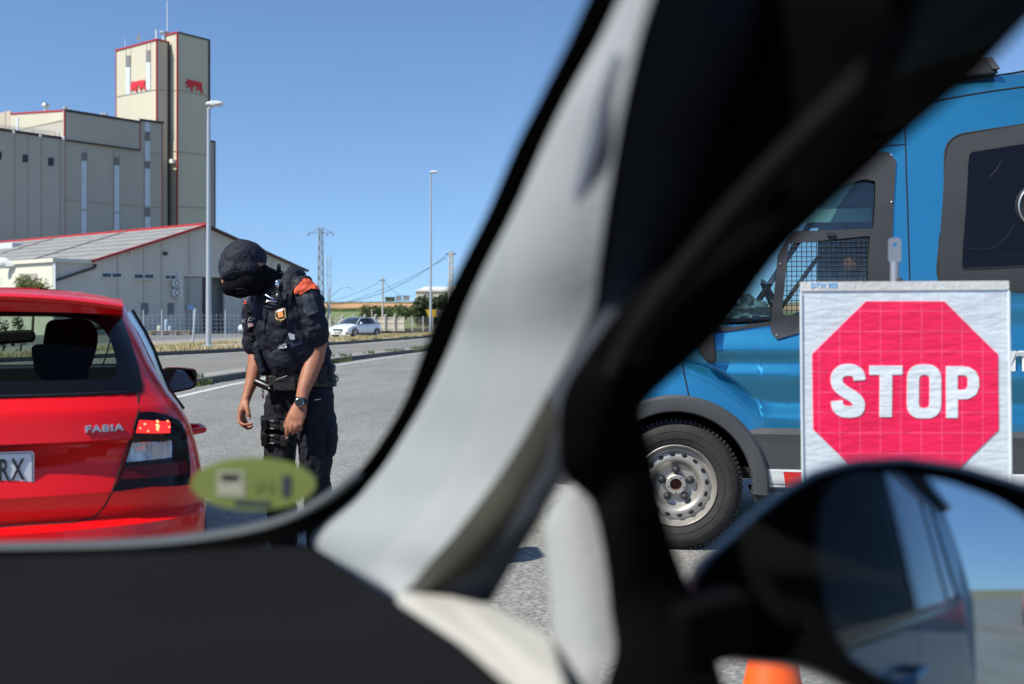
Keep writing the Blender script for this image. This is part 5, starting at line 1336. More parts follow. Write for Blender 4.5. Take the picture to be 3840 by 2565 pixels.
# ================================================================ STOP SIGN
SY = 2.96
def S(px, py, off=0): 
    q = U(px, py, SY); q.y -= off; return q
z8 = lambda x, y: (2900+.542*x, 1000+.542*y)
def wr(p):   # wrinkles of the reflective sheet
    k = .0030*noise.noise((p.x*6, p.z*8, 1.3)) + .0006*noise.noise((p.x*18, p.z*60, 4.1)) + .00025*noise.noise((p.x*60, p.z*150, 2))
    return Vector((p.x, p.y - k, p.z))
def sgn(m, name):
    pass
def reflective(name, col, line):
    m = mat(name, col, .28, spec=.6, bump=.20, bscale=22, stretch=(1,1,3.2), var=.05, vscale=12)
    nt = m.node_tree; N = nt.nodes; L_ = nt.links; b = N['Principled BSDF']
    tc = N.new('ShaderNodeTexCoord'); mp = N.new('ShaderNodeMapping'); mp.inputs['Rotation'].default_value = (R(90),0,0); mp.inputs['Location'].default_value = (.013,.0,.02)
    br = N.new('ShaderNodeTexBrick'); br.offset = 0; br.inputs['Scale'].default_value = 1; br.inputs['Brick Width'].default_value = .0567; br.inputs['Row Height'].default_value = .0563
    br.inputs['Mortar Size'].default_value = .0011; br.inputs['Mortar Smooth'].default_value = .3
    br.inputs['Color1'].default_value = (0,0,0,1); br.inputs['Color2'].default_value = (0,0,0,1); br.inputs['Mortar'].default_value = (1,1,1,1)
    L_.new(tc.outputs['Object'], mp.inputs[0]); L_.new(mp.outputs[0], br.inputs[0])
    mx = N.new('ShaderNodeMix'); mx.data_type = 'RGBA'; src = b.inputs['Base Color'].links[0].from_socket
    L_.new(br.outputs['Color'], mx.inputs[0]); L_.new(src, mx.inputs[6]); mx.inputs[7].default_value = (*line, 1); L_.new(mx.outputs[2], b.inputs['Base Color'])
    return m
M_sw = reflective('reflective_sheet_white', (.68,.71,.73), (.80,.82,.82))
M_sr = reflective('reflective_sheet_red', (.98,.010,.085), (1.0,.12,.24))
def flat_sheet(poly_px, off, th, step=.018):
    poly = [(S(*p).x, S(*p).z) for p in poly_px]
    return patch2d(poly, lambda u,v,o: wr(Vector((u, SY-o, v))), off, th, step)
sign = thing('stop_sign', Vector((S(3395,0).x, SY+.03, 0)), 'square white portable banner sign with a red octagon reading STOP', 'sign')
obj('panel', flat_sheet([(3003,1072),(3002,1300),(3008,1780),(3012,1876),(3792,1876),(3788,1780),(3783,1400),(3780,1070)], 0, .004), M_sw, sign, smooth=60)
obj('top_hem', flat_sheet([(3003,1057),(3003,1091),(3782,1086),(3781,1053)], .004, .010), mat('hem_fabric',(.64,.62,.58),.7,bump=.2,bscale=60), sign, smooth=60)
for a, b in (((3003,1100),(3010,1876)),((3782,1090),(3791,1876))):
    obj('edge_binding', MB().tube([wr(S(a[0]+(b[0]-a[0])*k/20, a[1]+(b[1]-a[1])*k/20, .002)) for k in range(21)], .0035, 6), mat('binding',(.62,.66,.66),.6), sign)
octo = [z8(640,240),z8(1180,240),z8(1552,607),z8(1556,1130),z8(1370,1310),z8(1200,1480),z8(640,1490),z8(480,1325),z8(275,1125),z8(268,605)]
obj('octagon', flat_sheet(octo, .0022, .002), M_sr, sign, smooth=60)
M_lt = reflective('reflective_letter', (.80,.82,.83), (.88,.90,.90))
def ribbon(pts, w, n=4):
    """thick stroke along a smooth polyline, in picture z8 units"""
    P = []
    m = len(pts)
    for i in range(m-1):
        p0 = pts[max(i-1,0)]; p1 = pts[i]; p2 = pts[i+1]; p3 = pts[min(i+2,m-1)]
        for k in range(n):
            t = k/n; P.append(tuple(.5*((2*b)+(-a+c)*t+(2*a-5*b+4*c-d)*t*t+(-a+3*b-3*c+d)*t**3) for a,b,c,d in zip(p0,p1,p2,p3)))
    P.append(pts[-1]); L_, R_ = [], []
    for i, p in enumerate(P):
        a = P[max(i-1,0)]; b = P[min(i+1,len(P)-1)]; dx, dy = b[0]-a[0], b[1]-a[1]; l_ = math.hypot(dx,dy) or 1
        L_.append((p[0]-dy/l_*w/2, p[1]+dx/l_*w/2)); R_.append((p[0]+dy/l_*w/2, p[1]-dx/l_*w/2))
    return L_, R_
def letter_strip(L_, R_):
    mb = MB(); k = len(L_); f = lambda q: wr(S(*z8(*q), .0042)); 
    mb.add([f(q) for q in L_]+[f(q) for q in R_]+[f(q)+Vector((0,.003,0)) for q in L_]+[f(q)+Vector((0,.003,0)) for q in R_],
           [(i,i+1,k+i+1,k+i) for i in range(k-1)]+[(i,i+1,2*k+i+1,2*k+i) for i in range(k-1)]+[(k+i,k+i+1,3*k+i+1,3*k+i) for i in range(k-1)]); return mb
# S
sp_ = [(590,788),(585,752),(560,724),(516,714),(470,724),(442,752),(436,790),(448,826),(490,862),(545,895),(578,925),(588,965),(572,1000),(532,1008),(514,1006),(472,1000),(444,975),(434,925)]
sp_ = [(592,785),(585,745),(556,720),(514,713),(470,722),(440,752),(435,792),(450,830),(494,866),(548,898),(582,932),(588,968),(570,996),(516,1003),(470,995),(442,968),(435,926)]
obj('letter', letter_strip(*ribbon(sp_, 82)), M_lt, sign, label='white letter S')
obj('letter', flat_sheet([z8(*p) for p in ((660,684),(888,684),(888,748),(818,748),(818,1040),(732,1040),(732,748),(660,748))], .0042, .003), M_lt, sign, label='white letter T')
oo = rounded([(922,675),(1158,675),(1158,1050),(922,1050)], 150, 8); oi = rounded([(1004,748),(1078,748),(1078,978),(1004,978)], 70, 8)
f = lambda q, o: wr(S(*z8(*q), o)); oo_, oi_ = polar(oo,(1040,862),64), polar(oi,(1040,862),64)
obj('letter', MB().frame([f(q,.0042) for q in oo_],[f(q,.0042) for q in oi_],[f(q,.0012) for q in oo_],[f(q,.0012) for q in oi_]), M_lt, sign, label='white letter O')
po = [(1192,688),(1300,688),(1350,694),(1395,722),(1418,770),(1420,830),(1398,884),(1350,912),(1300,917),(1272,917),(1272,1046),(1192,1046)]
pi_ = rounded([(1272,750),(1322,750),(1342,770),(1342,832),(1322,852),(1272,852)], 12)
hol = [(S(*z8(*q)).x, S(*z8(*q)).z) for q in pi_]
obj('letter', patch2d([(S(*z8(*q)).x, S(*z8(*q)).z) for q in po], lambda u,v,o: wr(Vector((u,SY-o,v))), .0042, .003, .03, [hol]), M_lt, sign, label='white letter P')
tm = text_mesh('DTW 959', .019, .0004, .0003, 1.0, .95); q = S(*z8(253,146)); mapped(tm, lambda v: wr(Vector((q.x+v.x, SY-.0050-v.z, q.z+v.y)))); obj('maker_mark', tm, mat('blue_ink',(.15,.45,.80),.6), sign)
# pole with perforated end tab
xm = S(3370,0).x; zt = S(0,888).z
tab = rounded([(xm-.0175,S(0,985).z),(xm+.0175,S(0,985).z),(xm+.0175,zt),(xm-.0175,zt)], .012)
hole = [(xm+.006*math.cos(a), zt-.020+.006*math.sin(a)) for a in [2*math.pi*k/12 for k in range(12)]]
M_polem = mat('brushed_metal', (.33,.35,.38), .5, metal=.5)
obj('pole_tab', patch2d(tab, lambda u,v,o: Vector((u,SY+.03-o,v)), .002, .004, .05, [hole]), M_polem, sign)
obj('pole', MB().tube([(xm,SY+.03,.05),(xm,SY+.03,S(0,980).z)], .0125, 12), M_polem, sign, smooth=True)
for a in (30, 150, 270): obj('leg', MB().tube([(xm,SY+.03,.25),(xm+.42*math.cos(R(a)),SY+.03+.42*math.sin(R(a)),.012)], .011, 8), M_polem, sign)
obj('cross_bar', MB().tube([(S(3010,0).x,SY+.012,S(0,1070).z),(S(3775,0).x,SY+.012,S(0,1068).z)], .006, 6), M_polem, sign)
obj('knob', MB().ball((xm+.006,SY+.01,S(0,1050).z), .008, 8, 6), M_black, sign, smooth=True)

# ================================================================ TRAFFIC CONE
cy = 3.15; cx = (2898-CX)/F*cy
cone = thing('traffic_cone', Vector((cx,cy,0)), 'orange traffic cone below the car door mirror', 'traffic cone')
M_or = mat('cone_orange', (.88,.11,.01), .45, var=.05)
obj('body', MB().lathe([(.16,.0),(.16,.02),(.118,.03),(.025,.50),(.02,.505),(0,.505)], 40, (cx,cy,.0)), M_or, cone, smooth=35)
obj('base', MB().prism([Vector((cx+x,cy+y,.001)) for x,y in rounded([(-.19,-.19),(.19,-.19),(.19,.19),(-.19,.19)],.04)],[Vector((cx+x,cy+y,.028)) for x,y in rounded([(-.185,-.185),(.185,-.185),(.185,.185),(-.185,.185)],.04)]), M_or, cone)
r_ = lambda h: .118-(h-.03)/.47*.093+.0015
obj('reflective_sleeve', MB().lathe([(r_(.33),.33),(r_(.44),.44)], 40, (cx,cy,0)), M_sw, cone, smooth=True)

# ================================================================ WHITE HATCHBACK (and a second car behind the officer)
M_cw = mat('white_car_paint', (.86,.87,.88), .3, coat=1)
M_cg = mat('car_glass_dark', (.02,.03,.03), .06, coat=.6)
def hatch():
    r_ = thing('parked_car', Vector((0,0,0)), 'white', 'car', 'white parked cars beyond the far kerb')
    # front at -y; stations: y, hood/roof height, half width low, half width top
    st = [(-2.15,.62,.66),(-2.10,.74,.80),(-1.9,.84,.86),(-1.4,.95,.88),(-1.0,1.00,.885),(-.4,1.02,.885),(.6,1.04,.885),(1.5,1.06,.87),(2.0,1.03,.82),(2.12,.85,.74),(2.14,.60,.70)]
    rings = []
    for y, h, w in st: rings.append([Vector(p) for p in ((-w*.93,y,.22),(-w,y,.36),(-w,y,.60),(-w*.985,y,h-.12 if h>.7 else h-.02),(-w*.88,y,h-.01),(0,y,h+.03),(w*.88,y,h-.01),(w*.985,y,h-.12 if h>.7 else h-.02),(w,y,.60),(w,y,.36),(w*.93,y,.22))])
    obj('body', MB().loft(rings), M_cw, r_, smooth=40, subsurf=1)
    gh = [(-1.05,.99,.99,.80,.80),(-.45,1.0,1.32,.80,.64),(-.1,1.0,1.41,.81,.60),(.6,1.02,1.44,.81,.60),(1.3,1.03,1.38,.79,.58),(1.85,1.03,1.22,.75,.55),(2.02,1.02,1.06,.70,.60)]
    rings = [[Vector(p) for p in ((-wb,y,zb_),(-wt,y,zt-.03),(-wt*.85,y,zt),(wt*.85,y,zt),(wt,y,zt-.03),(wb,y,zb_))] for y,zb_,zt,wb,wt in gh]
    obj('greenhouse', MB().loft(rings), M_cg, r_, smooth=40)
    mb = MB()
    for i in range(2, len(gh)-1):
        (ya,_,za,_,wa),(yb,_,zb2,_,wb2) = gh[i], gh[i+1]
        if i == len(gh)-2: continue
        mb.add([(-wa,ya,za-.02),(-wa*.85,ya,za+.012),(wa*.85,ya,za+.012),(wa,ya,za-.02),(-wb2,yb,zb2-.02),(-wb2*.85,yb,zb2+.012),(wb2*.85,yb,zb2+.012),(wb2,yb,zb2-.02)],[(0,1,5,4),(1,2,6,5),(2,3,7,6)])
    obj('roof', mb, M_cw, r_)
    for s in (-1,1):
        for (ya,yb) in ((-1.03,-.12),):
            obj('pillar', MB().tube([(s*.81,-1.05,1.0),(s*.66,-.45,1.33),(s*.61,-.1,1.40),(s*.61,.6,1.43),(s*.59,1.3,1.37),(s*.62,1.8,1.22)], .03, 6), M_cw, r_)
        obj('pillar', MB().tube([(s*.815,.45,1.03),(s*.615,.42,1.42)], .025, 5), M_vblack, r_)
        obj('pillar', MB().tube([(s*.80,1.42,1.04),(s*.60,1.2,1.37),], .06, 6), M_cw, r_)
        for y in (-1.32,1.38):
            M_ = Matrix(((0,0,1),(1,0,0),(0,1,0))) if s > 0 else Matrix(((0,0,-1),(1,0,0),(0,1,0)))
            w_ = obj('wheel', MB().lathe([(.20,.06),(.24,.08),(.30,.08),(.325,.04),(.325,-.12)], 24, (s*.82,y,.325), M_), M_rubber, r_, smooth=True)
            obj('rim', MB().lathe([(.21,.06),(.19,.03),(.05,.05),(0,.05)], 16, (s*.82,y,.325), M_), M_alu, w_, smooth=True)
            for k in range(5):
                a = k*math.tau/5+.3; p_ = Vector((s*.875, y+.12*math.cos(a), .325+.12*math.sin(a))); obj('rim_gap', MB().ball(p_, (.012,.05,.05), 8, 6), M_vblack, w_)
            obj('arch', MB().tube([(s*.882,y+.37*math.cos(a),.33+.37*math.sin(a)) for a in [math.pi*k/10 for k in range(11)]], .02, 5), M_vblack, r_)
        m_ = obj('door_mirror', MB().ball((s*.95,-.72,1.03), (.11,.07,.075), 10, 8), M_cw, r_, smooth=True)
        obj('headlight', MB().prism([Vector((s*x,y,z)) for x,y,z in ((.42,-2.13,.66),(.60,-2.05,.60),(.83,-1.78,.70),(.84,-1.62,.80),(.62,-1.95,.80))],[Vector((s*x*.97,y+.05,z)) for x,y,z in ((.42,-2.13,.66),(.60,-2.05,.60),(.83,-1.78,.70),(.84,-1.62,.80),(.62,-1.95,.80))]), mat('headlamp',(.25,.27,.28),.15,metal=.5), r_)
        obj('air_intake', MB().box((s*.62,-2.10,.36),(.34,.06,.10)), M_vblack, r_, bevel=.02)
        obj('sill', MB().box((s*.86,.05,.25),(.06,1.9,.08)), M_vblack, r_)
    g = obj('grille', MB().prism([Vector((x,-2.185,z)) for x,z in ((-.42,.66),(-.36,.48),(.36,.48),(.42,.66))],[Vector((x,-2.12,z)) for x,z in ((-.42,.66),(-.36,.48),(.36,.48),(.42,.66))]), M_vblack, r_)
    obj('grille_bar', MB().box((0,-2.195,.575),(.78,.02,.035)), M_chrome, g)
    obj('grille_badge', MB().lathe([(.075,0),(.085,.01),(.075,.02)], 20, (0,-2.22,.575), Matrix.Rotation(R(90),3,'X')), M_chrome, g)
    for z in (.52,.62): obj('grille_bar', MB().box((0,-2.193,z),(.72,.015,.012)), M_chrome, g)
    obj('bumper_lip', MB().box((0,-2.12,.27),(1.3,.08,.05)), M_white, r_, bevel=.02)
    obj('lower_grille', MB().box((0,-2.13,.36),(.62,.05,.09)), M_vblack, r_)
    obj('number_plate', MB().box((0,-2.205,.44),(.5,.015,.10)), M_white, r_)
    return r_
wc = hatch()
d = 74; wc.location = ((1322-CX)/F*d, d+1.6, .02)
wc.rotation_euler = (0,0,math.atan2(.86,.51)-R(90) + 0); 
wc.rotation_euler = (0,0,R(-27)); wc['label'] = 'white hatchback parked beyond the far kerb, front towards the viewer'
w2 = copy_tree(wc); w2.location = ((985-CX)/F*97, 97, .02); w2.rotation_euler = (0,0,R(-78)); w2['label'] = 'white car further back, almost hidden behind the officer'
# ================================================================ POLICE OFFICER
from mathutils.bvhtree import BVHTree
OD = 5.1; PX = OD/F
def C(px, py, dy=0): 
    return Vector(((px-CX)*PX, OD+dy, EYE-(py-HY)*PX))
clouds = bpy.data.textures.new('cloth_folds', 'CLOUDS'); clouds.noise_scale = .09; clouds.noise_depth = 2
fine = bpy.data.textures.new('fine_folds', 'CLOUDS'); fine.noise_scale = .035; fine.noise_depth = 3
def blob(name, mb, m, parent, voxel=.008, sm=4, disp=0, disp2=0, label=None):
    """union of closed shapes remeshed to one continuous skin"""
    o = obj(name, mb, m, parent, weld=False, label=label)
    r = o.modifiers.new('r','REMESH'); r.mode = 'VOXEL'; r.voxel_size = voxel; r.use_smooth_shade = True
    s = o.modifiers.new('s','SMOOTH'); s.factor = .6; s.iterations = sm
    for d_, tx in ((disp, clouds), (disp2, fine)):
        if d_:
            d = o.modifiers.new('d','DISPLACE'); d.texture = tx; d.strength = d_; d.mid_level = .5; d.texture_coords = 'LOCAL'
    dg = bpy.context.evaluated_depsgraph_get(); me = bpy.data.meshes.new_from_object(o.evaluated_get(dg))
    o.modifiers.clear(); old = o.data; o.data = me; bpy.data.meshes.remove(old); me.name = name
    me.polygons.foreach_set('use_smooth', [True]*len(me.polygons))
    if not me.materials: me.materials.append(m)
    off = wpos(o)
    t = BVHTree.FromPolygons([v.co+off for v in me.vertices], [tuple(p.vertices) for p in me.polygons])
    return o, t
EYEP = Vector((0,0,EYE))
def hitp(trees, px, py, fallback=0):
    d = (U(px,py,1)-EYEP).normalized(); best = None
    for t in trees:
        h = t.ray_cast(EYEP, d)
        if h[0] is not None and (best is None or h[3] < best[3]): best = h
    return best, d
def surf(trees, off0=0):
    def fn(u, v, o):
        h, d = hitp(trees, u, v)
        if h is None: return C(u, v, -.05)
        n = h[1] if h[1].dot(d) < 0 else -h[1]
        return h[0] + n*(o+off0)*.6 - d*(o+off0)*.5
    return fn
def lump(mb, pts, n=14):
    """limb: list of (px,py,dy,rx,ry) -> closed smooth tapered limb with round ends"""
    P = [C(*p[:3]) for p in pts]; k = len(P); rings = []
    def ring(c, d, rx, ry):
        x = Vector((1,0,0)); x = (x - d*x.dot(d)).normalized() if abs(d.x) < .9 else (Vector((0,0,1))-d*d.z).normalized()
        y = d.cross(x).normalized(); return [c + x*rx*math.cos(2*math.pi*j/n) + y*ry*math.sin(2*math.pi*j/n) for j in range(n)]
    for i in range(k):
        d = (P[min(i+1,k-1)]-P[max(i-1,0)]).normalized(); rx, ry = pts[i][3], pts[i][4] if len(pts[i]) > 4 else pts[i][3]
        if i == 0: rings.append(ring(P[0]-d*min(rx,ry)*.8, d, rx*.35, ry*.35)); rings.append(ring(P[0]-d*min(rx,ry)*.5, d, rx*.8, ry*.8))
        rings.append(ring(P[i], d, rx, ry))
        if i == k-1: rings.append(ring(P[i]+d*min(rx,ry)*.5, d, rx*.8, ry*.8)); rings.append(ring(P[i]+d*min(rx,ry)*.8, d, rx*.35, ry*.35))
    mb.loft(rings); return mb
M_skin = mat('skin', (.40,.165,.095), .5, var=.10, vscale=25, bump=.12, bscale=160, spec=.4)
M_skin.node_tree.nodes['Principled BSDF'].inputs['Subsurface Weight'].default_value = .12
M_skin.node_tree.nodes['Principled BSDF'].inputs['Subsurface Radius'].default_value = (.01,.004,.002)
M_navy = mat('navy_cloth', (.0055,.0075,.017), .75, var=.35, vscale=9, bump=.35, bscale=60, spec=.4)
M_navy2 = mat('navy_trousers', (.006,.0075,.014), .8, var=.3, vscale=7, bump=.4, bscale=45, spec=.35)
M_blk = mat('black_webbing', (.007,.007,.008), .6, bump=.3, bscale=90)
M_blk2 = mat('black_leather', (.006,.006,.006), .35)
M_orange = mat('orange_cloth_yoke', (.78,.11,.045), .75, var=.08, vscale=20, bump=.35, bscale=70)
cop = thing('person', C(1120, 2196, 0), 'officer in navy uniform, cap and black mask bending down beside the red car', 'person')
cop.location.z = 0
# ---- one continuous body
mb = MB()
lump(mb, [(1125,1470,0,.12,.09),(1112,1360,0,.11,.08),(1085,1220,-.01,.12,.09),(1065,1120,-.02,.11,.08),(1045,1075,-.03,.08,.07)])
lump(mb, [(1050,1085,-.03,.060),(1020,1060,-.05,.056),(985,1035,-.09,.056)], 12)     # neck
hc = C(952,1010,-.11); Mh = Matrix.Rotation(R(-38),3,'Y')@Matrix.Rotation(R(18),3,'X')
mb.ball(hc, (.082,.098,.108), 20, 14, Mh)                                            # skull
mb.ball(C(915,1062,-.15), (.055,.058,.065), 16, 10, Mh); mb.ball(C(884,1064,-.19), (.014,.018,.024), 10, 8, Mh)  # jaw and nose
mb.ball(C(996,1030,-.08), (.012,.012,.030), 8, 6)                                   # ear
lump(mb, [(1160,1095,-.10,.058),(1186,1195,-.10,.050),(1203,1290,-.08,.045),(1193,1345,-.10,.047),(1178,1405,-.14,.040),(1164,1455,-.17,.031),(1159,1492,-.19,.0285,.022)])
lump(mb, [(945,1145,.08,.052),(936,1240,.10,.046),(938,1320,.11,.038),(943,1375,.09,.041),(934,1430,.06,.033),(923,1478,.03,.024),(920,1498,.02,.021,.026)])
# left hand (picture right): back of the hand to the viewer
lump(mb, [(1159,1495,-.19,.028,.018),(1153,1520,-.20,.038,.017),(1143,1552,-.21,.043,.016),(1140,1566,-.212,.041,.014)])
for q in ([(1118,1556,-.212,.0108),(1113,1585,-.222,.0102),(1111,1606,-.222,.0092),(1112,1622,-.213,.0082)],
          [(1133,1560,-.214,.0110),(1129,1584,-.226,.0104),(1129,1600,-.222,.0094),(1131,1608,-.208,.0084)],
          [(1148,1560,-.214,.0106),(1146,1582,-.226,.0100),(1144,1596,-.220,.0090),(1145,1602,-.206,.0082)],
          [(1162,1556,-.210,.0098),(1162,1574,-.220,.0092),(1160,1588,-.214,.0082),(1160,1593,-.202,.0074)],
          [(1134,1518,-.190,.016),(1116,1545,-.180,.013),(1104,1570,-.176,.0115),(1099,1583,-.178,.0095)]):
    lump(mb, q, 10)
# right hand (picture left): thumb down, fingers curled forward
lump(mb, [(919,1495,.02,.021,.026),(915,1518,.01,.022,.036),(908,1545,.0,.020,.038),(904,1562,-.005,.017,.034)])
for q in ([(925,1508,-.01,.015),(933,1530,-.03,.0125),(940,1552,-.04,.0115),(943,1565,-.04,.0095)],
          [(902,1558,-.03,.0105),(908,1582,-.045,.0100),(926,1590,-.052,.0090),(944,1588,-.05,.0082),(955,1586,-.048,.0075)],
          [(903,1562,-.008,.0108),(910,1592,-.015,.0102),(930,1602,-.018,.0090),(950,1598,-.02,.0082)],
          [(905,1562,.014,.0105),(914,1594,.012,.0098),(926,1608,.008,.0088),(940,1606,.0,.008)],
          [(908,1560,.03,.0095),(918,1588,.028,.0088),(928,1604,.02,.008)]):
    lump(mb, q, 10)
lump(mb, [(1165,1520,-.03,.075),(1188,1650,-.06,.066),(1192,1790,-.07,.05),(1200,1950,-.02,.045),(1204,2120,.0,.036),(1196,2160,-.02,.035)])
lump(mb, [(1062,1520,.05,.075),(1050,1650,.03,.064),(1045,1790,.0,.05),(1050,1950,.06,.045),(1052,2110,.10,.036),(1040,2150,.08,.035)])
bodyo, tbody = blob('body', mb, M_skin, cop, .0055, 2)
# fingernails of the visible hands
M_nail = mat('nail', (.55,.30,.24), .35)
for x, y, z in ((1112,1624,-.223),(1131,1609,-.221),(1145,1603,-.219),(1160,1594,-.213),(1098,1586,-.187),(943,1567,-.051)):
    obj('nail', MB().ball(C(x,y-1,z+.004), (.0055,.003,.0065), 8, 6), M_nail, bodyo, smooth=True)
# ---- trousers
mb = MB()
lump(mb, [(1128,1440,0,.155,.115),(1128,1490,0,.158,.12),(1125,1530,0,.13,.11)])
lump(mb, [(1182,1500,-.05,.098,.10),(1194,1580,-.06,.092,.095),(1195,1650,-.07,.086,.09),(1196,1720,-.08,.074,.082),(1195,1790,-.08,.068,.074),(1200,1880,-.05,.066,.072),(1204,1990,-.02,.068,.074),(1206,2090,.0,.066,.072),(1204,2125,.0,.064,.07)], 18)
lump(mb, [(1066,1500,.04,.095,.10),(1050,1580,.04,.083,.09),(1046,1650,.03,.080,.086),(1045,1720,.01,.076,.08),(1044,1790,.0,.073,.076),(1050,1880,.03,.070,.074),(1052,1990,.07,.066,.07),(1052,2090,.10,.064,.07),(1052,2118,.10,.062,.07)], 18)
lump(mb, [(1106,1610,-.14,.018,.02),(1108,1640,-.14,.02,.02)])
trouser, ttr = blob('trousers', mb, M_navy2, cop, .008, 3, .022, .014)
for pt, nm in (((1248,1640,-.06),'cargo_pocket'),):
    o_, _ = blob(nm, lump(MB(), [(1246,1590,-.06,.03,.07),(1250,1640,-.06,.034,.075),(1246,1690,-.06,.028,.07)]), M_navy2, trouser, .008, 2, .012, .008)
# ---- boots
for x, dy, fx_, fd in ((1204,.0,1150,-.20),(1052,.10,985,-.06)):
    mb = MB(); a = C(x,2110,dy); a2 = Vector((a.x,a.y,.10)); toe = C(fx_,2176,dy+fd); toe.z = .05
    mb.tube([Vector((a.x,a.y,.32)), Vector((a.x,a.y,.18)), a2], [.062,.058,.062], 12)
    mb.ball(Vector((a.x+.02,a.y+.03,.055)), (.055,.06,.055)); mb.tube([Vector((a.x,a.y,.065)), (Vector((a.x,a.y,.055))+toe)/2, toe], [.06,.055,.048], 12); mb.ball(toe, (.05,.05,.042))
    bt, _ = blob('boot', mb, M_blk2, cop, .008, 3)
    mb = MB(); q = [Vector((a.x+.055,a.y+.06,.001)), toe+Vector((.01,-.045,-.049)), toe+Vector((-.05,-.02,-.049)), toe+Vector((-.05,.03,-.049)), Vector((a.x-.04,a.y+.07,.001))]
    for v in q: v.z = .002
    obj('sole', MB().prism(q, [v+Vector((0,0,.025)) for v in q]), M_blk2, bt)
# ---- shirt: shoulders, sleeves with rolled cuffs
mb = MB()
lump(mb, [(1128,1400,0,.150,.12),(1100,1280,0,.150,.125),(1075,1180,-.01,.150,.12),(1062,1110,-.02,.125,.10),(1050,1075,-.03,.08,.08)])
lump(mb, [(1100,1080,-.06,.065,.07),(1150,1088,-.09,.070,.075),(1178,1130,-.10,.068,.075),(1186,1190,-.10,.067,.075),(1190,1235,-.09,.070,.076),(1194,1268,-.085,.064,.070)], 18)
lump(mb, [(1010,1120,.02,.065,.07),(965,1132,.06,.062,.068),(945,1158,.08,.062,.066),(938,1185,.09,.057,.063),(930,1240,.10,.052,.060),(928,1285,.11,.047,.056),(936,1312,.11,.040,.050)], 18)
shirt, tsh = blob('shirt', mb, M_navy, cop, .008, 3, .024, .024)
cu, tc1 = blob('rolled_cuff', lump(MB(), [(1186,1225,-.09,.066,.072),(1190,1250,-.09,.073,.078),(1195,1270,-.085,.068,.074),(1196,1282,-.085,.055,.060)], 18), M_navy, shirt, .007, 2, .010, .012)
cu2, tc2 = blob('rolled_cuff', lump(MB(), [(928,1262,.10,.048,.056),(926,1284,.11,.052,.060),(934,1308,.11,.046,.055),(940,1322,.11,.036,.045)], 18), M_navy, shirt, .007, 2, .010, .012)
# neck gaiter and collar
gai, tg = blob('neck_gaiter', lump(MB(), [(1040,1095,-.04,.095,.085),(1024,1072,-.06,.082,.085),(1004,1050,-.08,.070,.080),(992,1030,-.09,.055,.070)], 16), mat('black_gaiter_cloth',(.0045,.0045,.005),.9,spec=.12), cop, .007, 2, .012, .008)
obj('collar_tab', MB().prism([C(1040,1020,-.02),C(1043,990,-.02),C(1052,990,-.02),C(1054,1012,-.02),C(1066,1022,-.02)],[C(1040,1020,.0),C(1043,990,.0),C(1052,990,.0),C(1054,1012,.0),C(1066,1022,.0)]), M_navy, gai)
# ---- body armour vest
mb = MB()
lump(mb, [(1128,1372,-.01,.152,.135),(1112,1320,-.02,.162,.150),(1095,1260,-.03,.158,.155),(1075,1200,-.04,.150,.150),(1058,1150,-.045,.140,.135),(1050,1115,-.04,.115,.115)], 22)
lump(mb, [(1098,1130,-.10,.050,.07),(1098,1085,-.09,.052,.06),(1100,1052,-.06,.046,.05),(1104,1036,-.01,.044,.05),(1112,1050,.05,.05,.05)], 14)
lump(mb, [(985,1175,.0,.045,.07),(975,1140,.02,.042,.06),(985,1110,.04,.04,.05)], 12)
vest, tv = blob('vest', mb, M_navy, cop, .008, 3, .018, .020)
ALL = [tv, tsh, tc1, tg]
# bottom flap pocket and side pouches
pk, tpk = blob('vest_pouch', lump(MB(), [(1075,1318,-.165,.060,.022),(1085,1355,-.160,.062,.026),(1095,1392,-.145,.055,.022)]), M_navy, vest, .007, 2, .010, .01)
pk2, _ = blob('vest_pouch', lump(MB(), [(985,1290,-.07,.026,.05),(990,1340,-.07,.028,.05),(1005,1390,-.07,.026,.05)]), M_navy, vest, .007, 2, .008, .008)
ALL2 = [tv, tpk]
sf = surf(ALL2)
z1 = lambda a, b: (820+.2424*a, 880+.2424*b)
zb = lambda a, b: (860+.287*a, 1200+.287*b)
def flap(pts, th, m, name, parent, trees=None, step=6, off=.004, label=None):
    return obj(name, patch2d(pts, surf(trees or ALL2), off, th, step), m, parent, smooth=50, label=label)
flap([zb(600,262),zb(770,205),zb(860,190),zb(960,225),zb(950,300),zb(770,318),zb(640,330)], .012, M_navy, 'pocket_flap', vest)
flap([zb(870,135),zb(955,130),zb(965,175),zb(960,225),zb(870,230)], .012, M_blk, 'strap', vest)
flap([zb(795,285),zb(935,250),zb(950,310),zb(800,358)], .016, mat('dark_blue_cloth',(.012,.02,.05),.8), 'pouch_tab', vest)
flap([zb(768,185),zb(790,168),zb(810,185),zb(852,190),zb(860,250),zb(820,260),zb(795,258)], .008, mat('white_paper',(.55,.58,.60),.6), 'folded_paper', vest, off=.012)
flap([zb(638,312),zb(750,303),zb(760,366),zb(648,384)], .006, M_blk, 'badge_patch', vest, off=.010)
def ringp(c, r0, r1, n=20): return [(c[0]+r0*math.cos(2*math.pi*k/n), c[1]+r1*math.sin(2*math.pi*k/n)) for k in range(n)]
c0 = zb(666,350); obj('patch_ring', MB().frame(*[[surf(ALL2)(x,y,o) for x,y in ringp(c0, r, r*1.1)] for r,o in ((6.5,.013),(3.8,.013),(6.5,.009),(3.8,.009))]), M_white, vest)
flap([zb(692,318),zb(744,306),zb(754,358),zb(700,372)], .004, M_white, 'patch_mark', vest, off=.013)
for a, b in ((zb(700,335),zb(748,328)),(zb(712,318),zb(728,366))): obj('patch_mark_line', MB().tube([surf(ALL2)(a[0]+(b[0]-a[0])*k/3,a[1]+(b[1]-a[1])*k/3,.014) for k in range(4)], .0018, 4), M_char, vest)
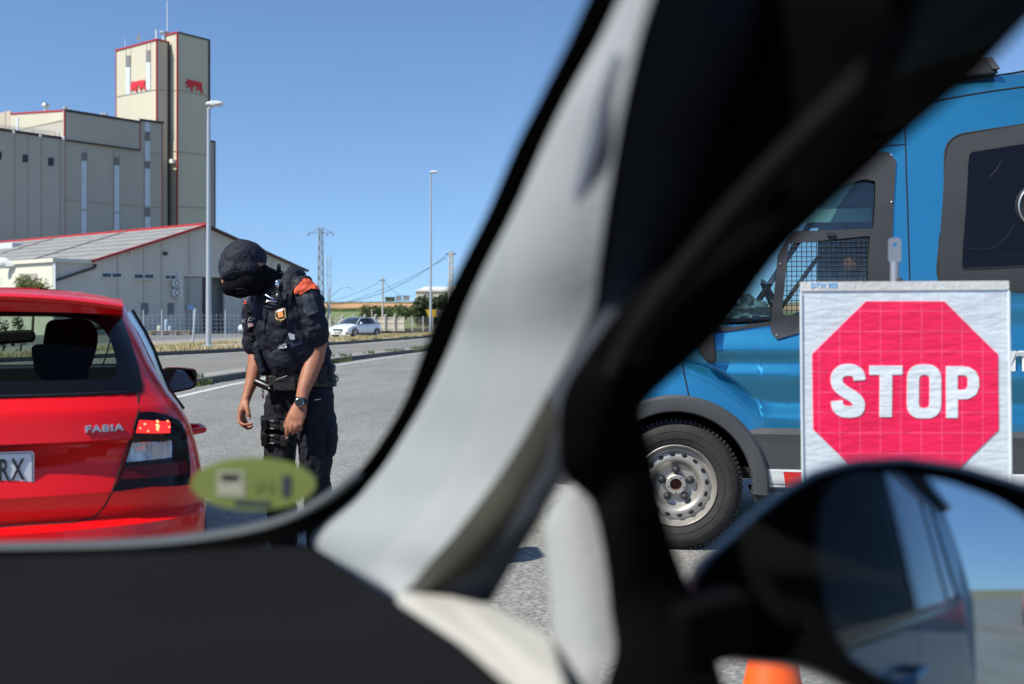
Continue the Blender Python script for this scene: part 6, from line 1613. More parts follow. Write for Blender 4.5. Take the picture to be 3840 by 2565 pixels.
# shield badge
sh = [z1(*p) for p in ((865,1180),(905,1165),(950,1145),(1005,1135),(1030,1160),(1045,1225),(1048,1285),(1020,1330),(965,1356),(905,1325),(872,1280),(878,1230))]
def shrink(P, f): cx = sum(p[0] for p in P)/len(P); cy = sum(p[1] for p in P)/len(P); return [(cx+(x-cx)*f, cy+(y-cy)*f) for x,y in P]
M_gold = mat('gold_thread', (.50,.33,.12), .5)
b0 = flap(sh, .006, M_gold, 'shield_badge', vest, off=.010, step=5)
flap(shrink(sh,.84), .004, M_navy, 'badge_field', b0, off=.0125, step=5)
flap([z1(*p) for p in ((915,1200),(990,1180),(1003,1275),(935,1292))], .003, mat('badge_orange',(.75,.25,.04),.6), 'badge_square', b0, off=.0150, step=5)
flap([z1(*p) for p in ((890,1182),(940,1160),(1000,1150),(1005,1185),(950,1200),(895,1208))], .003, M_white, 'badge_crown', b0, off=.0155, step=5)
flap([z1(*p) for p in ((888,1272),(925,1305),(965,1318),(1010,1300),(1028,1270),(1015,1320),(965,1340),(905,1312))], .003, M_gold, 'badge_scroll', b0, off=.0152, step=5)
# lettering on chest, flag patch
tm = text_mesh('POLICIA', 1, .0, .012, 1.0, .8); w0 = max(v.x for v in tm.v); h0 = max(v.y for v in tm.v)
pA_, pB_ = z1(398,1368), z1(586,1310)
def tf(v):
    f = v.x/w0; x = pA_[0]+(pB_[0]-pA_[0])*f; y = pA_[1]+(pB_[1]-pA_[1])*f - v.y/h0*z1(0,0)[0]*0 - v.y/h0*11.5
    return surf(ALL2)(x, y, .010)
obj('lettering', mapped(tm, tf), mat('grey_print',(.45,.46,.46),.7), vest)
flap([z1(*p) for p in ((492,1372),(545,1370),(552,1424),(500,1428))], .004, M_white, 'flag_patch', vest, off=.008, step=4)
for k in range(2): flap([z1(498,1384+k*20),z1(547,1381+k*20),z1(549,1391+k*20),z1(500,1395+k*20)], .003, mat('flag_red',(.5,.08,.04),.6), 'flag_stripe', vest, off=.0105, step=4)
# stitched lines and creases on the vest
for L_ in (((740,1180),(730,1260),(715,1400),(700,1560)),((600,1120),(700,1115),(870,1140)),((1060,900),(1040,1000),(1035,1120),(1060,1300),(1080,1480)),((480,1180),(470,1290),(455,1400),(480,1560))):
    P = [z1(*p) for p in L_]; Q = []
    for a, b in zip(P, P[1:]): Q += [surf(ALL2)(a[0]+(b[0]-a[0])*k/5, a[1]+(b[1]-a[1])*k/5, .003) for k in range(5)]
    obj('piping', MB().tube(Q, .0035, 5), M_navy, vest)
flap([z1(1090,905),z1(1120,780),z1(1200,700),z1(1330,615),z1(1360,640),z1(1240,760),z1(1160,860),z1(1130,930),z1(1100,1090),z1(1060,1100)], .010, M_blk, 'strap', vest, [tv,tsh], off=.008)
# microphone clip with silver parts and coil
mb = MB(); Q = [surf(ALL)(*z1(*p), .02) for p in ((750,935),(790,965),(830,1000),(870,1015),(900,990))]; mb.tube(Q, .0042, 7)
Q = [surf(ALL)(*z1(*p), .022) for p in ((770,1050),(820,1048),(870,1055),(930,1070),(965,1060),(940,1030),(900,1020))]; mb.tube(Q, .0048, 7)
obj('silver_clip', mb, M_chrome, vest, smooth=True)
mb = MB(); mb.ball(surf(ALL)(*z1(925,1000), .02), (.022,.014,.03), 12, 8); obj('microphone', mb, M_blk2, vest, smooth=True)
mb = MB(); mb.ball(surf(ALL)(*z1(915,790), .02), (.012,.012,.022), 12, 8); mb.tube([surf(ALL)(*z1(*p), .018) for p in ((850,780),(900,745),(960,725),(985,750))], .003, 6); obj('radio_clip', mb, M_chrome, vest, smooth=True)
for L_ in (((985,760),(940,830),(850,890),(770,890),(720,960),(740,1040),(800,1060)),((700,930),(690,990),(720,1050),(790,1075))):
    obj('radio_cord', MB().tube([surf(ALL)(*z1(*p), .016) for p in L_], .0028, 6), M_blk2, vest, smooth=True)
# orange yoke on both shoulders, sleeve pocket
oy = [z1(*p) for p in ((1240,690),(1330,678),(1390,690),(1440,725),(1500,780),(1565,835),(1592,862),(1500,842),(1430,838),(1370,868),(1310,905),(1268,940),(1240,908),(1172,912),(1172,870),(1200,790))]
flap(oy, .004, M_orange, 'shoulder_yoke', shirt, [tsh], step=5, off=.006)
flap([z1(*p) for p in ((398,1040),(432,1028),(436,1072),(396,1084))], .004, M_orange, 'shoulder_yoke', shirt, [tsh,tv], step=4, off=.008)
flap([z1(*p) for p in ((1310,930),(1440,905),(1500,1040),(1540,1180),(1500,1220),(1370,1260),(1330,1200),(1290,1020))], .012, mat('sleeve_pocket_cloth',(.022,.028,.044),.6,var=.2,vscale=12,bump=.3,bscale=60), 'sleeve_pocket', shirt, [tsh], step=6, off=.008)
# ---- cap, mask
mb = MB(); Mc = Matrix.Rotation(R(-30),3,'Y')
mb.ball(C(932,983,-.11), (.106,.110,.099), 26, 16, Mc); mb.ball(C(903,1004,-.12), (.078,.095,.070), 20, 12, Mc); mb.ball(C(966,975,-.09), (.066,.095,.070), 20, 12); mb.ball(C(908,1030,-.155), (.062,.090,.056), 18, 12, Mc); mb.ball(C(950,1016,-.14), (.072,.088,.060), 18, 12)
cap, tcap = blob('cap', mb, M_navy, cop, .007, 3, .016, .008)
fold = [((850,1000),(880,1020),(930,1012),(980,990)),((880,930),(930,945),(985,950)),((868,1040),(900,1046),(950,1030),(990,1010))]
for L_ in fold: obj('cap_seam', MB().tube([surf([tcap])(a,b,.002) for a,b in L_], .0035, 5), M_navy, cap, smooth=True)
#obj('cap_peak', MB().loft([[C(842+6*k,1000+8*k,-.20+.0*k), C(846+6*k,1004+8*k,-.20), C(870+4*k,1022+5*k,-.10), C(866+4*k,1016+5*k,-.10)] for k in range(3)]), M_blk2, cap, bevel=.002)
mkb = MB(); Mk = Matrix.Rotation(R(28),3,'Y')
mkb.ball(C(950,1054,-.135), (.092,.095,.070), 24, 16, Mk); mkb.ball(C(924,1074,-.155), (.072,.080,.058), 22, 14, Mk); mkb.ball(C(901,1080,-.170), (.046,.055,.044), 18, 12); mkb.ball(C(985,1036,-.11), (.060,.085,.070), 18, 12)
M_mask = mat('black_mask_cloth', (.0045,.0045,.005), .9, spec=.12, bump=.2, bscale=70)
mask, tm_ = blob('face_mask', mkb, M_mask, cop, .006, 14, .003, .002)
for L_ in (((885,1085),(905,1082),(925,1088)),((890,1098),(915,1095),(935,1100))): obj('mask_pleat', MB().tube([surf([tm_])(a,b,.002) for a,b in L_], .0025, 5), M_blk, mask, smooth=True)
#obj('ear_loop', MB().tube([C(1012,972,-.10),C(1022,980,-.10),C(1024,992,-.10),C(1018,1004,-.10)], .002, 5), M_blk2, mask)
#obj('earpiece', MB().ball(C(846,974,-.17), (.010,.01,.014), 10, 8), M_blk2, cap, smooth=True)
# ---- belt and equipment
def hoop(name, py, c, rx, ry, h, th, m, parent, tilt=0, label=None):
    mb = MB(); rings = []
    for k in range(37):
        a = 2*math.pi*k/36; ca, sa = math.cos(a), math.sin(a); base = C(c, py, 0) 
        p = Vector((base.x+rx*ca, base.y+ry*sa+0, base.z + tilt*ca)); n = Vector((ca/rx, sa/ry, 0)).normalized()
        rings.append([p+Vector((0,0,h/2)), p+n*th+Vector((0,0,h/2)), p+n*th-Vector((0,0,h/2)), p-Vector((0,0,h/2))])
    return obj(name, mb.loft(rings), m, parent, bevel=.002)
belt = hoop('belt', 1418, 1130, .160, .128, .055, .008, M_blk2, cop, tilt=-.012)
hoop('inner_belt', 1392, 1130, .157, .125, .03, .006, M_blk, cop, tilt=.015)
for x, y, dy, w, h, d_ in ((1100,1425,-.140,.085,.085,.035),(1240,1392,-.06,.05,.08,.06),(1050,1430,-.12,.05,.07,.04),(1222,1400,-.09,.05,.085,.04),(1150,1418,-.14,.05,.055,.02)):
    q = C(x,y,dy); mb = MB().box(q, (w,d_,h)); obj('belt_pouch', mb, M_blk, belt, bevel=.006)
mb = MB().tube([C(975,1424,-.10),C(984,1428,-.10),C(1035,1447,-.13),C(1042,1450,-.135)], [.016,.019,.019,.022], 14); obj('torch', mb, M_blk2, belt, smooth=True)
obj('torch_cap', MB().ball(C(1038,1449,-.155), .006, 8, 6), M_chrome, belt, smooth=True)
mb = MB()
for k in range(5): mb.tube([C(1002-(k%2)*3, 1452+k*8, -.09), C(1003+(k%2)*3, 1458+k*8, -.09)], .004, 6)
obj('keys', mb, M_chrome, belt)
obj('belt_ring', MB().tube([C(1262+9*math.cos(a),1420+10*math.sin(a)-2*0,-.02) for a in [2*math.pi*k/14 for k in range(15)]], .003, 6), M_blk2, belt)
obj('belt_line', MB().tube([C(x,y,-.165) for x,y in ((1062,1416),(1080,1411),(1105,1402))], .0016, 5), M_blk2, belt)
obj('lanyard', MB().tube([C(x,y,-.17) for x,y in ((1178,1497),(1200,1492),(1228,1487))], .0022, 5), M_blk2, belt)
# thigh rig on the picture-left leg
for i, (y, cxx, w) in enumerate(((1586,1048,.085),(1640,1046,.083))):
    hp = hoop('thigh_strap', y, cxx, w, w+.012, .045, .008, M_blk, trouser, tilt=-.010)
    hp.location += Vector((0,.025,0))
    obj('strap_buckle', MB().box(C(1005,y+1,-.06), (.028,.05,.055)), M_blk2, hp, bevel=.004)
    obj('strap_buckle', MB().box(C(1078,y+6,-.075), (.03,.02,.05)), M_blk, hp, bevel=.004)
    for k in (-1,1): obj('strap_edge', MB().tube([C(1018+k2*12, y+k*14+k2*.6, -.075-.012*math.sin(k2*.8)) for k2 in range(6)], .0022, 5), M_blk2, hp)
obj('thigh_panel', MB().prism([C(986,1568,-.02),C(1004,1568,-.05),C(1000,1672,-.05),C(983,1672,-.02)],[C(986,1568,.08),C(1004,1568,.06),C(1000,1672,.06),C(983,1672,.08)]), M_blk, trouser, bevel=.004)
for x, y in ((992,1567),(1067,1632)): obj('rivet', MB().ball(C(x,y,-.085), .004, 8, 6), M_chrome, trouser)
# watch on the picture-right wrist
q = C(1160,1492,-.19); d = (C(1164,1470,-.18)-C(1156,1512,-.195)).normalized(); x_ = Vector((1,0,0)); x_ = (x_-d*x_.dot(d)).normalized(); y_ = d.cross(x_)
mb = MB(); rings = []
for k in range(25):
    a = 2*math.pi*k/24; n = x_*math.cos(a)+y_*math.sin(a); p = q+x_*math.cos(a)*.029+y_*math.sin(a)*.0235
    rings.append([p+d*.011, p+n*.0035+d*.011, p+n*.0035-d*.011, p-d*.011])
strap = obj('watch', mb.loft(rings), M_blk2, cop, smooth=40)
fc = C(1158,1497,-.219); nrm = Vector((-.05,-1,.25)).normalized(); tx_ = nrm.orthogonal().normalized(); Mw_ = Matrix((tx_, nrm.cross(tx_), nrm)).transposed()
obj('watch_case', MB().lathe([(.0,0),(.0205,0),(.0215,.004),(.0205,.009),(.018,.010),(.0175,.008),(0,.008)], 28, fc, Mw_), M_chrome, strap, smooth=35)
obj('watch_dial', MB().lathe([(.0185,.0102),(0,.0104)], 28, fc, Mw_), M_blk2, strap)
# ================================================================ THE CAR THE VIEW IS TAKEN FROM
D = 1.636
oF = Vector((-.365,.931,0)).normalized(); oR = Vector((oF.y,-oF.x,0))
Q0 = Vector((.122,.72,0))
def O(s, t, z): return Q0 + oR*s - oF*t + Vector((0,0,z))    # s: right of the flank, t: backwards along the car
car = thing('car_interior', O(-.7,.9,0), 'blurred dark car in the foreground with dashboard, grey pillar and door mirror', 'car')
M_trim = mat('grey_trim', (.285,.30,.297), .75, var=.04, vscale=8, bump=.15, bscale=220)
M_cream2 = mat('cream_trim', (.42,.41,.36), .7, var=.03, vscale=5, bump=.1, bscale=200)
M_dtrim = mat('charcoal_shaded_trim', (.060,.066,.080), .95, var=.25, vscale=3, spec=.1)
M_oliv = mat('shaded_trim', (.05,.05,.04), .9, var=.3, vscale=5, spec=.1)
M_frit = mat('black_window_border', (.002,.002,.002), .9, spec=.05)
M_char2 = mat('charcoal_rubber', (.010,.010,.010), .85, spec=.12)
M_sealg = mat('seal_highlight_grey', (.075,.085,.09), .55)
M_dash = mat('dashboard_plastic', (.0105,.011,.0125), 1.0, spec=.02, var=.15, vscale=3)
M_own = mat('dark_blue_car_paint', (.05,.17,.28), .35, metal=.3, coat=.5)
M_hous = mat('mirror_housing_paint', (.004,.007,.016), .45, coat=.2, spec=.3)
def strip2(name, left, right, m, n=6, bulge=0.0, th=.012, parent=None, smooth=True, k=1.0):
    """sheet between two traced edges; each edge point is (x, y, distance)"""
    vs = []
    def ip(P):   # refine each edge with a Catmull-Rom spline
        out = []
        for i in range(len(P)-1):
            p0, p1, p2, p3 = P[max(i-1,0)], P[i], P[i+1], P[min(i+2,len(P)-1)]
            for q in range(4):
                t = q/4; out.append(tuple(.5*((2*b)+(-a+c)*t+(2*a-5*b+4*c-d)*t*t+(-a+3*b-3*c+d)*t**3) for a,b,c,d in zip(p0,p1,p2,p3)))
        out.append(P[-1]); return out
    Lf, Rt = ip(left), ip(right); rows = len(Lf); 
    for a, b in zip(Lf, Rt):
        A_, B_ = U(a[0]*k,a[1]*k,a[2]), U(b[0]*k,b[1]*k,b[2])
        for j in range(n+1):
            f = j/n; p = A_.lerp(B_, f); p.y -= bulge*math.sin(math.pi*f); vs.append(p)
    fs = [(i*(n+1)+j,(i+1)*(n+1)+j,(i+1)*(n+1)+j+1,i*(n+1)+j+1) for i in range(rows-1) for j in range(n)]
    N_ = len(vs); back = []
    for v in vs: back.append(v + Vector((v.x,v.y,v.z-EYE)).normalized()*th)
    mb = MB(); fb = [tuple(x+N_ for x in f[::-1]) for f in fs]
    W_ = n+1; edge = [i*W_ for i in range(rows)] + [(rows-1)*W_+j for j in range(1,W_)] + [i*W_+n for i in range(rows-2,-1,-1)] + [j for j in range(n-1,0,-1)]
    sk = [(edge[i], edge[(i+1)%len(edge)], edge[(i+1)%len(edge)]+N_, edge[i]+N_) for i in range(len(edge))]
    mb.add(vs+back, fs+fb+sk); return obj(name, mb, m, parent or car, smooth=35 if smooth else False)
Cl = [(1450,-60,.58),(1420,0,.60),(1370,100,.63),(1302,220,.66),(1243,340,.70),(1180,480,.74),(1118,600,.78),(1070,700,.82),(1035,790,.86),(978,910,.90),(925,1000,.94),(872,1080,.96),(812,1145,.99),(740,1205,1.01),(716,1248,1.02),(800,1300,.93),(900,1362,.84)]
Cr = [(1512,-60,.50),(1490,0,.51),(1460,100,.53),(1432,220,.55),(1410,340,.58),(1388,480,.61),(1372,600,.64),(1360,700,.67),(1318,790,.70),(1252,910,.73),(1203,1000,.75),(1152,1080,.77),(1108,1140,.78),(1055,1210,.79),(1010,1262,.80),(970,1310,.82),(938,1352,.83)]
strip2('pillar_trim', Cl, Cr, M_trim, bulge=.012, k=D)
# cast shadow streak on the pillar cover, laid in as a dark insert
strip2('pillar_shadow_streak', [(1408,120,.555),(1375,210,.57),(1345,320,.60),(1318,430,.635),(1298,500,.655)], [(1422,125,.55),(1398,220,.565),(1372,330,.585),(1340,430,.62),(1300,505,.655)], mat('shadow_blue_grey',(.12,.135,.17),.7), n=3, k=D, th=.004)
# black border printed on the windscreen, curved along pillar and cowl
fo = [(1372,-60,.60),(1345,0,.62),(1300,100,.65),(1240,220,.68),(1180,340,.72),(1120,480,.76),(1060,600,.80),(1010,700,.84),(975,790,.88),(930,910,.92),(880,1000,.96),(820,1080,.99),(740,1140,1.01),(640,1190,1.03),(500,1224,1.04),(300,1243,1.05),(0,1250,1.05),(-260,1250,1.05)]
fi = [(1452,-60,.60),(1422,0,.62),(1372,100,.65),(1304,220,.68),(1245,340,.72),(1182,480,.76),(1120,600,.80),(1072,700,.84),(1037,790,.88),(980,910,.92),(927,1000,.96),(874,1080,.99),(815,1145,1.01),(735,1210,1.03),(580,1256,1.035),(400,1274,1.04),(0,1290,1.05),(-260,1295,1.05)]
strip2('window_border', fo, fi, M_frit, n=3, k=D, th=.004)
lo = [(820,1072,.975),(740,1134,.995),(640,1183,1.01),(500,1214,1.02),(300,1234,1.03),(0,1242,1.03),(-260,1243,1.03)]
li = [(832,1088,.97),(752,1152,.99),(648,1202,1.0),(503,1236,1.01),(300,1256,1.02),(0,1262,1.02),(-260,1263,1.02)]
strip2('cowl_seal_highlight', lo, li, M_sealg, n=4, bulge=.006, k=D, th=.006)  # grey of this strip stands for the highlight along the seal
# dashboard top: one horizontal moulding
ZD = 1.055
def DP(x, y, z=ZD): 
    py = y*D; d = (EYE-z)*F/(py-HY); return U(x*D, py, d)
out = [DP(-300,1272),DP(0,1272),(DP(400,1262)),DP(560,1252),DP(700,1240),DP(720,1252),DP(800,1300),DP(912,1368),DP(1060,1463),DP(1190,1572),DP(1290,1660),DP(1400,1790),DP(1300,1980),DP(-300,1980)]
obj('dashboard', MB().prism(out, [v+Vector((0,0,-.05)) for v in out]), M_dash, car, bevel=.008)
# cream ledge between dashboard and door
gp = [DP(905,1358,1.062),DP(960,1358,1.062),DP(1040,1364,1.063),DP(1125,1384,1.064),DP(1200,1420,1.064),DP(1268,1458,1.064),DP(1300,1560,1.064),DP(1330,1680,1.062),DP(1270,1690,1.060),DP(1190,1572,1.058),DP(1060,1465,1.058)]
obj('door_ledge', MB().prism(gp, [v+Vector((0,0,-.02)) for v in gp]), M_cream2, car, bevel=.004)
# rear pillar faces with shade put into their dark colours; header, door frame
Dl = [(a*D,b*D,c+.004) for a,b,c in Cr]
Dr = [(3010,-100,.535),(2950,0,.545),(2900,170,.555),(2850,340,.575),(2790,540,.60),(2710,740,.62),(2610,920,.64),(2470,1150,.66),(2290,1340,.665),(2215,1480,.69),(2160,1640,.71),(2110,1790,.73),(2060,1880,.745),(2020,1960,.755),(1960,2060,.77),(1900,2160,.785),(1842,2262,.80)]
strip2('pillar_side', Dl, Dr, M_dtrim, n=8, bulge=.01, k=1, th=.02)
lo_ = [(1252,905,.722),(1200,1000,.742),(1150,1080,.762),(1100,1150,.772),(1050,1215,.782),(1000,1280,.80),(945,1350,.82)]
hi_ = [(1290,1000,.72),(1262,1080,.735),(1225,1140,.75),(1180,1200,.76),(1120,1270,.775),(1060,1320,.79),(985,1356,.81)]
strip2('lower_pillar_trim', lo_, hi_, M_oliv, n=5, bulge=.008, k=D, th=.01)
El = [(2950,-100,.52),(2880,0,.53),(2790,340,.56),(2680,650,.59),(2550,920,.62),(2330,1150,.64),(2190,1340,.66),(2110,1480,.67),(2095,1640,.68),(2115,1780,.69),(2215,1880,.70),(2250,2000,.69),(2275,2150,.69),(2290,2300,.69),(2305,2450,.68),(2240,2640,.67)]
Er = [(4100,-170,.44),(3870,70,.45),(3655,292,.48),(3425,492,.51),(3100,785,.55),(2915,972,.58),(2745,1200,.62),(2605,1345,.64),(2470,1465,.66),(2408,1550,.67),(2436,1660,.68),(2462,1780,.69),(2505,1980,.70),(2570,2165,.71),(2690,2480,.69),(2740,2660,.68)]
strip2('door_frame', El, Er, M_frit, n=8, bulge=.012, k=1, th=.02)
rl = [(3560,-100,.45),(3380,60,.47),(3160,300,.50),(2900,560,.53),(2680,800,.56),(2500,1020,.59),(2350,1220,.62),(2260,1400,.65)]
rr2 = [(3820,-100,.445),(3620,60,.465),(3350,300,.495),(3060,560,.53),(2830,800,.56),(2630,1020,.59),(2460,1220,.62),(2330,1400,.65)]
strip2('door_seal', [(a,b,c-.012) for a,b,c in rl], [(a,b,c-.012) for a,b,c in rr2], M_char2, n=5, bulge=.008, k=1, th=.008)
# quarter light post
Fl = [(2150,1812,.735),(2100,1850,.735),(2062,1905,.735),(2040,1970,.73),(2052,2100,.72),(2066,2250,.71),(2078,2390,.70),(2098,2500,.69),(2125,2640,.68)]
Fr = [(2165,1812,.735),(2205,1840,.73),(2236,1900,.725),(2256,1990,.72),(2278,2130,.71),(2296,2280,.70),(2310,2440,.69),(2262,2510,.68),(2225,2640,.67)]
strip2('quarter_light_post', Fl, Fr, M_trim, n=6, bulge=.006, k=1, th=.015)
# windscreen pane and side window pane
wsp = [U(-700,2100,1.10),U(900,2050,1.10),U(1400,1800,1.02),U(1700,1300,.92),U(2050,600,.78),U(2330,-150,.64),U(-700,-150,.64)]
obj('windscreen', MB().add([v+Vector((0,.012,0)) for v in wsp], [tuple(range(len(wsp)))]), glass('windscreen_glass', (.93,.955,.95), .008, graze=.03), car)
M_ownglass = glass('side_window_glass', (.92,.95,.95), .004, graze=.11)
tumble = lambda z: -.16*max(0, z-1.0)
def W(t, z, s=0): return O(tumble(z)+s, t, z)
obj('side_window', MB().add([W(-.02,1.0),W(.98,1.0),W(.98,1.42),W(.30,1.42)], [(0,1,2,3)]), M_ownglass, car)
obj('quarter_light', MB().add([U(1840,2260,.80)+Vector((0,.02,0)),U(2060,1930,.76)+Vector((0,.02,0)),U(2090,2400,.73)+Vector((0,.02,0))], [(0,1,2)]), M_ownglass, car)
# windscreen sticker, seen from behind
M_st = mat('sticker_green', (.42,.46,.16), .6)
b_ = M_st.node_tree; tr = b_.nodes.new('ShaderNodeBsdfTranslucent'); tr.inputs[0].default_value = (.46,.53,.16,1); mxs = b_.nodes.new('ShaderNodeMixShader'); mxs.inputs[0].default_value = .6
b_.links.new(b_.nodes['Principled BSDF'].outputs[0], mxs.inputs[1]); b_.links.new(tr.outputs[0], mxs.inputs[2]); b_.links.new(mxs.outputs[0], b_.nodes['Material Output'].inputs[0])
sd_ = 1.04
def ST(x, y, o=0): return U(x, y, sd_-o)
el = [(950+235*math.cos(2*math.pi*k/40), 1815+100*math.sin(2*math.pi*k/40)) for k in range(40)]
stk = obj('windscreen_sticker', MB().prism([ST(x,y) for x,y in el],[ST(x,y,-.001) for x,y in el]), M_st, car)
def smark(name, P, m): obj(name, MB().prism([ST(x,y,.001) for x,y in P],[ST(x,y,.0003) for x,y in P]), m, stk)
M_sg = mat('sticker_grey', (.38,.38,.28), .7); M_sd = mat('sticker_ink', (.03,.04,.06), .6); M_so = mat('sticker_olive', (.15,.18,.05), .6)
smark('grey_box', [(815,1762),(915,1768),(918,1865),(812,1860)], M_sg); smark('print', [(828,1778),(900,1780),(900,1805),(830,1805)], M_so)
for cx_ in (965, 1010): smark('digit', [(cx_+20*math.cos(a),1822+26*math.sin(a)) for a in [2*math.pi*k/12 for k in range(12)]], M_so)
smark('dark_bar', [(1058,1782),(1092,1784),(1088,1862),(1056,1862)], M_sd); smark('dark_bar', [(880,1876),(1015,1880),(1015,1900),(878,1896)], M_sd)
# ---- door mirror
ho = [(2590,2200),(2612,2130),(2720,2035),(2830,1935),(2935,1852),(3050,1778),(3200,1733),(3400,1724),(3600,1752),(3840,1822),(4000,1900),(4120,2050),(4150,2300),(4080,2560),(3900,2760),(3600,2800),(3350,2680),(3200,2590),(3100,2532),(2985,2492),(2860,2482),(2740,2478),(2660,2450),(2602,2330)]
gl = rounded([(3072,1905),(3116,1805),(3213,1765),(3413,1774),(3641,1808),(3840,1886),(3990,2000),(4060,2200),(4000,2500),(3800,2680),(3500,2640),(3300,2540),(3185,2462),(3116,2335),(3066,2100)], 60, 3)
cc = (3480, 2180); NP = 72; hp_, gp_ = polar(ho, cc, NP), polar(gl, cc, NP)
MD = .76
def mp(P, f, d): return [U(cc[0]+(x-cc[0])*f, cc[1]+(y-cc[1])*f, d) for x,y in P]
mir = obj('door_mirror', MB().loft([mp(hp_,1.0,MD),mp(hp_,1.03,MD+.02),mp(hp_,1.0,MD+.05),mp(hp_,.86,MD+.085),mp(hp_,.5,MD+.115),mp(hp_,.1,MD+.125)], caps=True).__class__().loft([mp(hp_,.985,MD-.003),mp(hp_,1.0,MD),mp(hp_,1.03,MD+.02),mp(hp_,1.0,MD+.05),mp(hp_,.86,MD+.085),mp(hp_,.5,MD+.115),mp(hp_,.1,MD+.125)], caps=False), M_hous, car, smooth=50)
inner_ = [ [U(cc[0]+(x-cc[0])*.985, cc[1]+(y-cc[1])*.985, MD-.003) for x,y in hp_], [U(x+(x-cc[0])*.03,y+(y-cc[1])*.03,MD+.004) for x,y in gp_], [U(x,y,MD+.03) for x,y in gp_] ]
obj('mirror_surround', MB().loft(inner_, caps=False), M_frit, mir, smooth=40)
vdir = (U(3500,2150,1)-EYEP).normalized()
rdir = (-oF - oR*.15 + Vector((0,0,.03))).normalized(); nm = (rdir-vdir).normalized()
pc = U(3500,2150,MD+.022)
cs = []
def onm(px, py):
    d = (U(px,py,1)-EYEP).normalized(); s = (pc-EYEP).dot(nm)/d.dot(nm); return EYEP + d*s
rings = []
for f in (0, .12, .25, .4, .55, .7, .85, 1.02):
    r_ = []
    for x, y in gp_:
        p = onm(cc[0]+(x-cc[0])*f, cc[1]+(y-cc[1])*f); q = p-pc; rr_ = q.length
        r_.append(p - nm*(rr_*rr_/(2*1.4)))
    rings.append(r_)
obj('mirror_glass', MB().loft(rings, caps=False), mat('mirror_silver', (.42,.50,.56), .005, metal=1), mir, smooth='all')
obj('mirror_foot', MB().loft([[O(-.03,.0,1.085),O(-.03,.04,1.085),O(-.03,.04,1.045),O(-.03,.0,1.045)],[O(.03,-.01,1.09),O(.03,.03,1.09),O(.03,.03,1.05),O(.03,-.01,1.05)]]), M_frit, mir, bevel=.004)
# ---- the flank of the car, seen in the mirror
def flank(name, pts, m, s0=0, th=.03, bevel=0): return obj(name, MB().prism([W(t,z,s0) for t,z in pts],[W(t,z,s0-th) for t,z in pts]), m, car, bevel=bevel)
flank('door', [(-.25,.36),(1.0,.36),(1.0,.98),(-.15,.97),(-.25,.80)], M_own)
flank('rear_door', [(1.01,.36),(1.95,.36),(1.95,1.0),(1.01,.98)], M_own)
flank('rear_quarter', [(1.96,.36),(2.75,.50),(2.80,1.0),(2.62,1.30),(2.40,1.46),(1.80,1.46),(2.12,1.02),(1.96,1.0)], M_own)
flank('window_frame', [(-.05,.975),(1.98,1.0),(1.98,1.035),(-.05,1.005)], M_rtrim, .006, .02)
flank('window_frame', [(.98,1.0),(1.06,1.0),(1.05,1.42),(.97,1.42)], M_rtrim, .004, .02)
flank('window_frame', [(1.66,1.03),(1.71,1.03),(1.60,1.40),(1.55,1.40)], M_rtrim, .004, .02)
flank('roof_rail', [(.28,1.415),(2.2,1.395),(2.2,1.46),(.25,1.46)], M_own, .004, .04)
obj('rear_side_window', MB().add([W(1.06,1.02),W(1.97,1.03),W(1.75,1.40),W(1.05,1.41)], [(0,1,2,3)]), mat('privacy_glass',(.012,.016,.022),.04,coat=.6), car)
obj('door_handle', MB().tube([O(.0,.72,.88),O(.035,.75,.885),O(.035,.90,.885),O(.0,.93,.88)], .012, 8), M_own, car, smooth=True)
obj('roof', MB().prism([O(-.03,.26,1.462),O(-1.38,.26,1.462),O(-1.38,2.3,1.462),O(-.03,2.3,1.462)],[O(-.03,.26,1.49),O(-1.38,.26,1.49),O(-1.38,2.3,1.49),O(-.03,2.3,1.49)]), M_own, car)
obj('headliner', MB().prism([O(-.05,.30,1.445),O(-1.36,.30,1.445),O(-1.36,2.25,1.445),O(-.05,2.25,1.445)],[O(-.05,.30,1.455),O(-1.36,.30,1.455),O(-1.36,2.25,1.455),O(-.05,2.25,1.455)]), M_dtrim, car)
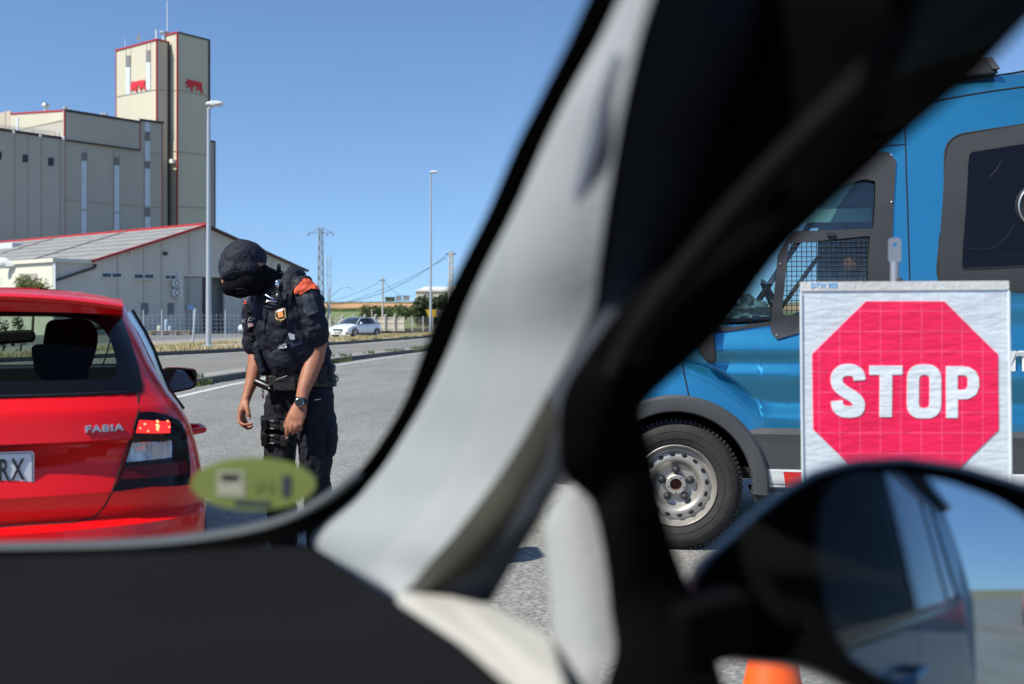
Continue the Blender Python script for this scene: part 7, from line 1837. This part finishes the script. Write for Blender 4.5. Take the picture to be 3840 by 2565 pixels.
obj('tailgate', MB().prism([O(-.05,2.75,.4),O(-1.4,2.75,.4),O(-1.4,2.3,1.49),O(-.09,2.3,1.49)],[O(-.05,2.79,.4),O(-1.4,2.79,.4),O(-1.4,2.34,1.49),O(-.09,2.34,1.49)]), M_vblack, car)
obj('floor', MB().prism([O(-.04,-.6,.33),O(-1.4,-.6,.33),O(-1.4,2.7,.33),O(-.04,2.7,.33)],[O(-.04,-.6,.30),O(-1.4,-.6,.30),O(-1.4,2.7,.30),O(-.04,2.7,.30)]), M_vblack, car)
obj('far_door', MB().prism([O(-1.38,-.3,.36),O(-1.38,2.6,.36),O(-1.38,2.6,1.0),O(-1.38,-.3,.96)],[O(-1.41,-.3,.36),O(-1.41,2.6,.36),O(-1.41,2.6,1.0),O(-1.41,-.3,.96)]), M_own, car)
obj('far_side_blocker', MB().prism([O(-1.38,.55,.99),O(-1.38,2.6,.99),O(-1.38,2.5,1.47),O(-1.38,.55,1.47)],[O(-1.41,.55,.99),O(-1.41,2.6,.99),O(-1.41,2.5,1.47),O(-1.41,.55,1.47)]), M_vblack, car)  # unseen, added over the far windows to shut out sky light
obj('seat_back', MB().prism([O(-.10,1.15,.5),O(-.62,1.15,.5),O(-.58,1.32,1.12),O(-.14,1.32,1.12)],[O(-.10,1.30,.5),O(-.62,1.30,.5),O(-.58,1.42,1.12),O(-.14,1.42,1.12)]), M_vblack, car, bevel=.03)
obj('head_restraint', MB().prism([O(-.24,1.36,1.16),O(-.48,1.36,1.16),O(-.46,1.38,1.34),O(-.26,1.38,1.34)],[O(-.24,1.46,1.16),O(-.48,1.46,1.16),O(-.46,1.46,1.34),O(-.26,1.46,1.34)]), M_vblack, car, bevel=.02)
for t in (-.62, 1.95):
    Mo = Matrix((oF, Vector((0,0,1)), oR)).transposed(); w_ = obj('wheel', MB().lathe([(.0,.0),(.2,.0),(.21,.02),(.29,.02),(.31,-.02),(.31,-.18)], 26, O(-.02,t,.31), Mo), M_rubber, car, smooth=30)
# a second red car waiting behind, seen only in the door mirror
rc2 = copy_tree(redcar); rc2.location = (7.0, -13.4, 0)
tag(rc2, 'red car waiting behind, visible only as a blurred edge in the door mirror', 'car')
